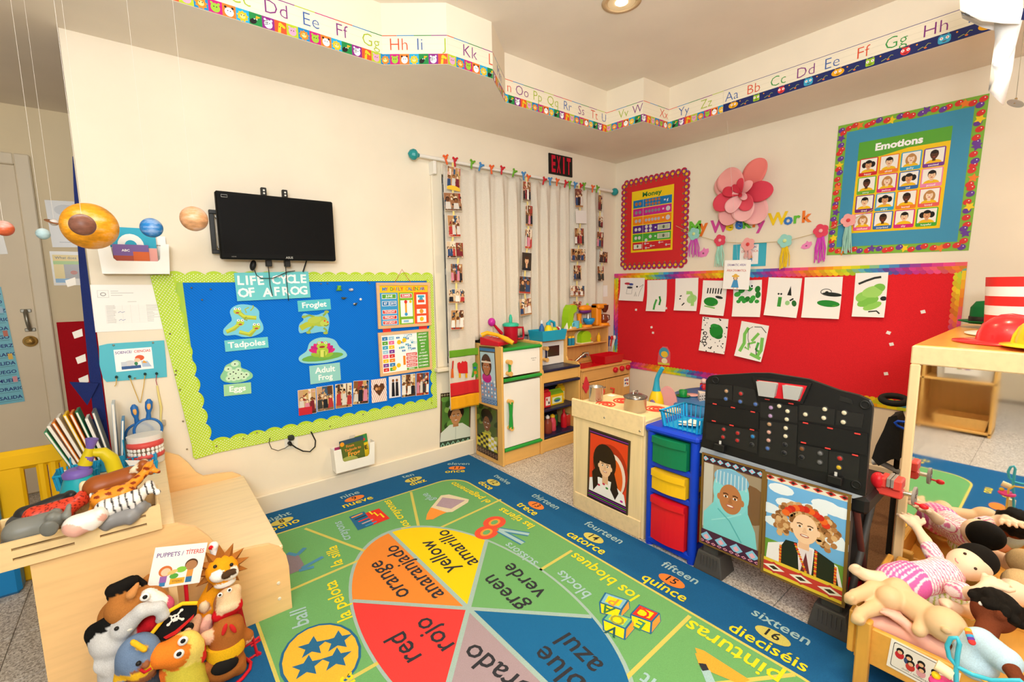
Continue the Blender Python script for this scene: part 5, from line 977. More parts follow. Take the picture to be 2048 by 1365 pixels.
for i, (c_, kind) in enumerate((('1f78b8', 0), ('c8298a', 1), ('f0881e', 2), ('5a2a86', 3), ('4aa83a', 4), ('cc2a30', 5))):
    v1 = h*(.85-i*.138); v0 = v1-h*.125; a.rect(w*.04, v0, w*.96, v1, c_, 1); vm = (v0+v1)/2; a.rect(w*.29, v0, w*.295, v1, 'f4e8d0', 2)
    coin = ('b5703a', '8a8a90', 'b8b8c0', 'd8d4d0', 'd8d4d0', 'd8d4d0')[i]
    for k in range(2): a.ell(w*(.12+k*.09), vm, .016, .016, coin, n=12, l=2)
    if kind == 0:
        for r in (0, 1):
            for k in range(5): a.ell(w*(.37+k*.075), vm+(r-.5)*.034, .013, .013, coin, n=10, l=2)
        a.text('= ¢', w*.83, vm-.012, .024, 'ffffff', bold=.02, l=2)
    elif kind in (1, 2):
        for k in range(5): a.ell(w*(.37+k*.075), vm, .014, .014, coin, n=10, l=2)
        a.text('=', w*.77, vm-.01, .024, 'ffffff', bold=.02, l=2); a.ell(w*.88, vm, .022, .022, 'd0ccd0', n=12, l=2)
    elif kind in (3, 4):
        for k in range(4 if kind == 3 else 2): a.ell(w*(.38+(k % 2)*.1), vm+((k//2)-.5)*.034+(.0 if kind == 3 else (.02 if k else -.01)), .016, .016, coin, n=10, l=2)
        a.text('=', w*.6, vm-.01, .024, 'ffffff', bold=.02, l=2); a.rect(w*.65, vm-.022, w*.93, vm+.022, 'dfe0cc', 2); a.rect(w*.67, vm-.018, w*.91, vm+.018, 'b8c0a4', 3); a.ell(w*.79, vm, .012, .015, '5a6a54', n=10, l=4)
    else:
        a.rect(w*.07, vm-.024, w*.27, vm+.018, 'dfe0cc', 3); a.ell(w*.17, vm, .01, .014, '5a6a54', n=10, l=4)
        for x, y in ((.36, .02), (.5, -.005), (.38, -.02), (.7, .02), (.86, -.005)): a.ell(w*x, vm+y, .011, .011, 'c8c4c4', n=8, l=3); a.rect(w*x+.014, vm+y-.002, w*x+.04, vm+y+.002, 'ffffff', 3)
a.put('printed_sheet', Oq-V3(.0075, 0, 0), U, V, t, m=GLOSS)
# emotions poster
t = thing('emotions_poster', 'Emotions poster on blue paper with a balloon and star border', 'poster'); Oq, U, V, w, h = quadframe(onX, (1675, 254), (1980, 186), (1937, 502), (1656, 510)); Art(w, h, '7fb53a', .002).put('backing', Oq-V3(.002, 0, 0), U, V, t)
b_ = Art(w, h, None, .001, dz=.00015); bw = w*.075; cs = ['d9342d', 'f0802a', '6a3a98', '2f8fc8', 'f4cf1e', 'd9342d', '6a3a98', 'f0802a']; i = 0
b_.rect(bw, bw, w-bw, h-bw, '3f93b8', 1)
def perim(st):
    for (x0_, y0_, x1_, y1_) in ((bw/2, bw/2, w-bw/2, bw/2), (w-bw/2, bw/2, w-bw/2, h-bw/2), (w-bw/2, h-bw/2, bw/2, h-bw/2), (bw/2, h-bw/2, bw/2, bw/2)):
        L_ = math.hypot(x1_-x0_, y1_-y0_); n_ = int(L_/st)
        for k in range(n_): yield x0_+(x1_-x0_)*k/n_, y0_+(y1_-y0_)*k/n_
for x, y in perim(.031):
    c_ = cs[(i*5+i//3) % 8]; j = (.006*math.sin(i*2.4), .008*math.cos(i*1.7)); l_ = 1+(i % 4)
    if i % 5 == 2: b_.star(x+j[0], y+j[1], .026, ('f4cf1e', '6a3a98', 'f0802a')[i % 3], 90+i*20, .5, l=l_+1)
    else: b_.ell(x+j[0], y+j[1], .019, .016, c_, 30, n=12, l=l_); b_.ell(x+j[0]+.006, y+j[1]+.006, .003, .003, 'ffffff', n=6, l=l_+1)
    i += 1
b_.put('border_strip', Oq-V3(.0045, 0, 0), U, V, t)
Oq, U, V, w, h = quadframe(onX, (1714, 287), (1906, 252), (1880, 456), (1706, 467)); a = Art(w, h, 'f4cb1a', .001, clip=(0, 0, w, h)); a.rect(0, h*.86, w, h, '5aa836', 1); a.poly([(0, h*.8), (w*.3, h*.82), (w*.7, h*.88), (w, h*.88), (w, h*.9), (0, h*.9)], '5aa836', 2); a.text('Emotions', w*.46, h*.885, h*.07, 'ffffff', bold=.04, w=w*.52, l=4)
EW = ['happy', 'afraid', 'guilty', 'excited', 'sorry', 'jealous', 'sad', 'proud', 'tired', 'angry', 'bored', 'loved', 'confused', 'surprised', 'shy', 'hopeful']; EC = ['d42a30', 'f0802a', '2fa3d0', '7a3a98', '6ab43a', 'd62a7a', '2f6ab0', 'ee8ab0', '7a2a78', '2fa3d0', 'f0802a', 'e8605a', 'ee5a90', '2f6ab0', 'd62a7a', '4aae3a']
KID = [(1, '1c1614', 1), (0, '1c1614', 0), (2, 'c08a50', 0), (3, '2a1a14', 0)]; ORDK = [0, 1, 2, 3, 3, 2, 0, 1, 1, 0, 3, 2, 2, 3, 1, 0]; KS = ['d9a070', 'f0c8a0', 'f6d8ba', '5a3420']
for i in range(16):
    r, cc = divmod(i, 4); cw = w*.235; chh = h*.19; x0_ = w*.03+cc*w*.238; y0_ = h*.625-r*h*.2; kd = ORDK[i]
    a.rrect(x0_, y0_, x0_+cw*.94, y0_+chh, .008, EC[i], 3); portrait(a, x0_+cw*.06, y0_+chh*.2, x0_+cw*.88, y0_+chh*.95, 'f6f2ea', KS[kd], KID[kd][1], 'f2c01c', long=kd == 2, curly=kd == 0, l=4); a.text(EW[i], x0_+cw*.47, y0_+chh*.05, chh*.1, 'ffffff', bold=.01, l=5)
a.put('printed_sheet', Oq-V3(.006, 0, 0), U, V, t, m=GLOSS)
# paper flower
FL = thing('paper_flower', 'huge pink paper flower with layered petals on the wall', 'flower')
fc = lambda X, Y: (1220+.2246*X, 300+.2246*Y)
def petal(cx, cy, tip, wd, col, lift, base):
    b0 = onX(*fc(cx, cy)); t0 = onX(*fc(*tip)); d = t0-b0; d[0] = 0; L_ = np.linalg.norm(d); d = d/L_; s = V3(0, -d[2], d[1]); P = []
    for j in range(15):
        v = 1-(1-j/14)**1.7; hw = wd*L_*.5*((.2+.8*math.sin(math.pi/2*v/.58)) if v < .58 else math.sqrt(max(0, 1-((v-.58)/.42)**2)))+.0005; P.append([b0+d*L_*v+s*hw*u+V3(-(base+lift*math.sin(math.pi*v*.6)+.12*hw*u*u-.0*u), 0, 0) for u in np.linspace(-1, 1, 9)])
    ob('petal', MB().grid(P), mat(col, .8, kind='paint'), FL, solid=.0015)
cc = (1205, 400)
for (tip, wd, col, lift, base) in (((985, 270), .75, 'f2aaa2', .05, .012), ((1040, 670), .7, 'f4b0ac', .05, .012), ((1390, 640), .75, 'f6b6b4', .05, .012), ((1420, 95), .62, 'ee8078', .07, .02), ((1060, 210), .85, 'f0a39c', .07, .03), ((1500, 370), .62, 'e0475a', .06, .03), ((970, 520), .66, 'e04a5c', .06, .034), ((1250, 640), .8, 'f7bab8', .06, .03), ((1110, 570), .72, 'f8b9ba', .06, .05), ((1300, 540), .74, 'e05060', .05, .052), ((1330, 300), .6, 'f4a8a6', .05, .07), ((1240, 270), .5, 'd8404f', .05, .08), ((1070, 380), .6, 'd23a4a', .05, .075), ((1110, 350), .6, 'f4b0b0', .03, .085), ((1280, 450), .6, 'f2aeb0', .04, .08), ((1160, 330), .6, 'c83444', .03, .095), ((1240, 430), .7, 'c23040', .03, .1)): petal(*cc, tip, wd, col, lift, base)
# letters
LC = {'g': '6ac23a', 'o': 'ee7a2a', 'm': 'd24a9a', 'y': 'f4cf1e', 'b': '3a7ac8'}; CN = {'g': 'green', 'o': 'orange', 'm': 'magenta', 'y': 'yellow', 'b': 'blue'}
for ch, x, y, c_, hp, wh in (('M', 1390, 468, 'g', 26, 'My'), ('y', 1407, 464, 'o', 26, 'My'), ('W', 1439, 464, 'm', 26, 'Weekly'), ('e', 1459, 461, 'y', 26, 'Weekly'), ('e', 1478, 458, 'b', 26, 'Weekly'), ('k', 1495, 456, 'g', 26, 'Weekly'), ('l', 1508, 454, 'o', 26, 'Weekly'), ('y', 1521, 458, 'm', 26, 'Weekly'), ('W', 1555, 449, 'y', 28, 'Work'), ('o', 1576, 449, 'b', 26, 'Work'), ('r', 1594, 446, 'g', 26, 'Work'), ('k', 1614, 444, 'o', 28, 'Work')):
    P = onX(x, y); h_ = hp*kb(x, y)*.86; a = Art(1, 1, None, 0); a.text(ch, 0, 0, h_, LC[c_], bold=.035, rot=-3 if ch == 'o' else 0)
    me = a.mesh(P-V3(.004, 0, 0), YB, ZU, name='paper_letter'); first = ' first' if (ch, x) == ('e', 1459) else ''
    ob('paper_letter', me, PRINT, None, CN[c_]+' paper letter '+ch+' in the word '+wh+' on the wall', 'letter', 'My Weekly Work letters', solid=.002)
# garland of flowers
st = [(1352, 452), (1389, 470), (1440, 484), (1496, 487), (1570, 483), (1642, 464), (1697, 443), (1755, 415)]
ob('garland_string', MB().tube([onX(*p, X=-.03) for p in st], .0022, 6), mat('cdb98a', .8), None, 'thin string of the flower garland across the wall', 'string')
def gflower(x, y, r, col, ccol, tcol, ty, tw, label):
    t = thing('garland_flower', label, 'garland flower', 'garland flowers'); P = onX(x, y, -.034); k = kb(x, y); R_p = r*k; a = Art(1, 1, None, 0)
    outl = []
    for i in range(50): th = 2*math.pi*i/50; rr = R_p*(.86+.2*abs(math.sin(2.5*th))); outl.append((rr*math.cos(th), rr*math.sin(th)))
    ob('bloom', MB().prism(outl, P, YB, ZU, .003), mat(col, .8), t); ob('center', MB().ell(P-V3(.006, 0, 0), (.006, R_p*.28, R_p*.28)), mat(ccol, .8), t)
    g = random.Random(x); m = MB(); Pe = onX(x, ty, -.034); n_ = 11
    for i in range(n_): u = (i/(n_-1)-.5)*tw*k; z0, z1 = P[2]-R_p*.7, Pe[2]+g.uniform(0, .03); m.tube([(-.03, P[1]-u*.5, z0), (-.03-.006*math.sin(i), P[1]-u+g.uniform(-.006, .006), (z0+z1)/2), (-.03, P[1]-u*1.1+g.uniform(-.008, .008), z1)], .0035, 5)
    o = ob('tassel', m, mat(tcol, .85), t); o['kind'] = 'stuff'
gflower(1388, 468, 11, '9ad6cc', 'd8e8a0', 'd85ac0', 515, 20, 'pale teal garland flower with a magenta tassel, leftmost'); gflower(1440, 481, 11, 'e04a62', 'f4b0b0', 'a8dcc8', 535, 14, 'red garland flower with a mint tassel'); gflower(1496, 489, 13, 'f2aaa6', 'e04a4a', 'f0b8b4', 521, 14, 'pink garland flower with a red centre in front of the teal card'); gflower(1570, 482, 14, '9ad6cc', 'd8e8a0', 'ecc92a', 540, 16, 'pale teal garland flower with a yellow tassel'); gflower(1642, 462, 15, 'e04a62', 'f4b0b0', 'd648c0', 526, 20, 'red garland flower with a magenta tassel'); gflower(1697, 441, 15, 'f2aaa6', 'e04a4a', 'a0cfc0', 508, 18, 'pink garland flower with a mint tassel over the emotions poster')
for x, y, lb in ((1407, 506, 'left pink petal cutout between the garland flowers'), (1613, 491, 'right pink petal cutout between the garland flowers')):
    a = Art(1, 1, None, .001); a.P = []; P = pb(x, y); k = kb(x, y); o = [(P[0]+k*u, P[1]+k*v*.85) for u, v in ((-11, -6), (-4, -10), (6, -8), (11, 2), (10, 9), (4, 8), (1, 12), (-2, 6), (-8, 2))]; aa = Art(1, 1, 'ee8ac0', .001); be(aa, x, y+1, 2, 2, '8a5a6a'); putB(aa, 'petal_cutout', lb, 'cutout', .003, 'pink petal cutouts', outline=o)
# signs
Oq, U, V, w, h = quadframe(onX, (1467, 490), (1533, 485), (1532, 532), (1465, 535)); a = Art(w, h, '3fb0c8', .002); a.rect(w*.22, h*.1, w*.78, h*.95, 'f6f3ee', 1); a.text('AREA/', w*.6, h*.8, h*.09, '6a6aa0', bold=.01, l=2); a.text('DRAMATICA', w*.52, h*.62, h*.09, 'd0605a', bold=.01, l=2, wm=w*.5); a.ell(w*.55, h*.3, .014, .02, '5a9ac0', l=2); a.ell(w*.55, h*.42, .012, .012, 'e8c060', l=3); a.put('teal_sign', Oq-V3(.002, 0, 0), U, V, None, 'teal card with a small white sign behind the garland', 'sign')
Oq, U, V, w, h = quadframe(onX, (1449, 520), (1501, 521), (1499, 579), (1446, 579), X=-.06); a = Art(w, h, 'fbfaf7', .001); a.text('DRAMATIC AREA/', w*.48, h*.8, h*.07, '6a4a9a', bold=.01, w=w*.7); a.text('ÁREA DRAMATICA', w*.48, h*.61, h*.07, 'd0453a', bold=.01, w=w*.74); a.poly([(w*.32, h*.06), (w*.62, h*.06), (w*.55, h*.32), (w*.4, h*.32)], '4a9ad0', 2); a.ell(w*.47, h*.38, .017, .016, '6a4a30', l=2); a.ell(w*.47, h*.38, .012, .014, 'f0c8a0', l=3); a.ell(w*.47, h*.45, .03, .009, 'e8b84a', l=4); a.ell(w*.47, h*.47, .015, .014, 'e8b84a', l=5)
for u in (.4, .54): a.rect(w*u, h*.02, w*(u+.04), h*.06, 'e8a07a', 2)
a.put('dramatic_area_sign', Oq, U, V, None, 'white DRAMATIC AREA sign with a girl in a straw hat', 'sign')
ob('sign_thread', MB().tube([Oq+U*w*.5+V*h, V3((Oq+U*w*.5)[0]-.25, (Oq+U*w*.5)[1], ZS)], .0006, 4), mat('e8e4dc', .5), None, 'thin thread holding the dramatic area sign', 'thread')
# ------------------------------------------------------------------ paper mobile and disc by the ceiling
def sheet3(pts, col, name, parent): ob(name, MB().grid(pts), mat(col, .8), parent, solid=.001)
t = thing('paper_mobile', 'crumpled white paper strips hanging from the ceiling at the right', 'paper mobile'); D_ = -1.0
def q(x, y, dx=0.): return onX(x, y, D_+dx)
sheet3([[q(1919, -30), q(1960, -30, .05), q(2005, -30, -.03), q(2046, -30)], [q(1920, 20), q(1960, 28, -.06), q(2005, 38, .03), q(2046, 20)], [q(1921, 22), q(1962, 42, -.04), q(2006, 47), q(2040, 48)]], 'fbfaf8', 'folded_sheet', t)
sheet3([[q(1988, 30, .03), q(2015, 40, .05), q(2045, 40, .02)], [q(1990, 80, .05), q(2012, 85, .01), q(2032, 90, .05)], [q(1983, 130, .02), q(2004, 135, .06), q(2025, 140, .02)], [q(1977, 182, .04), q(1996, 176, .01), q(2013, 190, .05)], [q(1988, 190, .04), q(2000, 205, .03), q(2007, 211, .04)]], 'f7f6f4', 'hanging_strip', t)
sheet3([[q(1922, 24, .06), q(1960, 36, .09), q(2000, 46, .06)], [q(1924, 36, .08), q(1965, 55, .04), q(2006, 66, .08)]], 'efeeec', 'folded_corner', t)
ob('pen_scribble', MB().tube([q(1926, 28, -.02), q(1932, 32, -.02), q(1930, 25, -.02), q(1940, 31, -.02)], .0012, 4), mat('5a6a80', .8), t)
P = onX(2031, 207, -.75); t = thing('hanging_disc', 'silver disc hanging on a thread beside the emotions poster', 'disc'); R = rotm(28, 18, 0); ob('disc', MB().lathe([(.03, -.001), (.03, .001), (.008, .0015)], P, 28, R @ V3(0, 0, 1)), mat('e6e2da', .2, .7), t); ob('bead', MB().cyl(P, P+V3(0, 0, .022), .006, .004, 10), mat('9a7a4a', .5), t); ob('thread', MB().tube([P+V3(0, 0, .02), V3(P[0], P[1], ZC)], .001, 5), mat('8a8270', .7), t)
# ================================================================== the toy kitchen
MAPLE = mat('e6b566', .4, kind='woodv', name='maple'); MAPH = mat('e6b566', .4, kind='wood', name='maple_flat'); PLY = mat('d9a35c', .45, kind='woodv', name='amber_plywood'); PLYH = mat('d9a35c', .45, kind='wood', name='amber_plywood_flat')
LITE = mat('efd3a0', .45, kind='woodv', name='pale_birch'); LITEH = mat('efd3a0', .45, kind='wood', name='pale_birch_flat'); NAVY = mat('1c2140', .35, name='navy_plastic'); GRN = mat('2a9a3c', .35, name='green_plastic'); WHT = mat('f4f2ea', .35, name='white_panel'); CHR = mat('d0d0cc', .15, 1., name='chrome'); STEEL = mat('b9b7b0', .25, .9, name='steel')
def part(name, m, t, *bs, ch=.004): return ob(name, boxes(*bs, ch=ch), m, t)
def handle(t, x, y, z0, z1, bar, r=.011):
    for z in (z0, z1): ob('handle_knob', MB().cyl((x, y, z), (x, y-.045, z), .016, .018, 14), MAPH, t)
    ob('handle_bar', MB().lathe([(r*1.2, 0), (r*.85, (z1-z0)*.5), (r*1.2, z1-z0)], (x, y-.03, z0), 14), bar, t)
FX0, FX1, FY, FB = -1.752, -1.347, -.372, -.03
t = thing('toy_refrigerator', 'white toy refrigerator with green trim, wooden sides and green handles', 'toy refrigerator')
part('side_panel', MAPLE, t, ((FX0, FY-.012, 0), (FX0+.018, FB, .9))); part('side_panel', MAPLE, t, ((FX1-.022, FY-.012, 0), (FX1, FB, .9))); part('back_panel', MAPLE, t, ((FX0+.018, FB-.01, 0), (FX1-.022, FB, .89)))
part('top', GRN, t, ((FX0+.019, FY+.01, .868), (FX1-.023, FB-.012, .882)))
d = part('door', WHT, t, ((FX0+.02, FY-.004, .672), (FX1-.024, FY+.015, .862)), ch=.002); handle(d, -1.695, FY-.004, .70, .785, GRN)
a = Art(.07, .05, 'f7f5ee', .0006); a.text('Refrigerator', .035, .03, .008, '4a4a48', w=.055); a.text('Nevera', .035, .014, .008, '4a4a48', w=.03); a.put('label_card', (-1.47, FY-.0045, .75), XA, ZU, d)
d = part('door', WHT, t, ((FX0+.02, FY-.004, .135), (FX1-.024, FY+.015, .622)), ch=.002); handle(d, -1.69, FY-.004, .29, .49, GRN, .015)
for z in (.872, .647, .118): ob('trim_rail', MB().cyl((FX0+.02, FY-.002, z), (FX1-.012, FY-.002, z), .014, n=14), GRN, t)
part('kick_board', MAPH, t, ((FX0+.019, FY+.002, 0), (FX1-.023, FY+.02, .105)))
# the two portraits on the refrigerator side (plane x = FX0)
def fx(x, y): return onX(x, y, FX0)
def girl1(a, w, h):
    a.rect(w*.04, h*.08, w*.96, h*.9, 'b8d4e0', 1); a.rect(0, h*.92, w, h*.97, '4a78b0', 2); band(a, w, 0, h*.09, '5a80b4', '8ab0d8', '3a5a94', 5, 12); a.poly([(0, h*.09), (w, h*.09), (w, h*.3), (w*.7, h*.44), (w*.25, h*.42), (0, h*.3)], '7fa3cc', 3)
    for i in range(5):
        for j in range(5): a.poly([(w*(.1+i*.2), h*(.12+j*.065)), (w*(.15+i*.2), h*(.145+j*.065)), (w*(.1+i*.2), h*(.17+j*.065)), (w*(.05+i*.2), h*(.145+j*.065))], 'eef2f6' if (i+j) % 3 else 'd98a6a', 4)
    a.ell(w*.42, h*.46, w*.3, h*.09, 'c02a8a', l=6); a.ell(w*.42, h*.68, w*.33, h*.19, '4a3020', l=6, n=20); face(a, w*.42, h*.63, h*.13, 'b87850', 8, smile=False); a.rect(w*.12, h*.715, w*.74, h*.745, 'e8e0d0', 13)
def girl2(a, w, h):
    a.rect(w*.04, h*.12, w*.96, h*.97, '4a5a24', 1)
    for i in range(12): g = random.Random(50+i); a.ell(w*g.random(), h*g.uniform(.3, 1), w*.14, h*.05, g.choice(['7a8a34', '2a3a14', 'a8a84a']), 30, l=2, n=10)
    a.poly([(0, h*.14), (w, h*.14), (w*.9, h*.36), (w*.6, h*.46), (w*.3, h*.44), (0, h*.3)], 'd8c83a', 4)
    for i in range(7):
        for j in range(5):
            if (i+j) % 2: a.rect(w*(.05+i*.13), h*(.14+j*.055), w*(.18+i*.13), h*(.195+j*.055), '2a2a20' if i < 4 else 'eeeae0', 5)
    band(a, w, 0, h*.12, '4a3426', '9a7a5a', '4a3426', 8, 12); a.ell(w*.5, h*.8, w*.28, h*.14, '1c1612', l=6, n=20); face(a, w*.5, h*.64, h*.15, '7a4a2c', 8)
for q, dr, lb in ((((963, 692), (992, 696), (993, 811), (960, 804)), girl1, 'portrait poster of a girl in a blue knit on the refrigerator side, upper'), (((954, 807), (994, 817), (997, 924), (955, 899)), girl2, 'portrait poster of a laughing child in yellow on the refrigerator side, lower')): poster(q, fx, lb, dr, .001)
# phone, jug, maraca on the refrigerator
z0 = .9
t = thing('toy_telephone', 'red toy telephone with a yellow handset on the refrigerator', 'toy telephone'); m = MB(); m.prism([(0, 0), (.2, 0), (.2, .02), (.0, .055)], (-1.735, -.33, z0), XA, ZU, .0); 
m = MB(); m.add([(-1.755, -.36, z0), (-1.585, -.3, z0), (-1.625, -.12, z0), (-1.795, -.18, z0), (-1.755, -.36, z0+.03), (-1.585, -.3, z0+.025), (-1.625, -.12, z0+.055), (-1.795, -.18, z0+.06)], [(3, 2, 1, 0), (4, 5, 6, 7), (0, 1, 5, 4), (1, 2, 6, 5), (2, 3, 7, 6), (3, 0, 4, 7)]); ob('base', m, mat('c8142a', .35, name='red_plastic'), t, bev=.006)
for i in range(3):
    for j in range(3): P = V3(-1.665+.028*i-.012*j, -.235+.01*i+.032*j, z0+.049+.004*j); ob('key', MB().box(P, (.02, .022, .008), .002), mat('e8e0dc', .4), t)
ob('handset', MB().tube([(-1.80, -.21, z0+.075), (-1.765, -.235, z0+.092), (-1.715, -.30, z0+.075), (-1.68, -.36, z0+.045), (-1.655, -.40, z0+.02)], [.018, .015, .013, .02, .016], 12), mat('f2b21c', .35, name='yellow_plastic'), t)
P = V3(-1.49, -.17, z0-.018+.003); t = thing('toy_jug', 'red toy jug with a teal lid on the refrigerator', 'toy jug'); ob('body', MB().lathe([(.05, 0), (.054, .01), (.056, .1), (.058, .135)], P, 24), mat('b8102a', .3, name='dark_red_plastic'), t); ob('lid', MB().lathe([(.064, .135), (.066, .15), (.05, .16), (.012, .163)], P, 24), mat('2fb89a', .35), t); ob('lid_knob', MB().lathe([(.013, .16), (.014, .2), (.008, .222), (.001, .226)], P, 14), mat('2fb89a', .35), t); ob('handle', MB().tube([P+V3(.052, -.02, .12), P+V3(.095, -.035, .12), P+V3(.1, -.038, .06), P+V3(.095, -.035, .03), P+V3(.052, -.02, .03)], .009, 10), mat('b8102a', .3, name='dark_red_plastic'), t)
t = thing('maraca', 'purple headed maraca leaning between the phone and the jug', 'maraca'); p0, p1 = V3(-1.66, -.15, 1.06), V3(-1.575, -.165, .965); ob('head', MB().ell(p0, (.03, .03, .033)), mat('c02aa0', .3), t); ob('handle', MB().cyl(p0+(p1-p0)*.25, p1, .009, .014, 12), mat('b8102a', .3), t)
# stove with a microwave
SX0, SX1, SY = -1.347, -.908, -.372; FB = -.105
t = thing('toy_stove', 'wooden toy stove with a navy hob, small microwave and open shelves', 'toy stove'); prof = [(0, 0), (.267, 0), (.267, .9), (.17, .9), (.155, .89), (.15, .72), (.135, .69), (.03, .69), (.008, .675), (0, .66)]
for x in (SX0, SX1-.02): ob('side_panel', MB().prism([(-u, z) for u, z in prof], (x, FY, 0), V3(0, -1, 0), ZU, -.02), MAPLE, t, bev=.003)
part('back_panel', NAVY, t, ((SX0+.02, FB-.012, .02), (SX1-.02, FB, .885)))
part('hob', NAVY, t, ((SX0+.02, FY+.004, .652), (SX1-.02, FB-.012, .667)), ch=.003); ob('hob_edge', MB().cyl((SX0+.02, FY+.002, .66), (SX1-.012, FY+.002, .66), .011, n=12), NAVY, t); part('front_panel', MAPH, t, ((SX0+.02, FY+.002, .565), (SX1-.02, FY+.018, .648))); ob('panel_rail', MB().cyl((SX0+.02, FY+.002, .55), (SX1-.012, FY+.002, .55), .012, n=12), NAVY, t)
part('shelf', NAVY, t, ((SX0+.02, FY+.012, .325), (SX1-.02, FB-.012, .342)), ch=.003); part('shelf', NAVY, t, ((SX0+.02, FY+.012, .105), (SX1-.02, FB-.012, .122)), ch=.003); part('kick_board', MAPH, t, ((SX0+.02, FY+.004, 0), (SX1-.02, FY+.02, .1)))
mw = part('microwave', WHT, t, ((SX0+.02, -.2, .668), (SX1-.02, FB-.013, .86)), ch=.003); part('microwave_top', MAPH, t, ((SX0+.002, -.212, .862), (SX1-.002, FB, .882)))
part('microwave_window', mat('3a3028', .1, name='smoked_window'), mw, ((-1.12, -.2025, .735), (-.985, -.199, .825)), ch=.001); handle(mw, -1.165, -.2, .72, .815, NAVY, .009)
P = V3(-1.12, -.2, .882); t = thing('cleaning_caddy', 'bright blue caddy of play food and bottles on the microwave', 'caddy'); m = MB(); CB = mat('1fa6cc', .4, name='sky_blue_plastic')
def opentray(m, c, w, d_, h, flare=.01, th=.004):
    c = V3(*c); o = [(-w/2, -d_/2), (w/2, -d_/2), (w/2, d_/2), (-w/2, d_/2)]; f = 1+flare*2/min(w, d_); lo = [c+V3(*p, 0) for p in o]; hi = [c+V3(p[0]*f, p[1]*f, h) for p in o]; li = [c+V3(p[0]-th*np.sign(p[0]), p[1]-th*np.sign(p[1]), th) for p in o]; hii = [c+V3(p[0]*f-th*np.sign(p[0]), p[1]*f-th*np.sign(p[1]), h) for p in o]; m.add(lo+hi+li+hii, [(3, 2, 1, 0), (8, 9, 10, 11)]+[(i, (i+1) % 4, 4+(i+1) % 4, 4+i) for i in range(4)]+[(4+i, 4+(i+1) % 4, 12+(i+1) % 4, 12+i) for i in range(4)]+[(8+(i+1) % 4, 8+i, 12+i, 12+(i+1) % 4) for i in range(4)]); return m
ob('tray', opentray(MB(), P, .25, .16, .085), CB, t, bev=.006); ob('arch_handle', MB().tube([P+V3(.0, .0, .06), P+V3(.0, .0, .13), P+V3(.03, 0, .155), P+V3(.075, 0, .14), P+V3(.085, 0, .06)], .012, 10), CB, t)
def bottle(c, r, h, col, cap, label, name='play_bottle', neck=.4, cat='bottle', group='play food and bottles'):
    t = thing(name, label, cat, group); ob('body', MB().lathe([(r*.92, 0), (r, h*.05), (r, h*.55), (r*.85, h*.66), (r*neck, h*.78), (r*neck, h*.84)], c, 18), mat(col, .35), t); ob('cap', MB().lathe([(r*neck*1.15, h*.82), (r*neck*1.1, h*.93), (r*neck*.5, h*.98), (r*.15, h)], c, 14), mat(cap, .4), t)
bottle(P+V3(-.085, -.02, .005), .022, .165, '2a6ab0', 'dfe6ee', 'blue spray bottle in the caddy')
bottle(P+V3(-.03, -.04, .005), .036, .15, 'f0d41c', '2aa6d0', 'yellow bottle with a blue cap in the caddy', neck=.5)
fig('play_lime', 'lime green play fruit in the caddy', [E(P+V3(.035, -.04, .085), (.032, .03, .022), 'b8d040')], .006, cat='play food'); fig('play_apple', 'red and white play food in the caddy', [E(P+V3(.08, -.03, .082), (.024, .024, .024), 'a82030'), E(P+V3(.095, -.042, .086), (.016, .012, .02), 'f0ece4')], .005, cat='play food')
def carton(c, w, d_, h, col, label, roof=True, arts=None):
    t = thing('play_carton', label, 'carton', 'play food and bottles'); c = V3(*c); hb = h*.72; ob('box', MB().b2(c+V3(-w/2, -d_/2, 0), c+V3(w/2, d_/2, hb), .002), mat(col, .4), t)
    ob('gable', MB().add([c+V3(-w/2, -d_/2, hb), c+V3(w/2, -d_/2, hb), c+V3(w/2, d_/2, hb), c+V3(-w/2, d_/2, hb), c+V3(-w/2, 0, h*.92), c+V3(w/2, 0, h*.92)], [(0, 1, 5, 4), (2, 3, 4, 5), (1, 2, 5), (3, 0, 4), (3, 2, 1, 0)]), mat(arts or col, .4), t); ob('top_seam', MB().b2(c+V3(-w/2, -.003, h*.9), c+V3(w/2, .003, h)), mat(arts or col, .4), t)
    a = Art(w*.7, hb*.6, 'e8f0d0', .0006); a.ell(w*.35, hb*.3, w*.25, hb*.2, '6ab43a', l=1); a.ell(w*.35, hb*.22, w*.2, hb*.1, '2a6ab0', l=2); a.put('label_print', c+V3(-w*.35, -d_/2-.0005, hb*.15), XA, ZU, t)
carton((-1.10, -.25, .342), .16, .08, .125, 'f2c614', 'yellow juice carton on the middle stove shelf', arts='8ab82a'); carton((-.975, -.2, .342), .06, .06, .15, 'f0c01a', 'small yellow carton at the right of the stove shelf')
t = thing('play_milk_jug', 'red and white carton on the middle stove shelf', 'carton', 'play food and bottles'); c = V3(-1.235, -.28, .342); ob('body', MB().b2(c+V3(-.045, -.035, 0), c+V3(.045, .035, .13), .008), mat('d82a30', .4), t); ob('lid', MB().b2(c+V3(-.03, -.025, .13), c+V3(.03, .025, .15), .004), mat('c8202a', .4), t); a = Art(.05, .07, 'f4e8e0', .0006); a.rect(.006, .04, .02, .06, 'c8202a', 1); a.rect(.028, .01, .044, .03, '3a3a3a', 1); a.put('label_print', c+V3(-.02, -.0356, .02), XA, ZU, t)
ob('bread_slice', MB().prism([(0, 0), (.07, 0), (.075, .05), (.06, .075), (.01, .075), (-.005, .05)], (-1.315, -.33, .342), unit((.8, .6, 0)), ZU, .014), mat('d8a468', .7), None, 'tan play bread slice at the left of the stove shelf', 'play food', bev=.004)
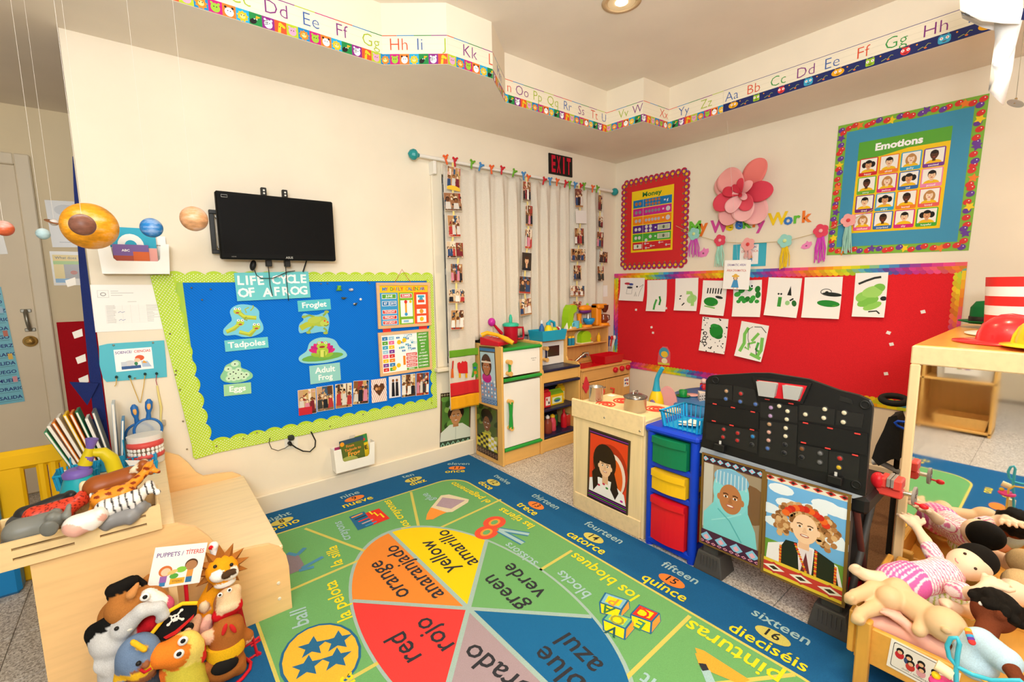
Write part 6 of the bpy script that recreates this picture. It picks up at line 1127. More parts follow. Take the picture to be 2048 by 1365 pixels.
bottle(V3(-1.21, -.29, .122), .036, .15, '8a3a28', 'ece8e0', 'brown sauce bottle with a white cap on the bottom stove shelf'); bottle(V3(-1.135, -.27, .122), .03, .14, 'd84a5a', 'f0b81c', 'pink bottle with a yellow cap on the bottom stove shelf', neck=.6); bottle(V3(-1.0, -.27, .122), .028, .16, 'd01a2a', 'c8141f', 'red ketchup bottle on the bottom stove shelf', neck=.35)
for i, (x, y, c1, lb) in enumerate(((-1.28, -.22, '3a8a8a', 'teal and red tin at the left of the bottom stove shelf'), (-1.15, -.15, '6a5a4a', 'dark tin at the back of the bottom stove shelf'), (-1.03, -.18, '3a7a3a', 'green tin behind the ketchup bottle'), (-.945, -.25, 'c83a30', 'red label tin at the right of the bottom stove shelf'))):
    t = thing('play_tin', lb, 'tin', 'play food and bottles'); ob('can', MB().lathe([(.032, 0), (.034, .003), (.034, .095), (.032, .1)], (x, y, .122), 18), mat(c1, .35), t); ob('lid', MB().lathe([(.033, .1), (.031, .104), (.005, .103)], (x, y, .122), 18), STEEL, t)
# sink cabinet with hutch
KX0, KX1, KY, KT = -.89, -.222, -.372, .62
t = thing('toy_sink_cabinet', 'wooden toy sink cabinet with red knobs and a shelf hutch in the corner', 'toy sink'); 
part('cabinet_side', PLY, t, ((KX0, KY, 0), (KX0+.016, FB, KT-.018))); part('cabinet_side', PLY, t, ((KX1-.016, KY, 0), (KX1, FB, KT-.018))); part('cabinet_back', PLY, t, ((KX0, FB-.012, 0), (KX1, FB, KT-.018))); part('worktop', PLYH, t, ((KX0-.006, KY-.012, KT-.018), (KX1+.006, FB, KT)))
part('control_panel', PLYH, t, ((KX0+.017, KY-.004, .5), (KX1-.017, KY+.012, KT-.02))); xm_ = (KX0+KX1)/2-.02
for i, (x0_, x1_) in enumerate(((KX0+.018, xm_-.003), (xm_+.003, KX1-.018))):
    d = part('door', PLY, t, ((x0_, KY-.004, .05), (x1_, KY+.012, .492))); xx = x1_-.03 if i == 0 else x0_+.06; ob('door_handle', MB().tube([(xx, KY-.004, .405), (xx+(.02 if i else -.02), KY-.03, .4), (xx+(.026 if i else -.03), KY-.02, .36), (xx+(.02 if i else -.03), KY-.004, .345)], .008, 8), mat('d8402a', .35), d)
part('plinth', PLYH, t, ((KX0, KY+.02, 0), (KX1, KY+.035, .048)))
for px, py in ((1229, 740), (1242, 737), (1254, 735)): P = onY(px, py, KY-.004); ob('control_knob', MB().lathe([(.022, 0), (.026, .012), (.022, .026), (.004, .03)], P, 16, (0, -1, 0)), mat('c81428', .3), t)
a = Art(.075, .085, 'f2eee6', .0006)
for x, y, c_ in ((.02, .06, '3a5ab0'), (.04, .06, 'd8402a'), (.056, .058, '6a3a80'), (.024, .03, '2a4a9a'), (.045, .03, 'e08a2a'), (.056, .022, 'c82a3a')): a.ell(x, y, .011, .009, c_, 30, n=8)
a.text('Puzzles', .038, .072, .007, '6a5a50'); a.put('sticker', (-.32, KY-.0045, .385), XA, ZU, t)
HX0, HX1, HY = -.9, -.33, -.2
for x in (HX0, HX1-.016): part('hutch_side', PLY, t, ((x, HY, KT), (x+.016, FB, .95)))
part('hutch_back', PLY, t, ((HX0, FB-.01, KT), (HX1, FB, .95))); part('hutch_shelf', PLYH, t, ((HX0-.01, HY-.015, .938), (HX1+.01, FB, .953))); part('hutch_shelf', PLYH, t, ((HX0+.016, HY+.005, .79), (HX1-.016, FB-.01, .802)))
RDP = mat('c8101e', .35, name='bright_red_plastic'); ob('basin', opentray(MB(), (-.66, -.265, KT-.05), .32, .14, .056, .01), RDP, t, bev=.004); ob('basin_rim', MB().b2((-.86, -.345, KT), (-.47, -.19, KT+.004), .002), RDP, t)
ob('faucet', MB().tube([(-.83, -.2, KT+.02), (-.8, -.2, KT+.03), (-.75, -.22, KT+.07), (-.7, -.235, KT+.105), (-.675, -.245, KT+.105), (-.668, -.25, KT+.08)], [.012, .012, .012, .014, .016, .012], 10), CHR, t); ob('faucet_base', MB().b2((-.86, -.215, KT), (-.72, -.185, KT+.022), .005), CHR, t); ob('tap_handle', MB().cyl((-.85, -.2, KT+.02), (-.85, -.2, KT+.06), .022, .02, 14), RDP, t)
ob('picture_card', MB().b2((-.60, FB-.014, .66), (-.55, FB-.0105, .71)), mat('5a6a70', .4), t)
ob('dish_rack', opentray(MB(), (-.45, -.285, KT+.004), .24, .15, .075, .014), RDP, None, 'red plastic dish tray beside the toy sink', 'tray', bev=.005)
t = thing('utensil_jar', 'clear jar of wooden and plastic utensils by the red board', 'utensil jar'); c = V3(-.19, -.15, 0); 
c = V3(-.262, -.15, KT); ob('jar', MB().lathe([(.03, 0), (.034, .12), (.034, .122), (.031, .12), (.028, .004)], c, 18), mat('d8d0c0', .1, alpha=.35), t)
for (dx, dy, tx, ty, c_, hd) in ((0, 0, .02, -.02, 'e0b87a', 'c82028'), (.01, -.01, .06, -.02, 'f0ece4', 'f0ece4'), (-.01, .0, -.01, -.01, 'd8a868', '3a4a8a')): ob('utensil', MB().tube([c+V3(dx, dy, .01), c+V3(tx, ty, .19)], .006, 8).ell(c+V3(tx, ty, .2), (.02, .01, .022)), mat(c_ if hd == c_ else hd, .5), t)
ob('pot_holder', MB().prism([(0, -.11), (.045, -.05), (.02, .0), (.005, .035), (-.005, .035), (-.02, 0), (-.045, -.05)], (-.845, KY-.006, .52), XA, ZU, .008), mat('d83a44', .8, kind='fabric'), None, 'red pot holder hanging on the toy sink cabinet', 'pot holder', bev=.003)
# hutch contents
HT = .954; LGR = mat('9ccf1c', .35, name='lime_plastic'); ORG = mat('f09018', .35, name='orange_plastic')
t = thing('toy_espresso_machine', 'lime green toy espresso machine with an orange top', 'toy coffee machine'); c = V3(-.83, -.165, HT); ob('body', MB().prism([(-.05, 0), (.015, 0), (.012, .04), (.02, .13), (.06, .15), (.06, .19), (.04, .205), (.0, .205), (-.03, .17), (-.045, .1)], c+V3(0, .04, 0), XA, ZU, .08), LGR, t, bev=.008); ob('top', MB().ell(c+V3(.045, 0, .2), (.03, .03, .012)), ORG, t); ob('spout', MB().lathe([(.012, .09), (.018, .13), (.026, .15)], c+V3(.045, 0, 0), 14), mat('8a6a4a', .4), t); ob('base_plate', MB().lathe([(.055, 0), (.055, .012), (.05, .016)], c+V3(.03, 0, -.002), 20), mat('e0a860', .5), t)
P = V3(-.775, -.2, HT); t = thing('toy_mug', 'light blue toy mug in front of the espresso machine', 'toy mug'); ob('cup', MB().lathe([(.026, 0), (.03, .06), (.031, .062), (.027, .06), (.024, .006)], P+V3(0, 0, .002), 20), mat('6fc4e0', .3), t); ob('handle', MB().tube([P+V3(-.028, 0, .052), P+V3(-.05, -.005, .046), P+V3(-.05, -.005, .02), P+V3(-.027, 0, .014)], .006, 8), mat('6fc4e0', .3), t)
ob('paper_bag', MB().add([(-.895, -.2, HT), (-.84, -.21, HT), (-.835, -.17, HT), (-.89, -.16, HT), (-.885, -.19, HT+.05), (-.85, -.2, HT+.055), (-.86, -.175, HT+.06)], [(3, 2, 1, 0), (0, 1, 5, 4), (1, 2, 6, 5), (2, 3, 6), (3, 0, 4, 6), (4, 5, 6)]), mat('f4f0ea', .6), None, 'small white paper carton beside the blue mug', 'carton')
t = thing('toy_mixer', 'orange and purple toy stand mixer with a blue bowl', 'toy mixer'); c = V3(-.62, -.165, HT); ob('base', MB().lathe([(.065, 0), (.065, .012), (.055, .02)], c, 22), ORG, t); ob('stand', MB().lathe([(.03, .015), (.018, .06), (.025, .12)], c+V3(-.045, .03, 0), 16), ORG, t); ob('head', MB().ell(c+V3(0, 0, .165), (.075, .045, .032)), ORG, t); ob('head_band', MB().ell(c+V3(.0, 0, .14), (.073, .044, .024)), mat('6a2a7a', .35), t); ob('button', MB().ell(c+V3(.03, 0, .2), .012), LGR, t); ob('whisk', MB().cyl(c+V3(.03, -.01, .12), c+V3(.03, -.01, .06), .004, .016, 10), STEEL, t); ob('bowl', MB().lathe([(.028, .02), (.05, .045), (.055, .075), (.051, .075), (.03, .03)], c+V3(.035, -.015, 0), 22), mat('1f8fd0', .3), t)
ob('toy_cup', MB().lathe([(.018, 0), (.02, .035), (.017, .034), (.015, .004)], (-.715, -.19, HT), 16), LGR, None, 'small lime cup between the mug and the mixer', 'toy cup')
t = thing('toy_coffee_maker', 'orange toy drip coffee maker with a brown carafe', 'toy coffee machine'); c = V3(-.41, -.17, HT); ob('column', MB().b2(c+V3(-.085, -.03, 0), c+V3(-.015, .05, .2), .012), ORG, t); ob('head', MB().b2(c+V3(-.085, -.05, .155), c+V3(.045, .05, .2), .012), ORG, t); ob('base', MB().lathe([(.062, 0), (.062, .018), (.05, .024)], c+V3(.015, -.01, 0), 22), ORG, t); ob('filter', MB().lathe([(.014, .12), (.03, .15), (.035, .19)], c+V3(.015, -.035, 0), 18), mat('5a2412', .2), t); ob('carafe', MB().lathe([(.03, .024), (.045, .045), (.046, .06), (.03, .095), (.032, .104)], c+V3(.015, -.02, 0), 22), mat('7a3416', .12), t); ob('carafe_handle', MB().tube([c+V3(.045, -.03, .095), c+V3(.075, -.04, .09), c+V3(.075, -.04, .05), c+V3(.055, -.03, .04)], .006, 8), mat('5a2412', .2), t)
for i, x in enumerate((-.825, -.785)): t = thing('toy_shaker', ('left', 'right')[i]+' teal shaker with a yellow lid on the hutch shelf', 'shaker', 'toy shakers'); ob('body', MB().lathe([(.016, 0), (.017, .065)], (x, -.17, .802), 14), mat('1f86a8', .4), t); ob('lid', MB().lathe([(.0165, .065), (.0165, .078), (.01, .082)], (x, -.17, .802), 14), mat('f2b81c', .4), t)
t = thing('toy_toaster', 'lime green toy toaster with a wooden base on the hutch shelf', 'toy toaster'); c = V3(-.63, -.15, .802); o_ = [(-.065, 0), (.065, 0), (.066, .05)]+[(.066*math.cos(math.radians(k*15)), .05+.055*math.sin(math.radians(k*15))) for k in range(1, 12)]+[(-.066, .05)]; ob('body', MB().prism(o_, c+V3(0, .03, .01), XA, ZU, .07), LGR, t, bev=.006); ob('end_panel', MB().prism([(x*1.08, y*1.04) for x, y in o_], c+V3(-.012, .032, .008), XA, ZU, .02), mat('ead6a8', .5), t); ob('base', MB().b2(c+V3(-.075, -.05, 0), c+V3(.09, .04, .012), .004), mat('ead6a8', .5), t); ob('knob', MB().ell(c+V3(.066, -.03, .04), .014), ORG, t)
bottle(V3(-.43, -.165, .802), .018, .085, 'f0b81c', 'f0b81c', 'small yellow mustard bottle on the hutch shelf', neck=.35)
# ------------------------------------------------------------------ stove island
IX0, IX1, IY0, IY1 = -1.795, -1.455, -1.622, -1.122
t = thing('toy_stove_island', 'pale wooden toy stove island with red burner rings and a portrait on its back', 'toy stove'); part('splash_board', LITEH, t, ((IX0-.012, IY0, .565), (IX0+.006, IY1, .673))); part('side_panel', LITE, t, ((IX0+.003, IY1-.018, 0), (IX1, IY1, .63))); part('side_panel', LITE, t, ((IX0+.003, IY0, 0), (IX1, IY0+.018, .63))); part('cooktop', LITEH, t, ((IX0+.006, IY0, .628), (IX1+.01, IY1, .645))); part('back_panel', LITE, t, ((IX0+.004, IY0+.018, .06), (IX0+.016, IY1-.018, .566))); part('base_rail', LITEH, t, ((IX0-.002, IY0+.018, 0), (IX0+.016, IY1-.018, .1))); part('front_panel', LITE, t, ((IX1-.012, IY0+.018, .02), (IX1, IY1-.018, .63)))
for y, z in ((-1.37, .61), (-1.6, .59)): ob('screw_cap', MB().lathe([(.006, 0), (.004, .003)], (IX0-.012, y, z), 10, (-1, 0, 0)), STEEL, t)
for x, y in ((-1.55, -1.30), (-1.56, -1.53), (-1.69, -1.28)):
    for r in (.055, .036, .016): ob('burner_ring', MB().tube([(x+r*math.cos(k*.2618), y+r*math.sin(k*.2618), .6455) for k in range(24)], .004, 6, True), mat('d8402a', .5), t)
def girl3(a, w, h):
    a.rect(w*.05, h*.12, w*.95, h*.93, 'e0441f', 1); a.ell(w*.55, h*.5, w*.42, h*.36, 'b03018', l=2, n=28); a.ell(w*.62, h*.45, w*.3, h*.3, 'f0d8c8', l=3, n=28); a.ell(w*.6, h*.42, w*.26, h*.28, 'e8641f', l=4, n=28); a.rect(0, 0, w, h, '4a3a26', 0)
    for v, c_ in ((.02, '2a1a2a'), (.04, '8a2a9a'), (.055, '2a1a2a'), (.065, '6ab04a'), (.075, '2a1a2a'), (.09, '8a2a9a'), (.105, '2a1a2a'), (.94, '2a1a2a'), (.95, '8a2a9a'), (.97, '2a1a2a')): a.rect(w*.04, h*v, w*.96, h*(v+.012), c_, 14)
    a.ell(w*.42, h*.6, w*.28, h*.24, '2e1c14', l=6, n=24); a.poly([(w*.14, h*.12), (w*.14, h*.3), (w*.24, h*.62), (w*.6, h*.62), (w*.76, h*.3), (w*.72, h*.2), (w*.5, h*.12)], '2e1c14', 6); a.poly([(w*.05, h*.12), (w*.95, h*.12), (w*.9, h*.26), (w*.6, h*.36), (w*.3, h*.36), (w*.06, h*.3)], 'f6f2ee', 7); a.rect(w*.38, h*.3, w*.52, h*.42, 'e2b48c', 8)
    for x, y, c_ in ((.3, .25, 'c82a4a'), (.5, .25, '3a8a3a'), (.65, .24, 'c82a4a'), (.85, .16, 'c82a9a'), (.42, .29, 'c82a4a')): a.ell(w*x, h*y, w*.035, h*.015, c_, l=9, n=10)
    a.poly([(w*.16, h*.14), (w*.12, h*.4), (w*.24, h*.5), (w*.28, h*.25)], '2e1c14', 9); a.poly([(w*.62, h*.5), (w*.78, h*.25), (w*.7, h*.14), (w*.58, h*.25)], '2e1c14', 9); face(a, w*.44, h*.53, h*.135, 'f0c49c', 10, sh='e4b48c'); a.ell(w*.43, h*.64, w*.22, h*.055, '2e1c14', l=15, n=20)
poster(((1177, 853), (1262, 884), (1256, 1032), (1176, 995)), lambda x, y: onX(x, y, IX0+.004), 'portrait poster of a smiling girl with long dark hair on the island', girl3, .002)
def pot(c, r, h, label, lid):
    t = thing('toy_pot', label, 'toy pot', 'toy pots'); c = V3(*c); ob('pot', MB().lathe([(r*.96, 0), (r, .006), (r, h), (r*1.05, h+.002), (r*.97, h), (r*.95, .008)], c, 28), STEEL, t)
    if lid: ob('lid', MB().lathe([(r*1.06, h+.003), (r*1.08, h+.008), (r*.6, h+.02), (.008, h+.024)], c, 28), mat('8f8a84', .2, .9), t); ob('lid_handle', MB().tube([c+V3(-.02, 0, h+.022), c+V3(-.018, 0, h+.036), c+V3(.018, 0, h+.036), c+V3(.02, 0, h+.022)], .004, 8), STEEL, t)
    ob('pot_handle', MB().tube([c+V3(r*.95, -.01, h*.8), c+V3(r+.03, -.012, h*.85), c+V3(r+.03, .012, h*.85), c+V3(r*.95, .01, h*.8)], .004, 8), STEEL, t)
pot((-1.66, -1.185, .645), .042, .085, 'open steel toy pot at the left of the island', False); pot((-1.675, -1.475, .645), .06, .075, 'steel toy pot with a lid on the island', True)
ob('receipt', MB().b2((-1.515, -1.19, .6455), (-1.475, -1.15, .6462)), mat('f6f4f0', .6), None, 'small white slip of paper on the island', 'paper')
# ------------------------------------------------------------------ drawer tower
DX0, DX1, DY0, DY1 = -1.80, -1.50, -1.908, -1.636; BLP = mat('1440c8', .35, name='royal_blue_plastic')
t = thing('drawer_tower', 'blue plastic drawer tower with green, yellow and red drawers', 'drawer tower')
for y in (DY0+.02, DY1-.02):
    for x in (DX0+.02, DX1-.02): ob('post', MB().cyl((x, y, 0), (x, y, .62), .022, n=14), BLP, t)
part('top', BLP, t, ((DX0-.012, DY0-.008, .6), (DX1+.01, DY1+.008, .635)), ch=.012); part('base', BLP, t, ((DX0-.002, DY0+.005, .01), (DX1, DY1-.005, .05)), ch=.01)
for z in (.44, .3): part('shelf_rail', BLP, t, ((DX0, DY0+.008, z-.016), (DX1, DY1-.008, z+.014)), ch=.006)
for z0, z1, c_, nm in ((.458, .59, '0f7a4e', 'drawer'), (.318, .42, 'f4c01a', 'drawer'), (.055, .28, 'e01a26', 'drawer')):
    n_ = 9; out = [(DX0-.012-.014*math.sin(math.pi*k/(n_-1)), DY1-.045-(DY1-DY0-.09)*k/(n_-1)) for k in range(n_)]; pts = [(p[0], p[1]) for p in out]+[(DX1-.02, DY0+.045), (DX1-.02, DY1-.045)]
    d = ob(nm, MB().prism(pts[::-1], (0, 0, z0), XA, V3(0, 1, 0), z1-z0), mat(c_, .4), t); hw = [(p[0]-.012, p[1]) for p in out]+[(p[0]+.004, p[1]) for p in out[::-1]]; ob('drawer_grip', MB().prism(hw[::-1], (0, 0, z1-.03), XA, V3(0, 1, 0), .032), mat(c_, .4), d, bev=.004)
def basket(c, w, d_, h, col, label, rot=0., name='basket', slots=10):
    c = V3(*c); t = thing(name, label, 'basket', 'blue slotted baskets'); R = rotm(0, 0, rot); B_ = mat(col, .4); f = 1.12
    P = lambda u, v, z: c+R @ V3(u*(1+(f-1)*z/h), v*(1+(f-1)*z/h), z)
    ob('rim', MB().tube([P(x*w/2, y*d_/2, h) for x, y in ((-1, -1), (1, -1), (1, 1), (-1, 1))], .006, 8, True), B_, t); ob('base', MB().add([P(-w/2, -d_/2, 0), P(w/2, -d_/2, 0), P(w/2, d_/2, 0), P(-w/2, d_/2, 0), P(-w/2, -d_/2, .004), P(w/2, -d_/2, .004), P(w/2, d_/2, .004), P(-w/2, d_/2, .004)], [(3, 2, 1, 0), (4, 5, 6, 7), (0, 1, 5, 4), (1, 2, 6, 5), (2, 3, 7, 6), (3, 0, 4, 7)]), B_, t)
    m = MB(); 
    for (a0, a1, n_) in (((-1, -1), (1, -1), slots), ((1, -1), (1, 1), int(slots*.8)), ((1, 1), (-1, 1), slots), ((-1, 1), (-1, -1), int(slots*.8))):
        for i in range(n_):
            k = (i+.5)/n_; u = (a0[0]+(a1[0]-a0[0])*k)*w/2; v = (a0[1]+(a1[1]-a0[1])*k)*d_/2; m.tube([P(u, v, 0), P(u, v, h)], .0035 if i not in (0, n_-1) else .007, 5)
    o = ob('slat_wall', m, B_, t); o['kind'] = 'stuff'; return t
basket((-1.665, -1.80, .637), .2, .19, .075, '1f9fd8', 'bright blue slotted basket of paper on the drawer tower', 0)
for i, (dz, r) in enumerate(((.006, 8), (.009, -12), (.012, 20))): ob('paper_slip', MB().box((-1.665+.012*i, -1.8-.01*i, .639+dz), (.13, .09, .0015), 0, rotm(6*i-6, 8, r)), mat('f8f7f4', .6), None, ('bottom', 'middle', 'top')[i]+' white paper sheet in the basket on the drawer tower', 'paper', 'papers in the blue basket')
# ------------------------------------------------------------------ workbench
WX = -1.80; WB = thing('toy_workbench', 'black toy workbench seen from behind with rows of bottle caps', 'toy workbench'); BKP = mat('171717', .5, name='black_plastic')
cq = lambda X, Y: (1380+.3957*X, 720+.3957*Y)
def wb(X, Y, x=WX): P = onX(*cq(X, Y), x); return (-P[1], P[2])
out = [(55, 440), (62, 390), (75, 230), (80, 105), (95, 85), (110, 80), (315, 68), (400, 68), (600, 100), (750, 155), (850, 180), (905, 205), (922, 235), (922, 265), (905, 430), (885, 690), (830, 680), (100, 468)]
pts = [wb(*p) for p in out]; ob('back_panel', MB().prism(pts[::-1], (WX+.02, 0, 0), YB, ZU, .02), BKP, WB, bev=.006)
def wpart(name, poly, m, th, x=WX, bev=.002, parent=WB): return ob(name, MB().prism([wb(*p) for p in poly][::-1], (x+.002, 0, 0), YB, ZU, th+.002), m, parent, bev=bev)
for p in ([(85, 220), (350, 265), (350, 352), (80, 302)], [(552, 312), (900, 372), (895, 482), (545, 415)]): wpart('raised_panel', p, BKP, .006)
for p in ([(95, 120), (215, 130), (215, 205), (90, 190)], [(222, 130), (330, 150), (345, 240), (218, 212)], [(555, 225), (735, 250), (730, 330), (552, 305)], [(745, 255), (880, 275), (870, 345), (738, 328)], [(358, 210), (545, 235), (545, 320), (356, 290)], [(355, 305), (545, 330), (535, 530), (350, 490)], [(85, 315), (345, 362), (340, 475), (80, 400)], [(548, 425), (700, 455), (695, 570), (545, 540)], [(705, 460), (860, 485), (850, 620), (700, 575)], [(760, 180), (820, 200), (825, 225), (755, 205)]): wpart('recess_plate', p, mat('222221', .45, name='black_plastic_plate'), .003)
wpart('bin_frame', [(318, 85), (620, 118), (575, 222), (355, 190)], BKP, .012); wpart('bin_opening', [(345, 100), (598, 130), (562, 208), (358, 180)], mat('d01a28', .45), .0125)
for p in ([(350, 103), (455, 115), (440, 187), (362, 176)], [(482, 122), (582, 136), (560, 200), (488, 190)]): wpart('storage_bin', p, mat('a9a9a6', .45), .03, bev=.006)
capc = {'t': 'b08a68', 'b': '4a68a8', 'r': 'b02a28', 'l': 'a888b0', 'c': 'd8ccb0', 'p': 'c8988c', 'd': '1a1c22', 'e': '6a6a6c', 'y': 'c8a82a', 'o': '7a4a2a', 'u': '2a7ab8'}
for X, Y, k in ((187, 158, 't'), (184, 197, 'b'), (260, 171, 'r'), (257, 211, 'b'), (334, 224, 'b'), (412, 241, 'l'), (454, 233, 'c'), (496, 259, 'c'), (409, 283, 'l'), (492, 300, 'c'), (404, 325, 't'), (487, 344, 'c'), (402, 365, 'p'), (486, 385, 'c'), (400, 406, 'p'), (482, 429, 'd'), (395, 447, 'b'), (478, 470, 'd'), (586, 275, 'c'), (684, 249, 'c'), (679, 293, 'c'), (782, 267, 'c'), (777, 314, 'c'), (173, 351, 'r'), (170, 390, 'r'), (244, 370, 'r'), (242, 407, 'r'), (320, 387, 'u'), (315, 428, 'd'), (568, 449, 'o'), (566, 492, 'd'), (660, 472, 'e'), (658, 517, 'e'), (760, 497, 'r'), (755, 543, 'y')):
    u, v = wb(X, Y); P = V3(WX, -u, v); c_ = ob('bottle_cap', MB().lathe([(.0105, 0), (.0105, .006), (.008, .0075), (.007, .006)], P, 14, (-1, 0, 0)), mat('3a3a38', .5), WB); ob('cap_face', MB().lathe([(.008, .0058), (.0075, .0078), (.002, .0085)], P, 14, (-1, 0, 0)), mat(capc[k], .45), c_)
for X, Y in ((130, 222), (222, 240), (322, 262), (125, 308), (215, 330), (318, 352), (395, 198), (515, 220), (588, 318), (712, 344), (850, 372), (578, 417), (700, 446), (838, 480)): u, v = wb(X, Y); ob('red_clip', MB().box((WX-.009, -u, v), (.004, .018, .005), .001), mat('d8403a', .5), WB)
for X, Y in ((130, 104), (885, 228), (840, 632)): u, v = wb(X, Y); ob('screw_boss', MB().lathe([(.016, 0), (.016, .004), (.011, .004), (.01, .001)], (WX, -u, v), 18, (-1, 0, 0)), BKP, WB)
for X, Y in ((160, 425), (742, 585)): u, v = wb(X, Y); ob('latch_block', MB().box((WX-.014, -u, v-.012), (.028, .045, .03), .003), BKP, WB); ob('latch_pin', MB().cyl((WX-.014, -u, v), (WX-.014, -u, v+.016), .005, n=10), mat('c8c8c4', .4), WB)
u0, v0 = wb(55, 470); u1, v1 = wb(880, 700); ob('bench_top', MB().b2((WX+.02, -u1-.01, .5), (WX+.36, -u0, .565), .012), BKP, WB); ob('tape_edge', MB().prism([wb(*p) for p in ((50, 468), (60, 440), (875, 690), (828, 700))][::-1], (WX-.002, 0, 0), YB, ZU, .002), mat('b8c2cc', .3, alpha=.7, name='clear_tape'), WB)
GRY = mat('4f4c48', .5, name='dark_grey_plastic')
for y in (-u0-.055, -u1+.075):
    ob('foot', MB().add([(WX-.008, y+.07, 0), (WX-.008, y-.07, 0), (WX+.12, y-.07, 0), (WX+.12, y+.07, 0), (WX+.0, y+.052, .1), (WX+.0, y-.052, .1), (WX+.1, y-.052, .1), (WX+.1, y+.052, .1)], [(3, 2, 1, 0), (4, 5, 6, 7), (0, 1, 5, 4), (1, 2, 6, 5), (2, 3, 7, 6), (3, 0, 4, 7)]), GRY, WB, bev=.006)
    for k in range(6): ob('foot_rib', MB().b2((WX-.008, y-.04+k*.015, .035), (WX+.004, y-.034+k*.015, .085)), GRY, WB)
    for x in (WX+.04, WX+.3): ob('leg', MB().b2((x-.03, y-.035, .09 if x < WX+.1 else 0), (x+.03, y+.035, .51), .006), GRY, WB)
ob('brace', MB().tube([(WX+.05, -u1+.03, .5), (WX+.3, -u1+.03, .06)], .012, 8), mat('6a3a34', .5), WB); ob('brace', MB().tube([(WX+.3, -u1+.03, .5), (WX+.05, -u1+.03, .12)], .012, 8), GRY, WB)
VR = mat('e04a40', .4, name='coral_plastic'); vy = -u1-.035; vx = WX+.2; VG = mat('8f8880', .4)
VX = Matrix.Translation((vx-.02, -u1, .585)) @ Matrix.Scale(.76, 4) @ Matrix.Translation((-vx, u1, -.555)); ob('vise_mount', MB(VX).ell((vx-.03, -u1-.005, .57), (.03, .03, .04)), mat('d8202a', .35), WB); ob('vise_jaw', MB(VX).b2((vx-.05, vy-.005, .545), (vx+.04, vy+.022, .595), .006), VR, WB); ob('vise_plate', MB(VX).b2((vx-.055, vy-.02, .555), (vx+.045, vy-.006, .6), .002), VG, WB); ob('vise_jaw', MB(VX).b2((vx-.05, vy-.062, .545), (vx+.04, vy-.026, .595), .006), VR, WB); ob('vise_plate', MB(VX).b2((vx-.055, vy-.034, .555), (vx+.045, vy-.022, .598), .002), VG, WB); ob('vise_body', MB(VX).b2((vx-.035, vy-.065, .5), (vx+.025, vy+.04, .545), .008), VR, WB)
ob('vise_screw', MB(VX).cyl((vx-.005, vy-.06, .53), (vx-.005, vy-.115, .53), .011, n=14), CHR, WB); ob('vise_wheel', MB(VX).lathe([(.042, 0), (.044, .01), (.036, .012), (.03, .006), (.012, .006), (.01, .012)], (vx-.005, vy-.1, .53), 26, (0, -1, 0)), VG, WB); ob('wheel_knob', MB(VX).cyl((vx-.03, vy-.11, .505), (vx-.032, vy-.13, .503), .005, n=8).ell((vx-.034, vy-.145, .501), (.013, .018, .013)), mat('d8202a', .3), WB)
# two portraits hung on the workbench
def girl4(a, w, h):
    a.rect(0, 0, w, h, '6a4a2c', 0); a.rect(w*.04, h*.15, w*.96, h*.9, '9a8a72', 1); a.rect(w*.04, h*.2, w*.2, h*.9, 'c2bcb0', 2); a.ell(w*.8, h*.6, w*.3, h*.2, '7a5a3a', l=2); band(a, w, h*.91, h*.98, '3a2430', '8ac8e0', 'e89ab0', 8, 3); band(a, w, h*.02, h*.17, '4a2440', '8ac8e8', 'f0b0c0', 4, 12); band(a, w, h*.02, h*.06, '4a2440', 'e89ab0', '4a2440', 10, 15)
    a.poly([(w*.06, h*.17), (w*.94, h*.17), (w*.9, h*.34), (w*.78, h*.5), (w*.76, h*.7), (w*.25, h*.7), (w*.22, h*.5), (w*.06, h*.36)], '7fd2d8', 4); a.ell(w*.5, h*.66, w*.29, h*.25, '86d4dc', l=5, n=28); a.ell(w*.5, h*.8, w*.28, h*.1, '7ab4d4', l=6, n=24)
    for i in range(9): a.line([(w*(.26+i*.06), h*.72), (w*(.27+i*.058), h*.86)], w*.015, 'c8dce4', 7)
    face(a, w*.5, h*.59, h*.155, 'b87848', 8, sh='a86c3e'); a.line([(w*.3, h*.45), (w*.5, h*.36), (w*.7, h*.18)], w*.02, '5ab4bc', 9); a.line([(w*.2, h*.3), (w*.5, h*.4), (w*.68, h*.48)], w*.02, '9ae0e4', 9); [a.rect(*q, '7a5c2c', 24) for q in ((0, 0, w, h*.018), (0, h*.982, w, h), (0, 0, w*.035, h), (w*.965, 0, w, h))]
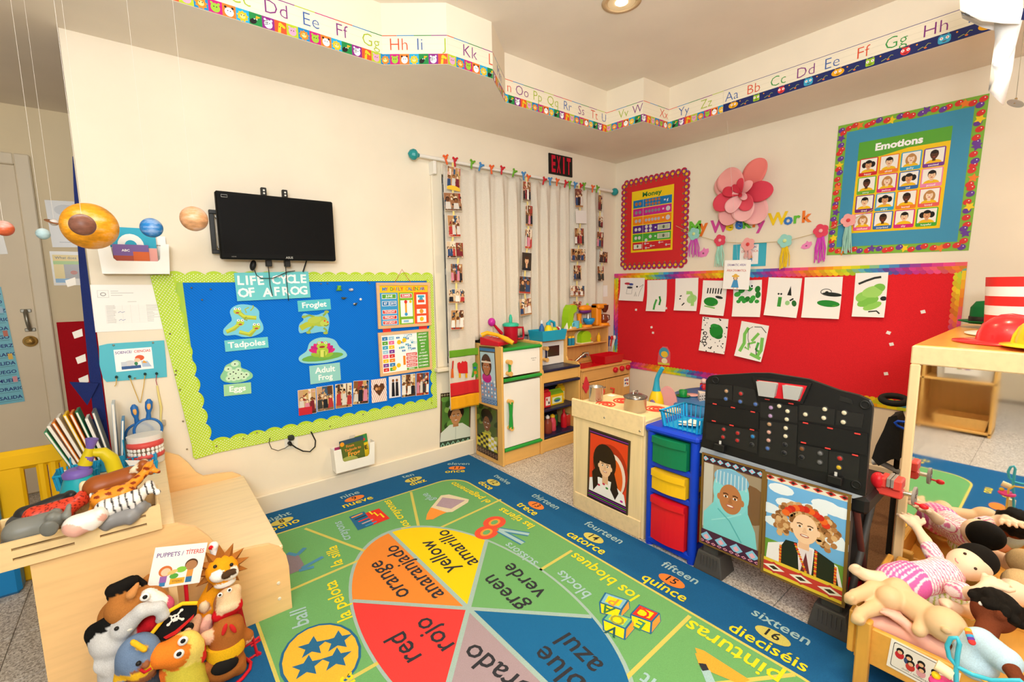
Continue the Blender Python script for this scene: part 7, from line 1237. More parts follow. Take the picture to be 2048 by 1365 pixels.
def girl5(a, w, h):
    a.rect(0, 0, w, h, '7a5a30', 0); a.rect(w*.04, h*.15, w*.96, h*.93, '6fb0e4', 1); a.rect(w*.04, h*.15, w*.96, h*.36, '6a9a3a', 2); g = random.Random(4)
    for i in range(14): a.ell(w*g.random(), h*g.uniform(.5, .9), w*.16, h*.05, 'e4eef6', l=2, n=12)
    band(a, w, h*.93, h*.99, 'e8dcc8', 'c83a34', '2a2420', 7, 3); band(a, w, h*.02, h*.17, 'e8c83a', 'c83a34', '4a8a3a', 3, 12); band(a, w, h*.05, h*.14, 'c83a34', 'f4ecd8', '3a3020', 3, 15)
    for i in range(190): t_ = g.uniform(-.75, math.pi+.75); r = g.uniform(.16, .4); a.ell(w*(.52+r*.95*math.cos(t_)), h*(.58+r*.52*math.sin(t_)), w*.04, h*.025, g.choice(['b07a48', '8a5a30', 'c89a68', 'a06a3c', 'd8ae7a']), g.uniform(0, 180), n=8, l=4+i % 3)
    a.poly([(w*.06, h*.17), (w*.96, h*.17), (w*.9, h*.34), (w*.62, h*.42), (w*.4, h*.42), (w*.08, h*.32)], 'f2eef0', 8); a.poly([(w*.24, h*.17), (w*.47, h*.17), (w*.44, h*.42), (w*.3, h*.41), (w*.22, h*.3)], '20261e', 9); a.poly([(w*.62, h*.17), (w*.92, h*.17), (w*.86, h*.36), (w*.64, h*.42)], '20261e', 9); a.rect(w*.47, h*.17, w*.62, h*.4, 'e8dce0', 8); a.poly([(w*.49, h*.17), (w*.6, h*.17), (w*.545, h*.36)], '6a2a34', 9)
    for k in range(12): a.ell(w*(.42+.012*k), h*(.4-.02*k), w*.018, h*.011, ('d8402a', 'e8a02a')[k % 2], n=8, l=11); a.ell(w*(.66+.0*k), h*(.4-.02*k), w*.018, h*.011, ('d8402a', 'e8a02a')[k % 2], n=8, l=11); a.ell(w*.24, h*(.17+.015*k), w*.016, h*.01, ('d8402a', 'e8a02a')[k % 2], n=8, l=11); a.ell(w*.88, h*(.17+.014*k), w*.016, h*.01, ('d8402a', 'e8a02a')[k % 2], n=8, l=11)
    a.rect(w*.45, h*.38, w*.58, h*.48, 'eebe98', 9); face(a, w*.52, h*.57, h*.135, 'f4cda8', 10, dark='5a3a24', sh='e8bc96')
    for k in range(11): t_ = math.pi*(.12+.76*k/10); a.ell(w*(.52+.25*math.cos(t_)), h*(.62+.135*math.sin(t_)), w*.05, h*.03, ('d83a20', 'e86a24', 'c82a1c')[k % 3], n=10, l=17)
    [a.rect(*q, '7a5c2c', 24) for q in ((0, 0, w, h*.018), (0, h*.982, w, h), (0, 0, w*.035, h), (w*.965, 0, w, h))]
wp = lambda x, y: onX(x, y, WX-.018)
def cqs(*p): return [cq(*q) for q in p]
poster(cqs((55, 472), (383, 548), (352, 1062), (57, 915)), wp, 'portrait poster of a girl in a turquoise headscarf on the workbench', girl4, .0); poster(cqs((387, 560), (828, 692), (775, 1246), (352, 1070)), wp, 'portrait poster of a curly haired girl with a flower wreath on the workbench', girl5, .0)
# ------------------------------------------------------------------ round table, chair, vacuum
t = thing('round_table', 'round blue play table behind the drawer tower', 'table'); tc = V3(-.5, -1.5, 0); ob('tabletop', MB().lathe([(.44, .44), (.46, .455), (.46, .49), (.45, .5), (.001, .5)], tc, 48), mat('3a7ab8', .4, name='table_blue'), t)
for k in range(4): aa = math.radians(45+90*k); ob('leg', MB().cyl(tc+V3(.33*math.cos(aa), .33*math.sin(aa), 0), tc+V3(.3*math.cos(aa), .3*math.sin(aa), .45), .025, .03, 14), mat('2f6aa8', .4), t)
c = onZ(1366, 794, .5); t = thing('toy_teacup', 'green toy teacup on a green saucer on the blue table', 'toy cup'); ob('saucer', MB().lathe([(.03, 0), (.052, .008), (.05, .01), (.02, .004)], c, 24), mat('0f7a3a', .35), t); ob('cup', MB().lathe([(.026, .004), (.03, .05), (.027, .05), (.024, .008)], c, 20), mat('0f8a40', .35), t)
c = onZ(1400, 800, .5); t = thing('cake_slice', 'white cake slice toy with dots on the blue table', 'play food'); ob('slice', MB().prism([(-.045, -.02), (.04, -.04), (.04, .04)], c, XA, V3(0, 1, 0), .055), mat('e8e0d8', .5), t, bev=.004)
for k in range(8): ob('dot', MB().ell(c+V3(-.045+.02*(k % 4), -.026-.006*(k % 4)+.001, .015+.022*(k//4)), (.004, .003, .004)), mat('2a2a2a', .4), t)
ob('pink_plate', MB().lathe([(.03, 0), (.05, .006), (.048, .009), (.01, .004)], onZ(1384, 792, .5), 22), mat('e8b8b8', .4), None, 'pale pink toy plate behind the cake slice', 'plate'); c = onZ(1407, 779, .5); t = thing('toy_teacup', 'red toy cup with a blue handle at the back of the blue table', 'toy cup'); ob('cup', MB().lathe([(.022, 0), (.028, .045), (.025, .045), (.02, .006)], c, 18), mat('c8202a', .35), t); ob('handle', MB().tube([c+V3(-.026, 0, .04), c+V3(-.048, .0, .034), c+V3(-.046, 0, .014), c+V3(-.022, 0, .01)], .005, 8), mat('2a4ab0', .4), t); ob('lid_ball', MB().ell(c+V3(0, 0, .065), .022), mat('e8c0b8', .4), t)
t = thing('play_chair', 'pink backed play chair tucked behind the island', 'chair'); c = onX(1333, 805, -.86); PK = mat('e0a0a0', .5); o_ = [(.075*math.cos(k*.2618), .16*math.sin(k*.2618)) for k in range(24)]; ob('backrest', MB().prism(o_, V3(c[0], c[1]-.005, c[2]-.04), unit((.35, -.94, 0)), ZU, .02), PK, t, bev=.004); ob('seat', MB().b2((c[0], c[1]-.14, .27), (c[0]+.26, c[1]+.12, .295), .008), PK, t)
for dx in (.02, .24):
    for dy in (-.12, .1): ob('leg', MB().cyl((c[0]+dx, c[1]+dy, 0), (c[0]+dx, c[1]+dy, .28), .014, n=10), mat('e6b566', .4), t)
t = thing('toy_vacuum', 'yellow toy vacuum cleaner with a turquoise handle', 'toy vacuum'); vp = lambda x, y, dx=0.: onX(x, y, -1.0+dx); TQ = mat('2fa3c4', .4)
ob('handle', MB().tube([vp(1325, 736), vp(1317, 750), vp(1314, 758), vp(1313, 770), vp(1313, 782)], [.014, .015, .016, .02, .028], 12), TQ, t); b0 = vp(1313, 782); ob('body', blob([E(b0+V3(0, 0, -.12), (.05, .055, .14), 'f0c81c'), E((b0[0], b0[1], .2), (.06, .065, .2), 'f0c81c'), C((b0[0]-.02, b0[1], .05), (b0[0]-.12, b0[1], .04), .045, .04, '2fa3c4')], .012, .04), PLAST, t); ob('dust_window', MB().ell(b0+V3(-.045, 0, -.13), (.016, .035, .075)), mat('7a5a8a', .2), t)
# ------------------------------------------------------------------ car seat
t = thing('toy_car_seat', 'black seat shell with a blue loop beyond the workbench', 'seat'); cs = lambda x, y, X=-.95: onX(x, y, X)
P = [cs(*p) for p in ((1800, 905), (1770, 920), (1757, 905), (1765, 880), (1780, 850), (1790, 825), (1806, 822), (1812, 840), (1812, 910))]; ob('shell', MB().prism([(-p[1], p[2]) for p in P], (-.95, 0, 0), YB, ZU, .12), mat('262626', .8, kind='fabric', name='black_cloth'), t, bev=.02); ob('loop', MB().tube([cs(*p, X=-1.09) for p in ((1808, 858), (1795, 852), (1790, 846), (1796, 843), (1812, 845))], .006, 8), mat('1a50d0', .4), t); c = cs(1788, 800, -.8); ob('headrest_wheel', MB().tube([c+V3(.04*math.cos(k*.35), .05*math.sin(k*.35), .012*math.cos(k*.35)) for k in range(18)], .016, 10, True), mat('1c1c1c', .6), t); ob('post', MB().tube([cs(1745, 925, -1.0), cs(1760, 925, -1.0), cs(1800, 945, -1.0)], .014, 8), mat('b0b4b8', .4), t)
lo = cs(1800, 905, -.95); ob('pedestal', MB().cyl((-1.0, lo[1], 0), (-1.0, lo[1], lo[2]), .011), mat('262626', .8, kind='fabric', name='black_cloth'), t)
ob('floor_mat', MB().b2((-1.45, -2.62, .0005), (-.1, -2.0, .008)), mat('7a5c44', .95, kind='speck', name='brown_carpet'), None, 'brown carpet square behind the workbench', 'mat')
t = thing('red_basket', 'red plastic basket on the floor behind the workbench', 'basket'); ob('tray', opentray(MB(), (-1.60, -2.46, .01), .12, .12, .14, .02), mat('d82030', .4), t, bev=.006)
for k in range(7): ob('slot', MB().b2((-1.672, -2.52+k*.02, .05), (-1.666, -2.512+k*.02, .12)), mat('5a0a12', .5), t)
# ================================================================== mirror cabinet, hats, doll bed
MX, MY0, MY1, MZ = -1.5, -2.572, -3.75, 1.095
t = thing('mirror_cabinet', 'wooden cabinet with a big front mirror and hats on top', 'cabinet'); part('stile', LITE, t, ((MX, MY0-.03, 0), (MX+.03, MY0, MZ-.07))); part('stile', LITE, t, ((MX, MY1, 0), (MX+.03, MY1+.03, MZ-.07))); part('top_rail', LITEH, t, ((MX, MY1, MZ-.07), (MX+.03, MY0, MZ-.001))); part('bottom_rail', LITEH, t, ((MX, MY1+.03, 0), (MX+.03, MY0-.03, .06)))
part('side_panel', LITE, t, ((MX+.031, MY0-.02, 0), (-.25, MY0, MZ-.02))); part('side_panel', LITE, t, ((MX+.031, MY1, 0), (-.25, MY1+.02, MZ-.02))); part('top', mat('eaa84c', .22, kind='wood', name='orange_varnish'), t, ((MX+.031, MY1, MZ-.018), (-.24, MY0, MZ))); part('back_panel', LITE, t, ((-.26, MY1+.02, 0), (-.25, MY0-.02, MZ-.02)))
mm = bpy.data.materials.new('smudged_mirror'); mm.use_nodes = True; nt = mm.node_tree; b = nt.nodes['Principled BSDF']; b.inputs['Base Color'].default_value = (.88, .88, .86, 1); b.inputs['Metallic'].default_value = 1
n_ = nt.nodes.new('ShaderNodeTexNoise'); n_.inputs['Scale'].default_value = 5; n_.inputs['Detail'].default_value = 6; tc_ = nt.nodes.new('ShaderNodeTexCoord'); nt.links.new(tc_.outputs['Object'], n_.inputs['Vector']); mr = nt.nodes.new('ShaderNodeMapRange'); mr.inputs[1].default_value = .5; mr.inputs[2].default_value = .75; mr.inputs[3].default_value = .02; mr.inputs[4].default_value = .07; nt.links.new(n_.outputs['Fac'], mr.inputs[0]); nt.links.new(mr.outputs[0], b.inputs['Roughness'])
ob('mirror', boxes(((MX+.008, MY1+.03, .06), (MX+.014, MY0-.03, MZ-.07))), mm, t)
# hats
def hat(c, r, h, brim, col, label, name, sx=1., sy=1., parts=()):
    t = thing(name, label, 'hat', 'hats on the mirror cabinet'); c = V3(*c); ob('crown', MB().lathe([(r, .006), (r*.98, h*.3), (r*.86, h*.68), (r*.55, h*.92), (r*.1, h)], c, 28, sx=sx, sy=sy), mat(col, .25, coat=.4), t); ob('brim', MB().lathe([(r*.9, .006), (brim, .002), (brim, .006), (r*.95, .012)], c, 32, sx=sx, sy=sy), mat(col, .25, coat=.4), t); return t, c
t, c = hat((-1.2, -2.80, MZ), .085, .105, .15, 'e8242a', 'shiny red plastic fire helmet on the mirror cabinet', 'fire_helmet', 1.0, 1.05); ob('ridge', MB().tube([c+V3(.0, .085*math.cos(k*.314), .1*math.sin(k*.314)+.006) for k in range(11)], .008, 8), mat('e8242a', .25, coat=.4), t)
t, c = hat((-1.38, -2.9, MZ+.012), .08, .1, .115, 'f4d01a', 'yellow plastic hard hat at the front of the mirror cabinet', 'hard_hat'); ob('ridge', MB().tube([c+V3(.0, .08*math.cos(k*.314), .095*math.sin(k*.314)+.006) for k in range(11)], .009, 8), mat('f4d01a', .25, coat=.4), t)
a = Art(.04, .028, 'd89a4a', .0008); a.rect(.005, .016, .02, .023, '5a4020', 1); a.rect(.023, .016, .035, .023, '5a4020', 1); a.rect(.008, .005, .032, .011, '5a4020', 1); d_ = unit((-.72, .69, .0)); a.put('badge', c+d_*.079+V3(0, 0, .025), unit(np.cross((0, 0, 1), d_)), ZU, t)
t = thing('striped_hat', 'tall red and white striped paper hat on the mirror cabinet', 'hat', 'hats on the mirror cabinet'); c = V3(-.85, -2.83, MZ)
for i in range(6): ob('stripe', MB().cyl(c+V3(0, 0, .01+i*.04), c+V3(0, 0, .05+i*.04), .13+.002*i, .132+.002*i, 32), mat('e8302c' if i % 2 else 'f6f4f0', .5), t)
ob('brim', MB().lathe([(.12, 0), (.19, .004), (.19, .008), (.12, .012)], c, 32), mat('f6f4f0', .5), t)
t = thing('green_hat', 'green bowler hat with a black band at the back of the cabinet', 'hat', 'hats on the mirror cabinet'); c = V3(-.46, -2.68, MZ+.02); ob('crown', MB().lathe([(.07, 0), (.068, .08), (.05, .11), (.01, .115)], c, 24), mat('146a38', .6), t); ob('band', MB().lathe([(.072, .005), (.072, .035), (.07, .036)], c, 24), mat('1a1612', .5), t); ob('brim', MB().lathe([(.065, .0), (.11, .012), (.108, .016), (.07, .006)], c, 28), mat('146a38', .6), t)
# doll bed
BX0, BX1, BY0, BY1, BZ = -2.02, -1.535, -2.565, -3.3, .255; BW = mat('e2a648', .4, kind='wood', name='honey_pine'); BWV = mat('e2a648', .4, kind='woodv', name='honey_pine_upright')
t = thing('doll_bed', 'honey coloured wooden doll bed full of dolls', 'doll bed'); part('side_rail', BW, t, ((BX0, BY1, .12), (BX0+.018, BY0-.02, .245))); part('side_rail', BW, t, ((BX1-.018, BY1, .12), (BX1, BY0-.02, .245))); part('footboard', BW, t, ((BX0+.0, BY0-.02, .13), (BX1, BY0, .275))); part('headboard', BW, t, ((BX0, BY1, .13), (BX1, BY1+.02, .4))); part('bed_base', BW, t, ((BX0+.018, BY1+.02, .16), (BX1-.018, BY0-.02, .175)))
for x in (BX0-.02, BX1-.012):
    for y in (BY0-.045, BY1+.01): part('leg', BWV, t, ((x, y-.018, .0095 if x < -1.9 else 0), (x+.032, y+.018, .27 if y > -2.8 else .4)))
O, U, V, w, h = quadframe(lambda x, y: onX(x, y, BX0), (1783, 1276), (1922, 1348), (1910, 1405), (1773, 1331)); a = Art(w, h, 'f6f1e8', .0008); a.rrect(w*.05, h*.08, w*.95, h*.94, .006, '3a3a3a', 1); a.rrect(w*.06, h*.1, w*.94, h*.92, .006, 'eee8de', 2)
for u, v, c1 in ((.16, .72, 'c82a30'), (.3, .66, '3a4a7a'), (.34, .5, 'c83a30'), (.48, .66, 'b8304a'), (.5, .48, 'e0a0a8'), (.68, .62, 'e8dcd0'), (.68, .45, 'c82a30')): a.ell(w*u, h*(v-.14), .011, .013, c1, l=3, n=12); a.ell(w*u, h*v, .009, .01, '1a1614', l=4, n=12); a.ell(w*u, h*(v-.04), .006, .006, 'e8b890', l=5, n=10)
a.text('dolls / muñecas', w*.42, h*.16, h*.07, '6a6a68', l=4); a.put('sticker', O-V3(.001, 0, 0), U, V, t)
# dolls -----------------------------------------------------------------
D = onZ
def hand(wr, tip, col, spread, up, s=1.):
    """palm, four unequal fingers and a thumb that leaves the side of the palm"""
    wr, tip = V3(*wr), V3(*tip); d = unit(tip-wr); sd = unit(np.cross(d, up)); up = np.cross(sd, d); p = wr+d*.02*s; pr = [C(wr, p+d*.012*s, .012*s, .017*s, col), C(p-sd*.01*s, p+sd*.01*s, .012*s, .012*s, col)]
    for i, (o, L_) in enumerate(((-.019, .03), (-.0065, .036), (.0065, .034), (.019, .026))): b0 = p+sd*o*s+d*.012*s; k = b0+d*L_*.55*s+sd*o*.35*s*spread; e_ = k+d*L_*.45*s+sd*o*.2*s-up*.007*s; pr += [C(b0, k, .0068*s, .0062*s, col), C(k, e_, .0062*s, .0055*s, col)]
    b0 = p+sd*.015*s-d*.004*s; pr += [C(b0, b0+sd*.022*s+d*.012*s, .008*s, .0065*s, col), C(b0+sd*.022*s+d*.012*s, b0+sd*.03*s+d*.026*s, .0065*s, .0055*s, col)]; return pr
def foot(an, toe, col, up=(0, 0, 1)):
    an, toe = V3(*an), V3(*toe); d = unit(toe-an); sd = unit(np.cross(d, up)); pr = [C(an, an+d*.03, .018, .019, col)]
    for i in range(5): pr.append(E(an+d*(.046-.003*abs(i-1))+sd*(i-2)*.0085, .0068-.0005*i, col))
    return pr
def eyes(t, c, dirs, col='3a2418', r=.006, white=False):
    for p, n_ in dirs:
        n_ = unit(n_)
        if white: ob('eye_white', MB().ell(p, (r*1.5, r*1.5, r*1.5)), mat('f4f0ea', .3), t); ob('pupil', MB().ell(V3(*p)+n_*r*.9, r), mat(col, .3), t)
        else: ob('eye', MB().ell(p, r), mat(col, .3), t)
def onball(c, r, px, py):   # point on a ball seen at a pixel
    d = unit(ray(px, py)); oc = CAM-V3(*c); bq = np.dot(d, oc); q = bq*bq-np.dot(oc, oc)+r*r; return CAM+d*(-bq-math.sqrt(max(q, 0)))
S1 = 'f2d3b4'
t = thing('doll', 'pale doll with black hair in a pink striped dress lying in the bed', 'doll', 'dolls in the doll bed'); hc = D(1945, 1128, .385); hip = D(1800, 1165, .325); ch = D(1885, 1150, .345); hr = .052
sA, eA, wA, tA = D(1868, 1112, .375), D(1850, 1082, .405), D(1834, 1057, .435), D(1815, 1030, .46); sB, eB, wB, tB = D(1912, 1180, .36), D(1952, 1190, .385), D(1972, 1172, .41), D(2008, 1152, .42)
pr = [E(hc, (hr, hr, hr*.92), S1), C(ch, hc, .02, .022, S1), C(sA, eA, .02, .018, S1), C(eA, wA, .018, .014, S1), C(sB, eB, .022, .019, S1), C(eB, wB, .019, .014, S1), C(hip, D(1762, 1160, .335), .03, .025, S1), C(D(1762, 1160, .335), D(1728, 1150, .34), .025, .019, S1), C(hip, D(1765, 1190, .28), .03, .025, S1)]
pr += hand(wA, tA, S1, 1., (0, 0, 1)) + hand(wB, tB, S1, 1., (0, 0, 1)) + foot(D(1728, 1150, .34), D(1704, 1135, .365), S1, (1, 0, .3))
ob('body', blob(pr, .0038, .008), VINYL, t); ax = unit(ch-hip); 
def stripes(vs, ids, cols): k = (vs-hip) @ ax; return np.where(((k*105) % 1 < .42)[:, None], np.array(lin('e07aa8')), np.array(lin('faf0ee')))
ob('dress', blob([C(hip+ax*.02, ch, .056, .05, S1), C(sA, sA+(eA-sA)*.5, .026, .025, S1), C(sB, sB+(eB-sB)*.35, .028, .027, S1), C(ch, ch+ax*.03, .048, .036, S1)], .005, .02, stripes), FELT, t)
def stripes2(vs, ids, cols): k = (vs-hip) @ unit(np.cross(ax, (0, 0, 1)))+.25*((vs-hip) @ ax); return np.where(((k*70) % 1 < .3)[:, None], np.array(lin('f8e0ea')), np.array(lin('e46ab0')))
ob('skirt', blob([C(hip-ax*.012, hip+ax*.03, .06, .062, S1)], .005, .02, stripes2), FELT, t)
hd = unit(V3(hc[0], hc[1], hc[2])-ch); ob('hair', blob([E(hc+hd*.014+V3(.008, 0, .006), (hr*1.04, hr*1.04, hr*.98), '17130f')], .004, .01, lambda vs, ids, c_: c_), mat('17130f', .9, kind='fabric', name='black_hair'), t)
fcut = onball(hc, hr+.008, 1925, 1125); ob('face', blob([E(hc+unit(fcut-hc)*.012-hd*.012, (hr*1.0, hr*1.0, hr*.95), S1)], .004, .008), VINYL, t); e_ = lambda x, y: onball(hc+unit(fcut-hc)*.012-hd*.012, hr*.99, x, y); eyes(t, hc, [(e_(1930, 1108), ray(1930, 1108)), (e_(1951, 1138), ray(1951, 1138))], r=.0045); m0 = [e_(1911, 1117), e_(1912, 1123), e_(1917, 1127)]; ob('mouth', MB().tube(m0, .0018, 6), mat('d88a8a', .6), t)
S2 = 'dcb98e'
t = thing('doll', 'bare tan vinyl doll lying face down in the bed', 'doll', 'dolls in the doll bed'); hc2 = D(1890, 1250, .325); hp2 = D(1788, 1188, .315); sh2 = D(1852, 1232, .315); k1, f1, k2, f2 = D(1748, 1180, .315), D(1712, 1192, .31), D(1758, 1212, .29), D(1722, 1228, .285)
pr = [E(hc2, (.05, .05, .048), S2), C(hp2, sh2, .042, .04, S2), C(sh2, hc2, .032, .034, S2), E(D(1795, 1180, .335), .036, S2), E(D(1780, 1197, .325), .036, S2), C(hp2, k1, .034, .026, S2), C(k1, f1, .026, .018, S2), C(hp2, k2, .034, .026, S2), C(k2, f2, .025, .017, S2), C(D(1850, 1245, .31), D(1838, 1262, .29), .022, .018, S2), E(D(1893, 1262, .34), (.006, .012, .01), S2)]+foot(f1, D(1690, 1205, .31), S2, (1, .2, .3))+foot(f2, D(1712, 1248, .28), S2, (1, .2, .3)); ob('body', blob(pr, .0038, .008), VINYL, t)
S3 = 'eeb4a2'
t = thing('doll', 'pink vinyl doll squeezed along the near side of the bed', 'doll', 'dolls in the doll bed'); a3, b3 = D(1770, 1252, .235), D(1890, 1300, .245); pr = [C(a3, b3, .028, .034, S3), C(D(1840, 1275, .26), D(1806, 1244, .285), .018, .014, S3), E(D(1925, 1325, .24), .042, S3), C(a3, D(1732, 1245, .24), .024, .017, S3)]+hand(D(1806, 1244, .285), D(1782, 1226, .295), S3, 1, (0, 0, 1), .8)+foot(D(1732, 1245, .24), D(1722, 1242, .25), S3); ob('body', blob(pr, .004, .01), VINYL, t)
S4 = '6e3822'
t = thing('doll', 'dark skinned doll with curly black hair in a light blue shirt', 'doll', 'dolls in the doll bed'); hc4 = D(1988, 1225, .37); r4 = .055; ch4 = D(1962, 1292, .315); el4 = D(2012, 1322, .325); wr4 = D(2030, 1352, .32); pr = [E(hc4, (r4*.92, r4*.92, r4), S4), C(ch4, hc4, .026, .026, S4), C(ch4, el4, .024, .022, S4), C(el4, wr4, .022, .016, S4), C(ch4, D(1900, 1310, .24), .04, .03, S4), E(onball(hc4, r4, 2002, 1232), (.007, .013, .014), S4)]+hand(wr4, D(2050, 1375, .31), S4, 1, (0, 0, 1)); ob('body', blob(pr, .004, .008), FELT, t)
ob('shirt', blob([C(ch4+V3(0, 0, .012), D(1950, 1322, .27), .036, .05, 'b9d8ea'), C(ch4+(el4-ch4)*.1, el4, .033, .034, 'b9d8ea'), C(ch4, D(1985, 1300, .33), .03, .03, 'b9d8ea'), C(ch4, D(1912, 1270, .315), .03, .028, 'b9d8ea')], .005, .012), FELT, t)
pa4, pb4 = D(1936, 1262, .36), D(1944, 1285, .352)
for i, c_ in enumerate(('f0b040', 'e86a3a', '3a9ad0', '6a3a98', 'd83a3a')): P = pa4+(pb4-pa4)*(i/4); ob('shirt_patch', MB().ell(P, (.012, .008, .006)), mat(c_, .8), t)
cu = []; g = random.Random(11); hd4 = unit(V3(.55, -.25, .8))
for i in range(150):
    v = unit([g.gauss(0, 1) for _ in range(3)])
    if np.dot(v, hd4) > .05: cu.append(E(hc4+v*r4*1.03, g.uniform(.0085, .012), '15110e'))
ob('hair', blob([E(hc4+hd4*.012, r4*.98, '15110e')]+cu, .004, .004), mat('17130f', .9, kind='fabric', name='black_hair'), t); eyes(t, hc4, [(onball(hc4, r4*.93, 1962, 1208), ray(1962, 1208))], '1a1008', .004, True)
t = thing('doll', 'doll in a green striped suit under the pink striped doll', 'doll', 'dolls in the doll bed'); a5, b5 = D(1880, 1198, .275), D(1940, 1215, .27); ax5 = unit(b5-a5); ob('suit', blob([C(a5, b5, .036, .04, 'ffffff'), C(a5, D(1862, 1200, .27), .03, .028, 'ffffff')], .005, .015, lambda vs, ids, c_: np.where((((vs-a5) @ ax5*75) % 1 < .3)[:, None], np.array(lin('b4d04a')), np.array(lin('f6f6ec')))), FELT, t); ob('body', blob([C(D(1935, 1225, .275), D(1912, 1218, .305), .018, .015, S1), C(D(1935, 1225, .275), D(2020, 1195, .31), .02, .03, S1), E(D(2030, 1185, .33), .042, S1)]+foot(D(1912, 1218, .305), D(1898, 1212, .315), S1), .004, .008), VINYL, t); ob('hair', MB().ell(D(2040, 1168, .35), (.045, .045, .045)), mat('c8a878', .9, kind='fabric'), t)
# bead maze
t = thing('bead_maze', 'bead maze with turquoise wires standing beside the doll bed', 'bead maze'); bx = -2.28; bm = lambda x, y, X=bx: onX(x, y, X); CY_ = mat('3fb8d0', .35, name='turquoise_wire')
base_y = bm(1960, 1365)[1]; ob('base', MB().b2((bx-.12, base_y-.2, .0105), (bx+.1, base_y+.08, .03), .006), mat('ead0a0', .5), t)
ob('wire', MB().tube([bm(*p) for p in ((1915, 1440), (1912, 1345), (1915, 1310), (1919, 1288), (1914, 1276), (1902, 1277), (1894, 1292), (1898, 1315), (1915, 1335), (1945, 1350), (1985, 1362), (2040, 1362), (2080, 1400))], .005, 8), CY_, t); ob('wire', MB().tube([bm(*p, X=bx+.02) for p in ((1890, 1440), (1900, 1345), (1920, 1338), (1955, 1352), (1985, 1375), (1990, 1440))], .004, 8), mat('e8b84a', .4), t)
P = bm(1880, 1352); m = MB().tube([(bx-.09, base_y+.04, .02), (bx-.09, base_y+.04, .3)], .012, 10); ob('post', m, mat('ead0a0', .5), t); ob('bead', MB().cyl(bm(1872, 1330), bm(1905, 1352), .013, n=14), mat('f0dcb0', .5), t); ob('bead', MB().ell(bm(1872, 1352), .009), mat('f0c81c', .4), t); ob('bead', MB().ell(bm(1890, 1372), (.03, .03, .012)), mat('e0408a', .4), t)
ob('wire', MB().tube([(bx+.05, base_y-.15, .02), (bx+.05, base_y-.15, .3), (bx+.05, base_y-.12, .36), (bx+.05, base_y-.06, .36), (bx+.05, base_y-.03, .3), (bx+.05, base_y-.03, .02)], .006, 8), mat('a0204a', .35), t)
# ------------------------------------------------------------------ what the mirror shows behind the camera
t = thing('storage_shelf', 'low wooden shelf with trays, seen in the mirror', 'shelf'); SXr = -4.98
for y in (-1.75, -2.15, -2.6): part('upright', MAPLE, t, ((SXr, y, 0), (SXr+.3, y+.02, .95)))
for z in (0.02, .45, .93): part('shelf_board', MAPH, t, ((SXr, -2.6, z), (SXr+.3, -1.73, z+.02)))
part('back', MAPLE, t, ((SXr-.01, -2.6, 0), (SXr, -1.73, .95)))
ob('tray', opentray(MB(), (SXr+.16, -2.4, .041), .22, .32, .1, .01), MAPH, None, 'wooden tray on the low shelf in the mirror', 'tray'); ob('clear_bin', opentray(MB(), (SXr+.16, -2.4, .471), .22, .34, .3, .01), mat('dcd8d0', .3, name='cloudy_plastic'), None, 'cloudy plastic bin on the shelf in the mirror', 'bin')
for y, z, lb in ((-2.5, .52, 'white card with coloured blocks on the plastic bin in the mirror'), (-1.95, .5, 'green picture card on the shelf in the mirror')):
    a = Art(.22, .2, 'f4f0ea' if y < -2.2 else '8ac05a', .001); g = random.Random(2)
    for i in range(14): a.rect(x0 := .04+g.random()*.13, y0_ := .03+g.random()*.08, x0+.03, y0_+.03, g.choice(['d83a3a', '3a7ac8', 'f0b81c', '4aa83a', '7a3a98']), 1)
    a.put('picture_card', (SXr+.305, y+.0, z), V3(0, 1, 0), ZU, None, lb, 'card')
ob('blue_cupboard', MB().b2((XL+.003, -2.9, .35), (XL+.02, -2.45, 1.7), .004), mat('2a78c8', .6), None, 'tall blue cupboard front on the far wall, seen in the mirror', 'cupboard')  # plain blue panel, a thin slab on the far wall
# ================================================================== left: stepped shelf, science things, puppets
SHY0, SHY1 = -.985, -.03; AMB = mat('f3ca8e', .38, kind='wood', name='amber_birch'); PALE = mat('f4dcb0', .4, kind='wood', name='birch_board')
t = thing('stepped_shelf', 'stepped wooden shelf with a low seat and rounded side panels', 'shelf'); pf = [(-4.06, .01), (-3.345, .01), (-3.345, .2), (-3.352, .25), (-3.372, .29), (-3.41, .318), (-3.46, .327), (-3.545, .335), (-3.575, .365), (-3.605, .425), (-3.64, .475), (-3.69, .506), (-3.73, .512), (-4.06, .512)]
for y in (SHY0+.018, SHY1): ob('side_panel', MB().prism(pf, (0, y, 0), XA, ZU, .018), AMB, t, bev=.003)
part('top_board', PALE, t, ((-4.06, SHY0+.018, .485), (-3.70, SHY1-.018, .502))); part('seat_board', PALE, t, ((-3.70, SHY0+.018, .27), (-3.358, SHY1-.018, .288))); part('riser', AMB, t, ((-3.715, SHY0+.018, .01), (-3.70, SHY1-.018, .486))); part('seat_front', AMB, t, ((-3.372, SHY0+.018, .01), (-3.358, SHY1-.018, .27)))
for p in ((557, 1167), (559, 1198)): ob('screw_cap', MB().lathe([(.007, 0), (.005, .004)], onY(*p, Y=SHY0), 10, (0, -1, 0)), mat('e8e0d0', .4), t)
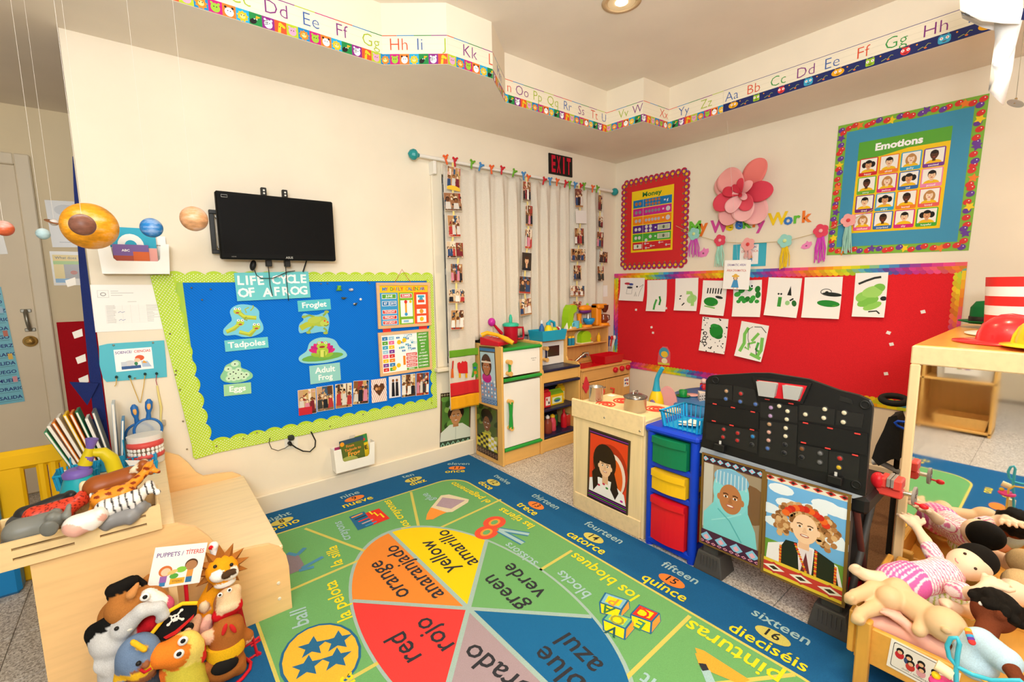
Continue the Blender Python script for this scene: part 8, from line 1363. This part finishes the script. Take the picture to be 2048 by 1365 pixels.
# yellow play panel
t = thing('play_fence', 'yellow plastic play fence with slots behind the shelf', 'play fence'); YP = mat('f4bf14', .4, name='sunny_plastic'); gy = .02; part('top_rail', YP, t, ((-4.66, gy, .53), (-4.02, gy+.05, .625)), ch=.02); part('bottom_rail', YP, t, ((-4.66, gy, .0), (-4.02, gy+.05, .1)), ch=.01)
for x0_, x1_ in ((-4.30, -4.21), (-4.17, -4.135), (-4.13, -4.095), (-4.09, -4.06), (-4.05, -4.02), (-4.45, -4.38), (-4.60, -4.5)): part('slat', YP, t, ((x0_, gy+.004, .08), (x1_, gy+.046, .56)), ch=.01)
ob('blue_post', MB().b2((-4.345, gy-.05, 0), (-4.292, gy+.0, .5), .015), mat('1f8ad0', .4), t); ob('blue_foot', MB().b2((-4.36, gy-.1, 0), (-4.25, gy-.005, .16), .015), mat('1f8ad0', .4), t)
# animal tray
TZ0 = .513; t = thing('animal_tray', 'slotted wooden tray of toy animals on the shelf', 'tray'); tx0, tx1, ty0, ty1 = -4.16, -3.735, -1.0, -.77; th = .085; TW = mat('edd09a', .45, kind='wood', name='tray_wood')
part('bottom', TW, t, ((tx0, ty0+.012, TZ0), (tx1, ty1, TZ0+.008))); part('end_wall', TW, t, ((tx0, ty0+.012, TZ0+.008), (tx0+.012, ty1, TZ0+th))); part('end_wall', TW, t, ((tx1-.012, ty0+.012, TZ0+.008), (tx1, ty1, TZ0+th))); part('back_wall', TW, t, ((tx0+.012, ty1-.012, TZ0+.008), (tx1-.012, ty1, TZ0+th)))
for z0, z1 in ((0, .026), (.066, th)): part('front_band', TW, t, ((tx0, ty0, TZ0+z0), (tx1, ty0+.012, TZ0+z1)), ch=0)
sx_ = (tx0, tx0+.07, tx0+.205, tx0+.265, tx0+.385, tx1)
for i in (0, 2, 4): part('front_block', TW, t, ((sx_[i], ty0, TZ0+.026), (sx_[i+1], ty0+.012, TZ0+.066)), ch=0)
for i in (1, 3): part('front_slat', TW, t, ((sx_[i], ty0, TZ0+.035), (sx_[i+1], ty0+.012, TZ0+.057)), ch=0)
def beast(name, label, rump, chest, head, snout, r, col, colfn=None, leg=.06, neck=.6, ear=.012, tail=None, hd=.55, m=PLAST, vox=.005, extra=(), group='toy animals in the tray'):
    rump, chest, head, snout = [V3(*p) for p in (rump, chest, head, snout)]; ax = unit(chest-rump); sd = unit(np.cross(ax, (0, 0, 1)))
    pr = [C(rump, chest, r, r*1.05, col), E(rump, r*1.05, col), C(chest, head, r*neck, r*neck*.75, col), E(head, r*hd, col), C(head, snout, r*hd*.8, r*hd*.5, col)]
    for s in (-1, 1): pr += [E(head+sd*s*r*hd*.7+V3(0, 0, r*hd*.8), ear, col)]+[C(b_+sd*s*r*.55, b_+sd*s*r*.6-V3(0, 0, leg), r*.36, r*.24, col) for b_ in (rump, chest)]
    if tail: pr += [C(rump-ax*r*.8, rump-ax*r*1.3+V3(*tail[0]), .007, .006, tail[1])]
    t = thing(name, label, 'toy animal', group); ob('body', blob(pr+list(extra), vox, .012, colfn, name='body'), m, t)
    for s in (-1, 1): ob('eye', MB().ell(head+sd*s*r*hd*.72+ax*r*hd*.35+V3(0, 0, r*hd*.35), max(.0035, r*.09)), mat('15110e', .3), t)
    return t
A = lambda x, y, z: onZ(x, y, z)
NS = lambda vs, s: np.sin(vs[:, 0]*s+1.3*np.sin(vs[:, 2]*s*.7))+np.sin(vs[:, 1]*s*1.1+vs[:, 2]*s*.9)
def zeb(vs, ids, c_): k = ((vs[:, 0]*55+8*vs[:, 2]) % 1) < .26; return np.where(k[:, None], np.array(lin('3a3a3c')), np.array(lin('f4f0ec')))
def tig(vs, ids, c_): k = ((vs[:, 0]*50+5*np.sin(vs[:, 2]*60)) % 1) < .2; return np.where(k[:, None], np.array(lin('6a1a14')), np.array(lin('e0452c')))
def gir(vs, ids, c_): k = NS(vs, 190) > .75; return np.where(k[:, None], np.array(lin('8a3212')), np.array(lin('f0952a')))
GE = '7d7f7a'; e0, e1, e2 = A(40, 1064, .605), A(90, 1050, .61), A(110, 1042, .622)
beast('toy_elephant', 'grey toy elephant with a raised trunk at the front of the tray', e0, e1, e2, A(121, 1038, .626), .036, GE, leg=.02, ear=.016, hd=.62, extra=[C(A(121, 1038, .624), A(133, 1032, .64), .011, .009, GE), C(A(133, 1032, .64), A(138, 1012, .665), .009, .007, GE), E(A(98, 1058, .63), (.022, .008, .026), '6d6f6a')], tail=((0, 0, -.04), GE))
beast('toy_rhino', 'dark slate toy rhinoceros behind the elephant', A(40, 1048, .585), A(85, 1036, .595), A(108, 1028, .6), A(122, 1024, .6), .03, '4a4c4c', leg=.05, extra=[C(A(120, 1024, .61), A(126, 1016, .63), .006, .002, '4a4c4c')])
beast('toy_panther', 'long black toy panther at the back of the tray', A(50, 1030, .61), A(120, 1003, .62), A(142, 995, .63), A(150, 992, .625), .024, '2a2b2c', leg=.05)
beast('toy_tiger', 'red toy tiger with dark stripes in the middle of the tray', A(70, 1032, .615), A(140, 1012, .625), A(162, 1001, .632), A(172, 1002, .622), .027, 'e0452c', tig, leg=.05, hd=.75)
beast('toy_horse', 'glossy brown toy horse with a cream tail behind the giraffe', A(196, 975, .65), A(262, 955, .665), A(288, 935, .70), A(302, 945, .69), .038, '9a5222', leg=.07, tail=((0, 0, -.06), 'f0dcb4'), extra=[C(A(168, 970, .65), A(166, 995, .61), .014, .01, 'f0dcb4'), C(A(268, 940, .70), A(288, 925, .72), .01, .008, 'f0e0c0')])
beast('toy_giraffe', 'orange spotted toy giraffe stretching its neck to the right', A(205, 998, .645), A(248, 985, .655), A(298, 938, .70), A(317, 944, .69), .028, 'f0952a', gir, leg=.06, neck=.62, hd=.5, vox=.004, extra=[C(A(300, 935, .715), A(306, 920, .73), .004, .003, 'f0952a')], tail=((0, 0, -.03), 'c86a1a'))
beast('toy_zebra', 'white striped toy zebra lying across the tray', A(212, 1018, .625), A(268, 998, .64), A(298, 977, .655), A(314, 984, .645), .027, 'f4f0ec', zeb, leg=.05, neck=.72, hd=.55, vox=.004, extra=[C(A(190, 1005, .63), A(183, 990, .65), .009, .007, 'f6f2ee'), E(A(315, 986, .643), .008, '2a2a2a')])
beast('toy_cow', 'white and pink toy cow in the front of the tray', A(152, 1052, .605), A(184, 1040, .612), A(201, 1032, .62), A(210, 1030, .615), .03, 'f6ece6', lambda vs, ids, c_: np.where((NS(vs, 60) > .7)[:, None], np.array(lin('f0b8a8')), np.array(lin('f6efe9'))), leg=.02)
beast('toy_wolf', 'grey toy wolf under the zebra at the right of the tray', A(215, 1042, .585), A(262, 1031, .59), A(283, 1017, .605), A(297, 1012, .602), .026, '8a8a8c', leg=.02, extra=[E(A(293, 1015, .598), .011, 'f0ece8')])
# microscope
t = thing('toy_microscope', 'yellow, purple and teal toy microscope on the shelf', 'toy microscope'); my = -.42; mp = lambda x, y: onY(x, y, my); PUR = mat('7a62b8', .4); YL2 = mat('d8c41a', .4); TEA = mat('1fa8b8', .4); c0 = mp(160, 985)
ob('base', MB().lathe([(.06, 0), (.062, .02), (.045, .075), (.042, .085)], V3(c0[0], my, .503), 24), TEA, t); ob('collar', MB().lathe([(.046, .085), (.048, .1), (.036, .112), (.03, .115)], V3(c0[0], my, .503), 24), PUR, t)
ob('tube', MB().cyl(mp(165, 945), mp(177, 912), .022, .02), PUR, t); ob('tube_sleeve', MB().cyl(mp(170, 930), mp(180, 897), .024, .015), YL2, t); ob('eyepiece', MB().cyl(mp(180, 897), mp(184, 878), .013, .022), PUR, t); ob('arm', MB().tube([mp(186, 906), mp(205, 905), mp(222, 918), mp(232, 945), mp(228, 965)], [.016, .022, .026, .028, .024], 14), YL2, t); f_ = mp(228, 965); ob('arm_foot', MB().cyl((f_[0]-.01, my, .503), f_, .04, .03), TEA, t)
# baskets, books, teeth
basket((-4.005, -.25, .504), .12, .12, .065, '1f9fd0', 'blue slotted basket left of the microscope', 0, slots=7); basket((-3.80, -.28, .504), .12, .12, .055, '1f9fd0', 'blue slotted basket right of the microscope', 0, slots=7)
for i, (x, y) in enumerate(((-4.005, -.25), (-3.80, -.28))): ob('paper_slip', MB().box((x, y, .545), (.08, .07, .002), 0, rotm(15, 20, 20)), mat('f8f7f4', .6), None, 'white paper sheet in the basket '+('left' if i == 0 else 'right')+' of the microscope', 'paper', 'papers in the shelf baskets')
t = thing('book_holder', 'perforated sky blue book holder on the shelf', 'book holder'); HB = mat('2fa0cc', .4); bx0, bx1, by0, by1 = -4.035, -3.845, -.165, -.045; part('bottom', HB, t, ((bx0, by0, .503), (bx1, by1, .508))); part('front', HB, t, ((bx0, by0, .503), (bx1, by0+.005, .565))); part('side', HB, t, ((bx1-.005, by0, .503), (bx1, by1, .64)), ch=.002); part('side', HB, t, ((bx0, by0, .503), (bx0+.005, by1, .6)), ch=.002)
for k in range(5): ob('hole', MB().cyl((bx0+.03+k*.033, by0, .54), (bx0+.03+k*.033, by0-.002, .54), .006, n=10), mat('14506a', .6), t)
for i, (c_, hh, tl, nm) in enumerate((('4a9a6a', .2, -20, 'thin green'), ('f0ece0', .22, -19, 'white'), ('ef8a2a', .23, -18, 'orange spined'), ('e8e4da', .245, -17, 'cream'), ('f4c81c', .25, -15, 'yellow'), ('ee7a24', .25, -14, 'orange'), ('1f7a54', .255, -13, 'dark green'), ('f2f0ea', .22, -12, 'white backed'), ('5a6a70', .24, -9, 'grey'), ('c8d0d4', .26, 2, 'tall glossy'), ('3a8ac0', .19, 6, 'blue'))):
    x = -4.018+i*.0155; R = rotm(0, tl, 0); b_ = V3(x, -.105, .51); tb = thing('picture_book', nm+' picture book, '+ORD[i]+' from the left in the holder', 'book', 'books in the blue holder'); q = lambda u, v, w_: b_+R @ V3(u, v, w_)
    ob('cover', MB().box(q(0, 0, hh*.59), (.011, .1, hh*1.18), .001, R), mat(c_, .4), tb); ob('pages', MB().box(q(0, -.0505, hh*.59), (.006, .002, hh*1.14), 0, R), mat('f2ede2', .8), tb)
t = thing('teeth_model', 'large dental model of pink gums and white teeth', 'teeth model'); tc = V3(-3.768, -.15, .503); GUM = mat('d8504a', .4); TOO = mat('f4efe6', .25)
def jaw(z, up):
    P = [tc+V3(.058*math.cos(a_), -.01-.05*math.sin(a_), z) for a_ in np.linspace(-.1, math.pi+.1, 15)]; ob('gum', MB().tube(P, .015, 10), GUM, t); ob('jaw_base', MB().lathe([(.068, 0), (.07, .03)], tc+V3(0, .0, z+(.012 if up else -.045)), 24, sy=.8), mat('e8e4dc', .4), t)
    for a_ in np.linspace(.05, math.pi-.05, 12): ob('tooth', MB().box(tc+V3(.064*math.cos(a_), -.014-.056*math.sin(a_), z-(.017 if up else -.017)), (.013, .011, .018), .004, rotm(0, 0, math.degrees(-a_)+90)), TOO, t)
jaw(.046, False); jaw(.1, True)
# ------------------------------------------------------------------ planets
def planet(x, y, ry, Y, col, label, top=ZS, ring=None, kind='swirl'):
    P = onY(x, y, Y); r = ry*float(np.dot(P-CAM, F_))/F_PX; t = thing('model_planet', label, 'model planet', 'hanging solar system'); ob('globe', MB().ell(P, r, None, 28, 18), mat(col, .45, kind=kind), t); top = ZS if Y > -.54 or P[0] < -6 else ZC; ob('thread', MB().tube([P+V3(0, 0, r*.98), V3(P[0], P[1], top)], .0004, 4), mat('efe8dc', .4), t)
    if ring: ob('ring', MB().lathe([(r*1.3, 0), (r*2.1, .001), (r*2.1, .002), (r*1.3, .003)], P, 28, unit((.25, -.3, .9))), mat(ring, .6), t)
planet(180, 453, 45, -.75, 'f8a824', 'large orange sun model hanging by a thread'); planet(165, 450, 21, -1.0, '8a5a48', 'brown cratered planet in front of the sun'); planet(303, 456, 19, -.8, '1c7ac0', 'blue earth model between the sun and the television'); planet(388, 438, 24, -.85, 'd8a070', 'tan banded planet next to the television'); planet(8, 457, 15, -.9, 'd0603a', 'red planet model at the left edge'); planet(86, 468, 11, -.7, 'a8c4c8', 'small pale blue planet in front of the door frame'); planet(108, 445, 7, -.5, 'd8d0c8', 'small planet with a brown ring left of the sun', ring='8a5a3a')
# ------------------------------------------------------------------ hall: sheets, red board, door poster, navy chart
hq = lambda x, y: onY(x, y, YH-.002)
def hsheet(px, bg, draw, name, label, cat='paper', Y=YH-.002): O, U, V, w, h = quadframe(lambda x, y: onY(x, y, Y), *px); a = Art(w, h, bg, .0015, clip=(0, 0, w, h)); draw(a, w, h); a.put(name, O, U, V, None, label, cat, m=GLOSS)
hsheet(((90, 401), (172, 404), (176, 496), (104, 494)), 'e2e0dc', lambda a, w, h: (a.ell(w*.5, h*.8, w*.3, h*.12, 'c8c8c8'), a.rect(w*.2, h*.1, w*.5, h*.12, 'b8b8b8')), 'plastic_sleeve', 'glossy plastic sleeve on the hall wall behind the sun')
hsheet(((98, 502), (172, 505), (178, 570), (109, 572)), 'f4f0e8', lambda a, w, h: (a.rect(w*.06, h*.72, w*.9, h*.9, 'f0d06a', 1), a.text('What does', w*.42, h*.78, h*.07, '4a4a4a', bold=.01, l=2), a.rect(w*.06, h*.62, w*.9, h*.72, 'a8cc6a', 1), a.rect(w*.06, h*.2, w*.34, h*.62, 'f0d88a', 1), a.rect(w*.34, h*.2, w*.9, h*.62, 'b0aca8', 1), a.ell(w*.6, h*.38, w*.1, h*.06, 'c86a4a', l=2), a.rect(w*.06, h*.08, w*.6, h*.2, '8ab8e0', 1)), 'safety_sheet', 'coloured printed sheet on the hall wall below the sleeve')
P0, P1 = hq(115, 645), hq(160, 900); ob('red_felt_board', MB().b2((P0[0]-.005, YH-.012, .11), (-3.2, YH-.001, P0[2]), .002), mat('b8121f', .85, kind='fabric', name='hall_red_felt'), None, 'red felt board low on the hall wall', 'board')
def sal(a, w, h):
    a.rect(0, 0, w, h, '7ec4d8', 0)
    for i in range(13): a.rect(0, h*(.02+i*.075), w*.93, h*(.021+i*.075)+.001, '4a5a70', 1); a.text(('SALIDA', 'HORARIO', 'ALMUERZO', 'JUEGO')[i % 4], w*.62, h*(.035+i*.075), h*.028, '2a3a80', bold=.02, l=2)
    for i, c_ in enumerate(('e0a0a8', 'e8c060', 'c87a6a', 'a8c8e0')): a.rect(w*.78, h*(.18+i*.2), w*.92, h*(.23+i*.2), c_, 3)
hsheet(((-60, 575), (12, 575), (40, 803), (-25, 815)), '7ec4d8', sal, 'schedule_poster', 'light blue SALIDA schedule poster on the hall door', 'poster', YH-.022)
hsheet(((-30, 470), (9, 470), (13, 508), (-26, 510)), 'f4f2ee', lambda a, w, h: None, 'door_note', 'small white note on the hall door', 'paper', YH-.022)
t = thing('navy_pocket_chart', 'dark navy hanging chart along the wall edge with paper tags', 'chart'); nx = -3.905; NV = mat('1c2a66', .7, kind='fabric', name='navy_cloth'); ob('strip', MB().prism([(-.002, 1.95), (-.012, 1.8), (-.03, 1.4), (-.04, 1.0), (-.05, .5), (0, .5), (0, 1.95)], (nx, .0, 0), XA, ZU, .006), NV, t)
for z in (.8, .62): ob('pocket', MB().prism([(0, 0), (.05, .1), (-.05, .12)], (nx-.06, -.01, z), XA, ZU, .012), NV, t)
for z in (1.36, 1.12, 1.0, .9): ob('paper_tag', MB().prism([(0, 0), (.03, .01), (.03, .045), (-.005, .03)], (nx-.075, -.004, z), XA, ZU, .004), mat('e4e0d8', .7), t)
# ------------------------------------------------------------------ puppets
py = -1.11
def Q(x, y, d=0.): return onY(x, y, py-d)
def puppet(label, prims, vox=.006, k=.014, extra=(), colfn=None):
    t = thing('hand_puppet', label, 'puppet', 'hand puppets on the rack'); ob('body', blob(prims, vox, k, colfn), FELT, t)
    for nm, m_, mt in extra: ob(nm, m_, mt, t)
    return t
EW_, EB_ = mat('f6f4f0', .4), mat('151515', .4)
def peye(x, y, d, r): P = Q(x, y, d); v = unit(ray(x, y)); return [('eye_white', MB().ell(P, (r, r*.6, r)), EW_), ('pupil', MB().ell(P-v*r*.55, (r*.5, r*.3, r*.5)), EB_)]
BR = 'b07238'
puppet('brown horse puppet with a black mane and a white blaze', [C(Q(250, 1215, .06), Q(300, 1203, .06), .05, .042, BR), C(Q(300, 1203, .06), Q(326, 1210, .07), .038, .028, BR), E(Q(330, 1213, .09), (.024, .022, .026), 'd05a7a'), C(Q(297, 1186, .085), Q(324, 1204, .095), .014, .013, 'f2eee8'), C(Q(262, 1190, .1), Q(276, 1168, .09), .014, .006, 'c88a50'), C(Q(290, 1165), Q(298, 1150), .014, .005, BR), C(Q(240, 1230), Q(245, 1290), .055, .06, BR), C(Q(226, 1182, .05), Q(262, 1164, .05), .02, .018, '1a1816'), C(Q(225, 1180), Q(222, 1195), .018, .012, '1a1816'), C(Q(270, 1160, .02), Q(292, 1168, .03), .014, .006, '1a1816')], extra=peye(290, 1195, .108, .013))
GP = 'c8cacc'
puppet('light grey elephant puppet with a red mouth and a black hat', [E(Q(228, 1280, .07), (.058, .05, .05), GP), C(Q(245, 1258, .10), Q(284, 1222, .125), .03, .019, GP), C(Q(284, 1222, .125), Q(318, 1216, .125), .019, .016, GP), C(Q(318, 1216, .125), Q(327, 1230, .125), .016, .014, GP), C(Q(327, 1230, .125), Q(319, 1241, .12), .014, .011, GP), C(Q(270, 1278, .07), Q(302, 1245, .08), .018, .026, 'd0202a'), E(Q(225, 1322, .09), (.045, .018, .04), 'd4d6d8'), E(Q(192, 1268, .06), (.028, .016, .034), '161616'), C(Q(210, 1290, .07), Q(212, 1250, .07), .012, .022, '161616'), C(Q(245, 1300, .05), Q(250, 1350, .05), .06, .065, GP)], extra=[('eye', MB().ell(Q(233, 1258, .125), .006), EB_), ('tusk', MB().ell(Q(259, 1257, .125), (.011, .009, .009)), mat('f0ece0', .5))])
PI = 'e8b898'
t = puppet('pirate puppet with a black skull hat and an eye patch', [E(Q(364, 1268, .06), (.05, .045, .04), PI), E(Q(322, 1278, .06), (.016, .012, .016), PI), E(Q(395, 1240, .06), (.014, .012, .02), PI), E(Q(375, 1263, .11), .012, PI), C(Q(360, 1290, .05), Q(350, 1345, .05), .055, .06, '8a1a22')])
hatp = [(302, 1270), (318, 1250), (340, 1222), (365, 1208), (394, 1207), (392, 1222), (376, 1240), (350, 1262), (330, 1274)]
def fl(pts, d, th_): P = [Q(*p, d=d) for p in pts]; return MB().prism([(p[0], p[2]) for p in P][::-1], (0, py-d, 0), XA, ZU, th_)
ob('hat', fl(hatp, .10, .022), mat('1a1a1c', .9, kind='fabric'), t, bev=.004); ob('hat_trim', MB().tube([Q(*p, d=.125) for p in hatp[:5]], .006, 8), mat('f0c020', .8), t); ob('hat_band', fl([(327, 1275), (350, 1262), (376, 1240), (388, 1229), (386, 1236), (352, 1268), (332, 1278)], .122, .004), mat('d02a2a', .8), t)
sk = Art(1, 1, None, 0)
def sp(x, y): P = Q(x, y, .124); return (P[0], P[2])
kx = Q(351, 1236, .124)[0]-Q(350, 1236, .124)[0]; c_ = sp(350, 1236); sk.ell(c_[0], c_[1], 9*kx, 8*kx, 'f4f2ee', l=2); sk.rect(c_[0]-5*kx, c_[1]-11*kx, c_[0]+5*kx, c_[1]-5*kx, 'f4f2ee', 2)
for s in (-1, 1): sk.ell(c_[0]+s*3.6*kx, c_[1]+1*kx, 2.4*kx, 2.4*kx, '1a1a1c', l=4, n=10); sk.line([(c_[0]-s*15*kx, c_[1]+13*kx), (c_[0]+s*15*kx, c_[1]-13*kx)], 4.5*kx, 'f4f2ee', 1); [sk.ell(c_[0]-s*q*15*kx, c_[1]+q*13*kx, 4*kx, 4*kx, 'f4f2ee', l=1, n=10) for q in (-1, 1)]
sk.put('skull_print', (0, py-.1225, 0), XA, ZU, t, m=FELT); ob('eye_patch', MB().ell(Q(375, 1256, .105), (.018, .006, .016)), EB_, t); ob('eye', MB().ell(Q(351, 1270, .105), .006), EB_, t)
KN = '6e86a8'; KS = '9a6040'
def kcol(vs, ids, c_): zz = Q(275, 1313, .1)[2]; k = (np.abs(vs[:, 2]-zz-.25*(vs[:, 0]-Q(275, 1313, .1)[0])) < .011); return np.where(k[:, None], np.array(lin('eebb2a')), c_)
t = puppet('knight puppet with a blue helmet, yellow band and red smile', [E(Q(277, 1310, .14), (.055, .05, .062), KN), C(Q(255, 1330, .13), Q(250, 1365, .13), .028, .03, KN), E(Q(286, 1338, .165), (.036, .034, .036), KS), E(Q(292, 1331, .20), .009, KS), C(Q(280, 1370, .14), Q(280, 1400, .14), .055, .06, '3a4250'), C(Q(265, 1285, .18), Q(290, 1300, .19), .008, .008, 'eebb2a')], colfn=kcol, extra=[('eye', MB().ell(Q(277, 1328, .205), .007), EB_), ('mouth', MB().tube([Q(281, 1340, .204), Q(289, 1346, .206), Q(302, 1338, .2)], .004, 6), mat('c8202a', .7))])
CHK = 'e8d06a'
t = puppet('yellow bird puppet with a wide orange beak and big white eyes', [E(Q(373, 1300, .15), (.045, .04, .06), CHK), C(Q(365, 1325, .14), Q(375, 1380, .13), .05, .06, 'd8c84a'), C(Q(350, 1305, .16), Q(322, 1312, .165), .045, .035, 'e8802a'), E(Q(316, 1312, .165), (.02, .025, .028), 'e8802a'), C(Q(345, 1345, .15), Q(325, 1350, .15), .022, .018, 'e0702a'), C(Q(398, 1290, .15), Q(402, 1315, .15), .014, .016, 'd83028'), C(Q(335, 1365, .15), Q(312, 1372, .15), .02, .018, 'd02028')], extra=peye(366, 1283, .192, .014)+peye(358, 1309, .198, .014))
t = thing('hand_puppet', 'yellow lion puppet with a brown spiky mane at the top of the rack', 'puppet', 'hand puppets on the rack'); lc = Q(444, 1140, .02); ob('body', blob([E(lc, (.05, .045, .048), 'f0a01c'), E(Q(438, 1152, .055), (.026, .022, .02), 'f6f2ec'), E(Q(462, 1147, .055), (.024, .022, .02), 'f6f2ec'), E(Q(450, 1166, .04), (.034, .024, .014), 'f0ece4'), C(Q(450, 1152, .075), Q(466, 1144, .07), .01, .008, '4a3626'), C(Q(440, 1165, -.02), Q(408, 1230, .0), .035, .04, 'f0a01c'), E(Q(408, 1215, .035), (.016, .014, .02), 'f4e0c0')], .005, .01), FELT, t)
for k_ in range(11): a_ = math.radians(-55+k_*29); o_ = V3(math.cos(a_), 0, math.sin(a_)); sd_ = V3(-math.sin(a_), 0, math.cos(a_)); ob('mane_spike', MB().add([lc+o_*.035+sd_*.02+V3(0, .01, 0), lc+o_*.035-sd_*.02+V3(0, .01, 0), lc+o_*.088+V3(0, .015, 0), lc+o_*.04+V3(0, -.012, 0), lc+o_*.045+V3(0, .03, 0)], [(0, 2, 3), (1, 3, 2), (0, 4, 2), (1, 2, 4), (0, 3, 1, 4)]), mat('a8682c', .9, kind='fabric'), t)
for p in ((430, 1134), (463, 1130)): ob('eye', MB().ell(Q(*p, d=.06), .006), EB_, t)
MK = 'b5784a'
puppet('monkey puppet with a tan face and a red scarf', [E(Q(455, 1205, .07), (.042, .04, .05), MK), E(Q(458, 1200, .09), (.034, .026, .038), 'e0c098'), E(Q(474, 1178, .07), (.014, .012, .016), 'e0c098'), C(Q(435, 1233, .1), Q(474, 1212, .1), .018, .018, 'c81a24'), E(Q(455, 1215, .11), (.03, .016, .014), 'e4c8a4'), C(Q(455, 1230, .06), Q(462, 1275, .05), .045, .05, 'a81a24')], extra=peye(440, 1191, .118, .008)+peye(459, 1181, .118, .008))
CB_ = 'a5622c'
t = puppet('brown beaver puppet with a vest, red scarf and yellow belt', [C(Q(455, 1262, .11), Q(452, 1300, .11), .05, .055, CB_), E(Q(452, 1333, .12), (.06, .045, .042), CB_), E(Q(494, 1275, .11), (.018, .016, .022), 'e8b898'), C(Q(475, 1262, .11), Q(494, 1272, .11), .02, .018, CB_), E(Q(414, 1276, .12), (.026, .016, .024), 'e8b898'), E(Q(410, 1340, .13), (.022, .018, .02), CB_), E(Q(480, 1338, .13), (.02, .018, .018), CB_), C(Q(440, 1240, .1), Q(475, 1240, .1), .014, .014, '8a5228')], extra=[('belt', MB().lathe([(.057, 0), (.06, .02), (.058, .045)], Q(452, 1304, .11), 24, sy=.95), mat('f0b81c', .9, kind='fabric')), ('belly_patch', MB().ell(Q(450, 1332, .158), (.04, .016, .026)), mat('1c1a18', .9)), ('scarf_end', MB().ell(Q(449, 1260, .162), (.007, .004, .02), rotm(0, 20, 0)), mat('d02a2a', .8)), ('scarf_end', MB().ell(Q(466, 1258, .162), (.007, .004, .02), rotm(0, -20, 0)), mat('d02a2a', .8))])
puppet('small white clown puppet with a red nose behind the lion', [E(Q(427, 1093, -.01), (.016, .014, .016), 'f0eeee'), C(Q(427, 1100, -.01), Q(436, 1118, -.01), .012, .016, 'e8e8ea'), E(Q(420, 1097, .005), .006, 'd81a24')], .004, .005)
puppet('spotted pink clown puppet peeking between the pirate and the beaver', [C(Q(408, 1250, .05), Q(412, 1272, .05), .022, .026, 'e8b0a0'), E(Q(417, 1240, .05), (.014, .012, .02), 'f0c8b0'), C(Q(395, 1255, .045), Q(405, 1262, .045), .014, .012, 'f0c020')], .005, .008)
# sign on a stick
t = thing('puppet_sign', 'white PUPPETS / TÍTERES card on a wooden stick', 'sign'); Y = py-.035; O, U, V, w, h = quadframe(lambda x, y: onY(x, y, Y), (306, 1099), (411, 1084), (403, 1167), (298, 1178)); a = Art(w, h, 'fbfafa', .0012); a.text('PUPPETS /', w*.31, h*.75, h*.1, '7a5a9a', bold=.015, w=w*.5); a.text('TÍTERES', w*.78, h*.76, h*.1, 'd8453f', bold=.015, w=w*.36)
a.ell(w*.28, h*.4, .018, .018, 'd8743a', l=1); a.ell(w*.29, h*.38, .013, .013, 'f4d0b0', l=2); a.rect(w*.2, h*.12, w*.33, h*.28, '9a6ab8', 1); a.rect(w*.21, h*.04, w*.32, h*.13, '3a8ac8', 2); a.ell(w*.76, h*.5, .018, .019, '5a3a24', l=1); a.ell(w*.76, h*.48, .016, .016, 'b8845a', l=2); a.rect(w*.7, h*.2, w*.82, h*.38, 'e8a04a', 1); a.rect(w*.7, h*.06, w*.82, h*.2, '3a7ab0', 2); a.rect(w*.4, h*.06, w*.68, h*.2, 'f0b83a', 1); a.text('TÍTERES', w*.54, h*.1, h*.05, '8a4a2a', l=3, wm=w*.2); a.ell(w*.46, h*.26, .012, .009, '5ab04a', l=2); a.ell(w*.58, h*.4, .014, .01, '8ad04a', l=2); a.ell(w*.42, h*.36, .014, .007, 'f0c878', 20, l=2)
a.put('card', O, U, V, t); ob('stick', MB().prism([(-.011, 0), (.011, 0), (.011, .2), (-.011, .2)], V3(Q(352, 1230)[0], Y+.004, Q(352, 1230)[2]), XA, ZU, .003), mat('e4c08a', .6, kind='woodv'), t)
# rack
t = thing('wire_rack', 'red wire rack that holds the hand puppets', 'rack'); RW = mat('d0182a', .35, name='red_wire'); rk = lambda x, y, d=.06: Q(x, y, d); b0_ = rk(520, 1265); ob('upright', MB().tube([rk(505, 1275), rk(512, 1300), rk(520, 1335), rk(527, 1375)], .005, 8), RW, t); ob('upright', MB().tube([rk(484, 1330), rk(486, 1400)], .005, 8), RW, t); ob('center_post', MB().tube([rk(371, 1165, .02), rk(377, 1240, .02), (rk(377, 1240, .02)[0], py-.02, .0105)], .006, 8), RW, t)
for y in (1275, 1305, 1345): ob('hook', MB().tube([rk(485, y+22), rk(505, y+10), rk(518, y), rk(520, y+6), rk(508, y+14), rk(502, y+18)], .0045, 8), RW, t)
g0 = rk(377, 1240, .02); ob('foot_ring', MB().tube([(g0[0]+.16*math.cos(k*.35), py-.09+.09*math.sin(k*.35), .016) for k in range(18)], .006, 8, True), RW, t)
P = rk(526, 1375); ob('upright_foot', MB().tube([P, (P[0], P[1], .016)], .005, 8), RW, t)
finalize()
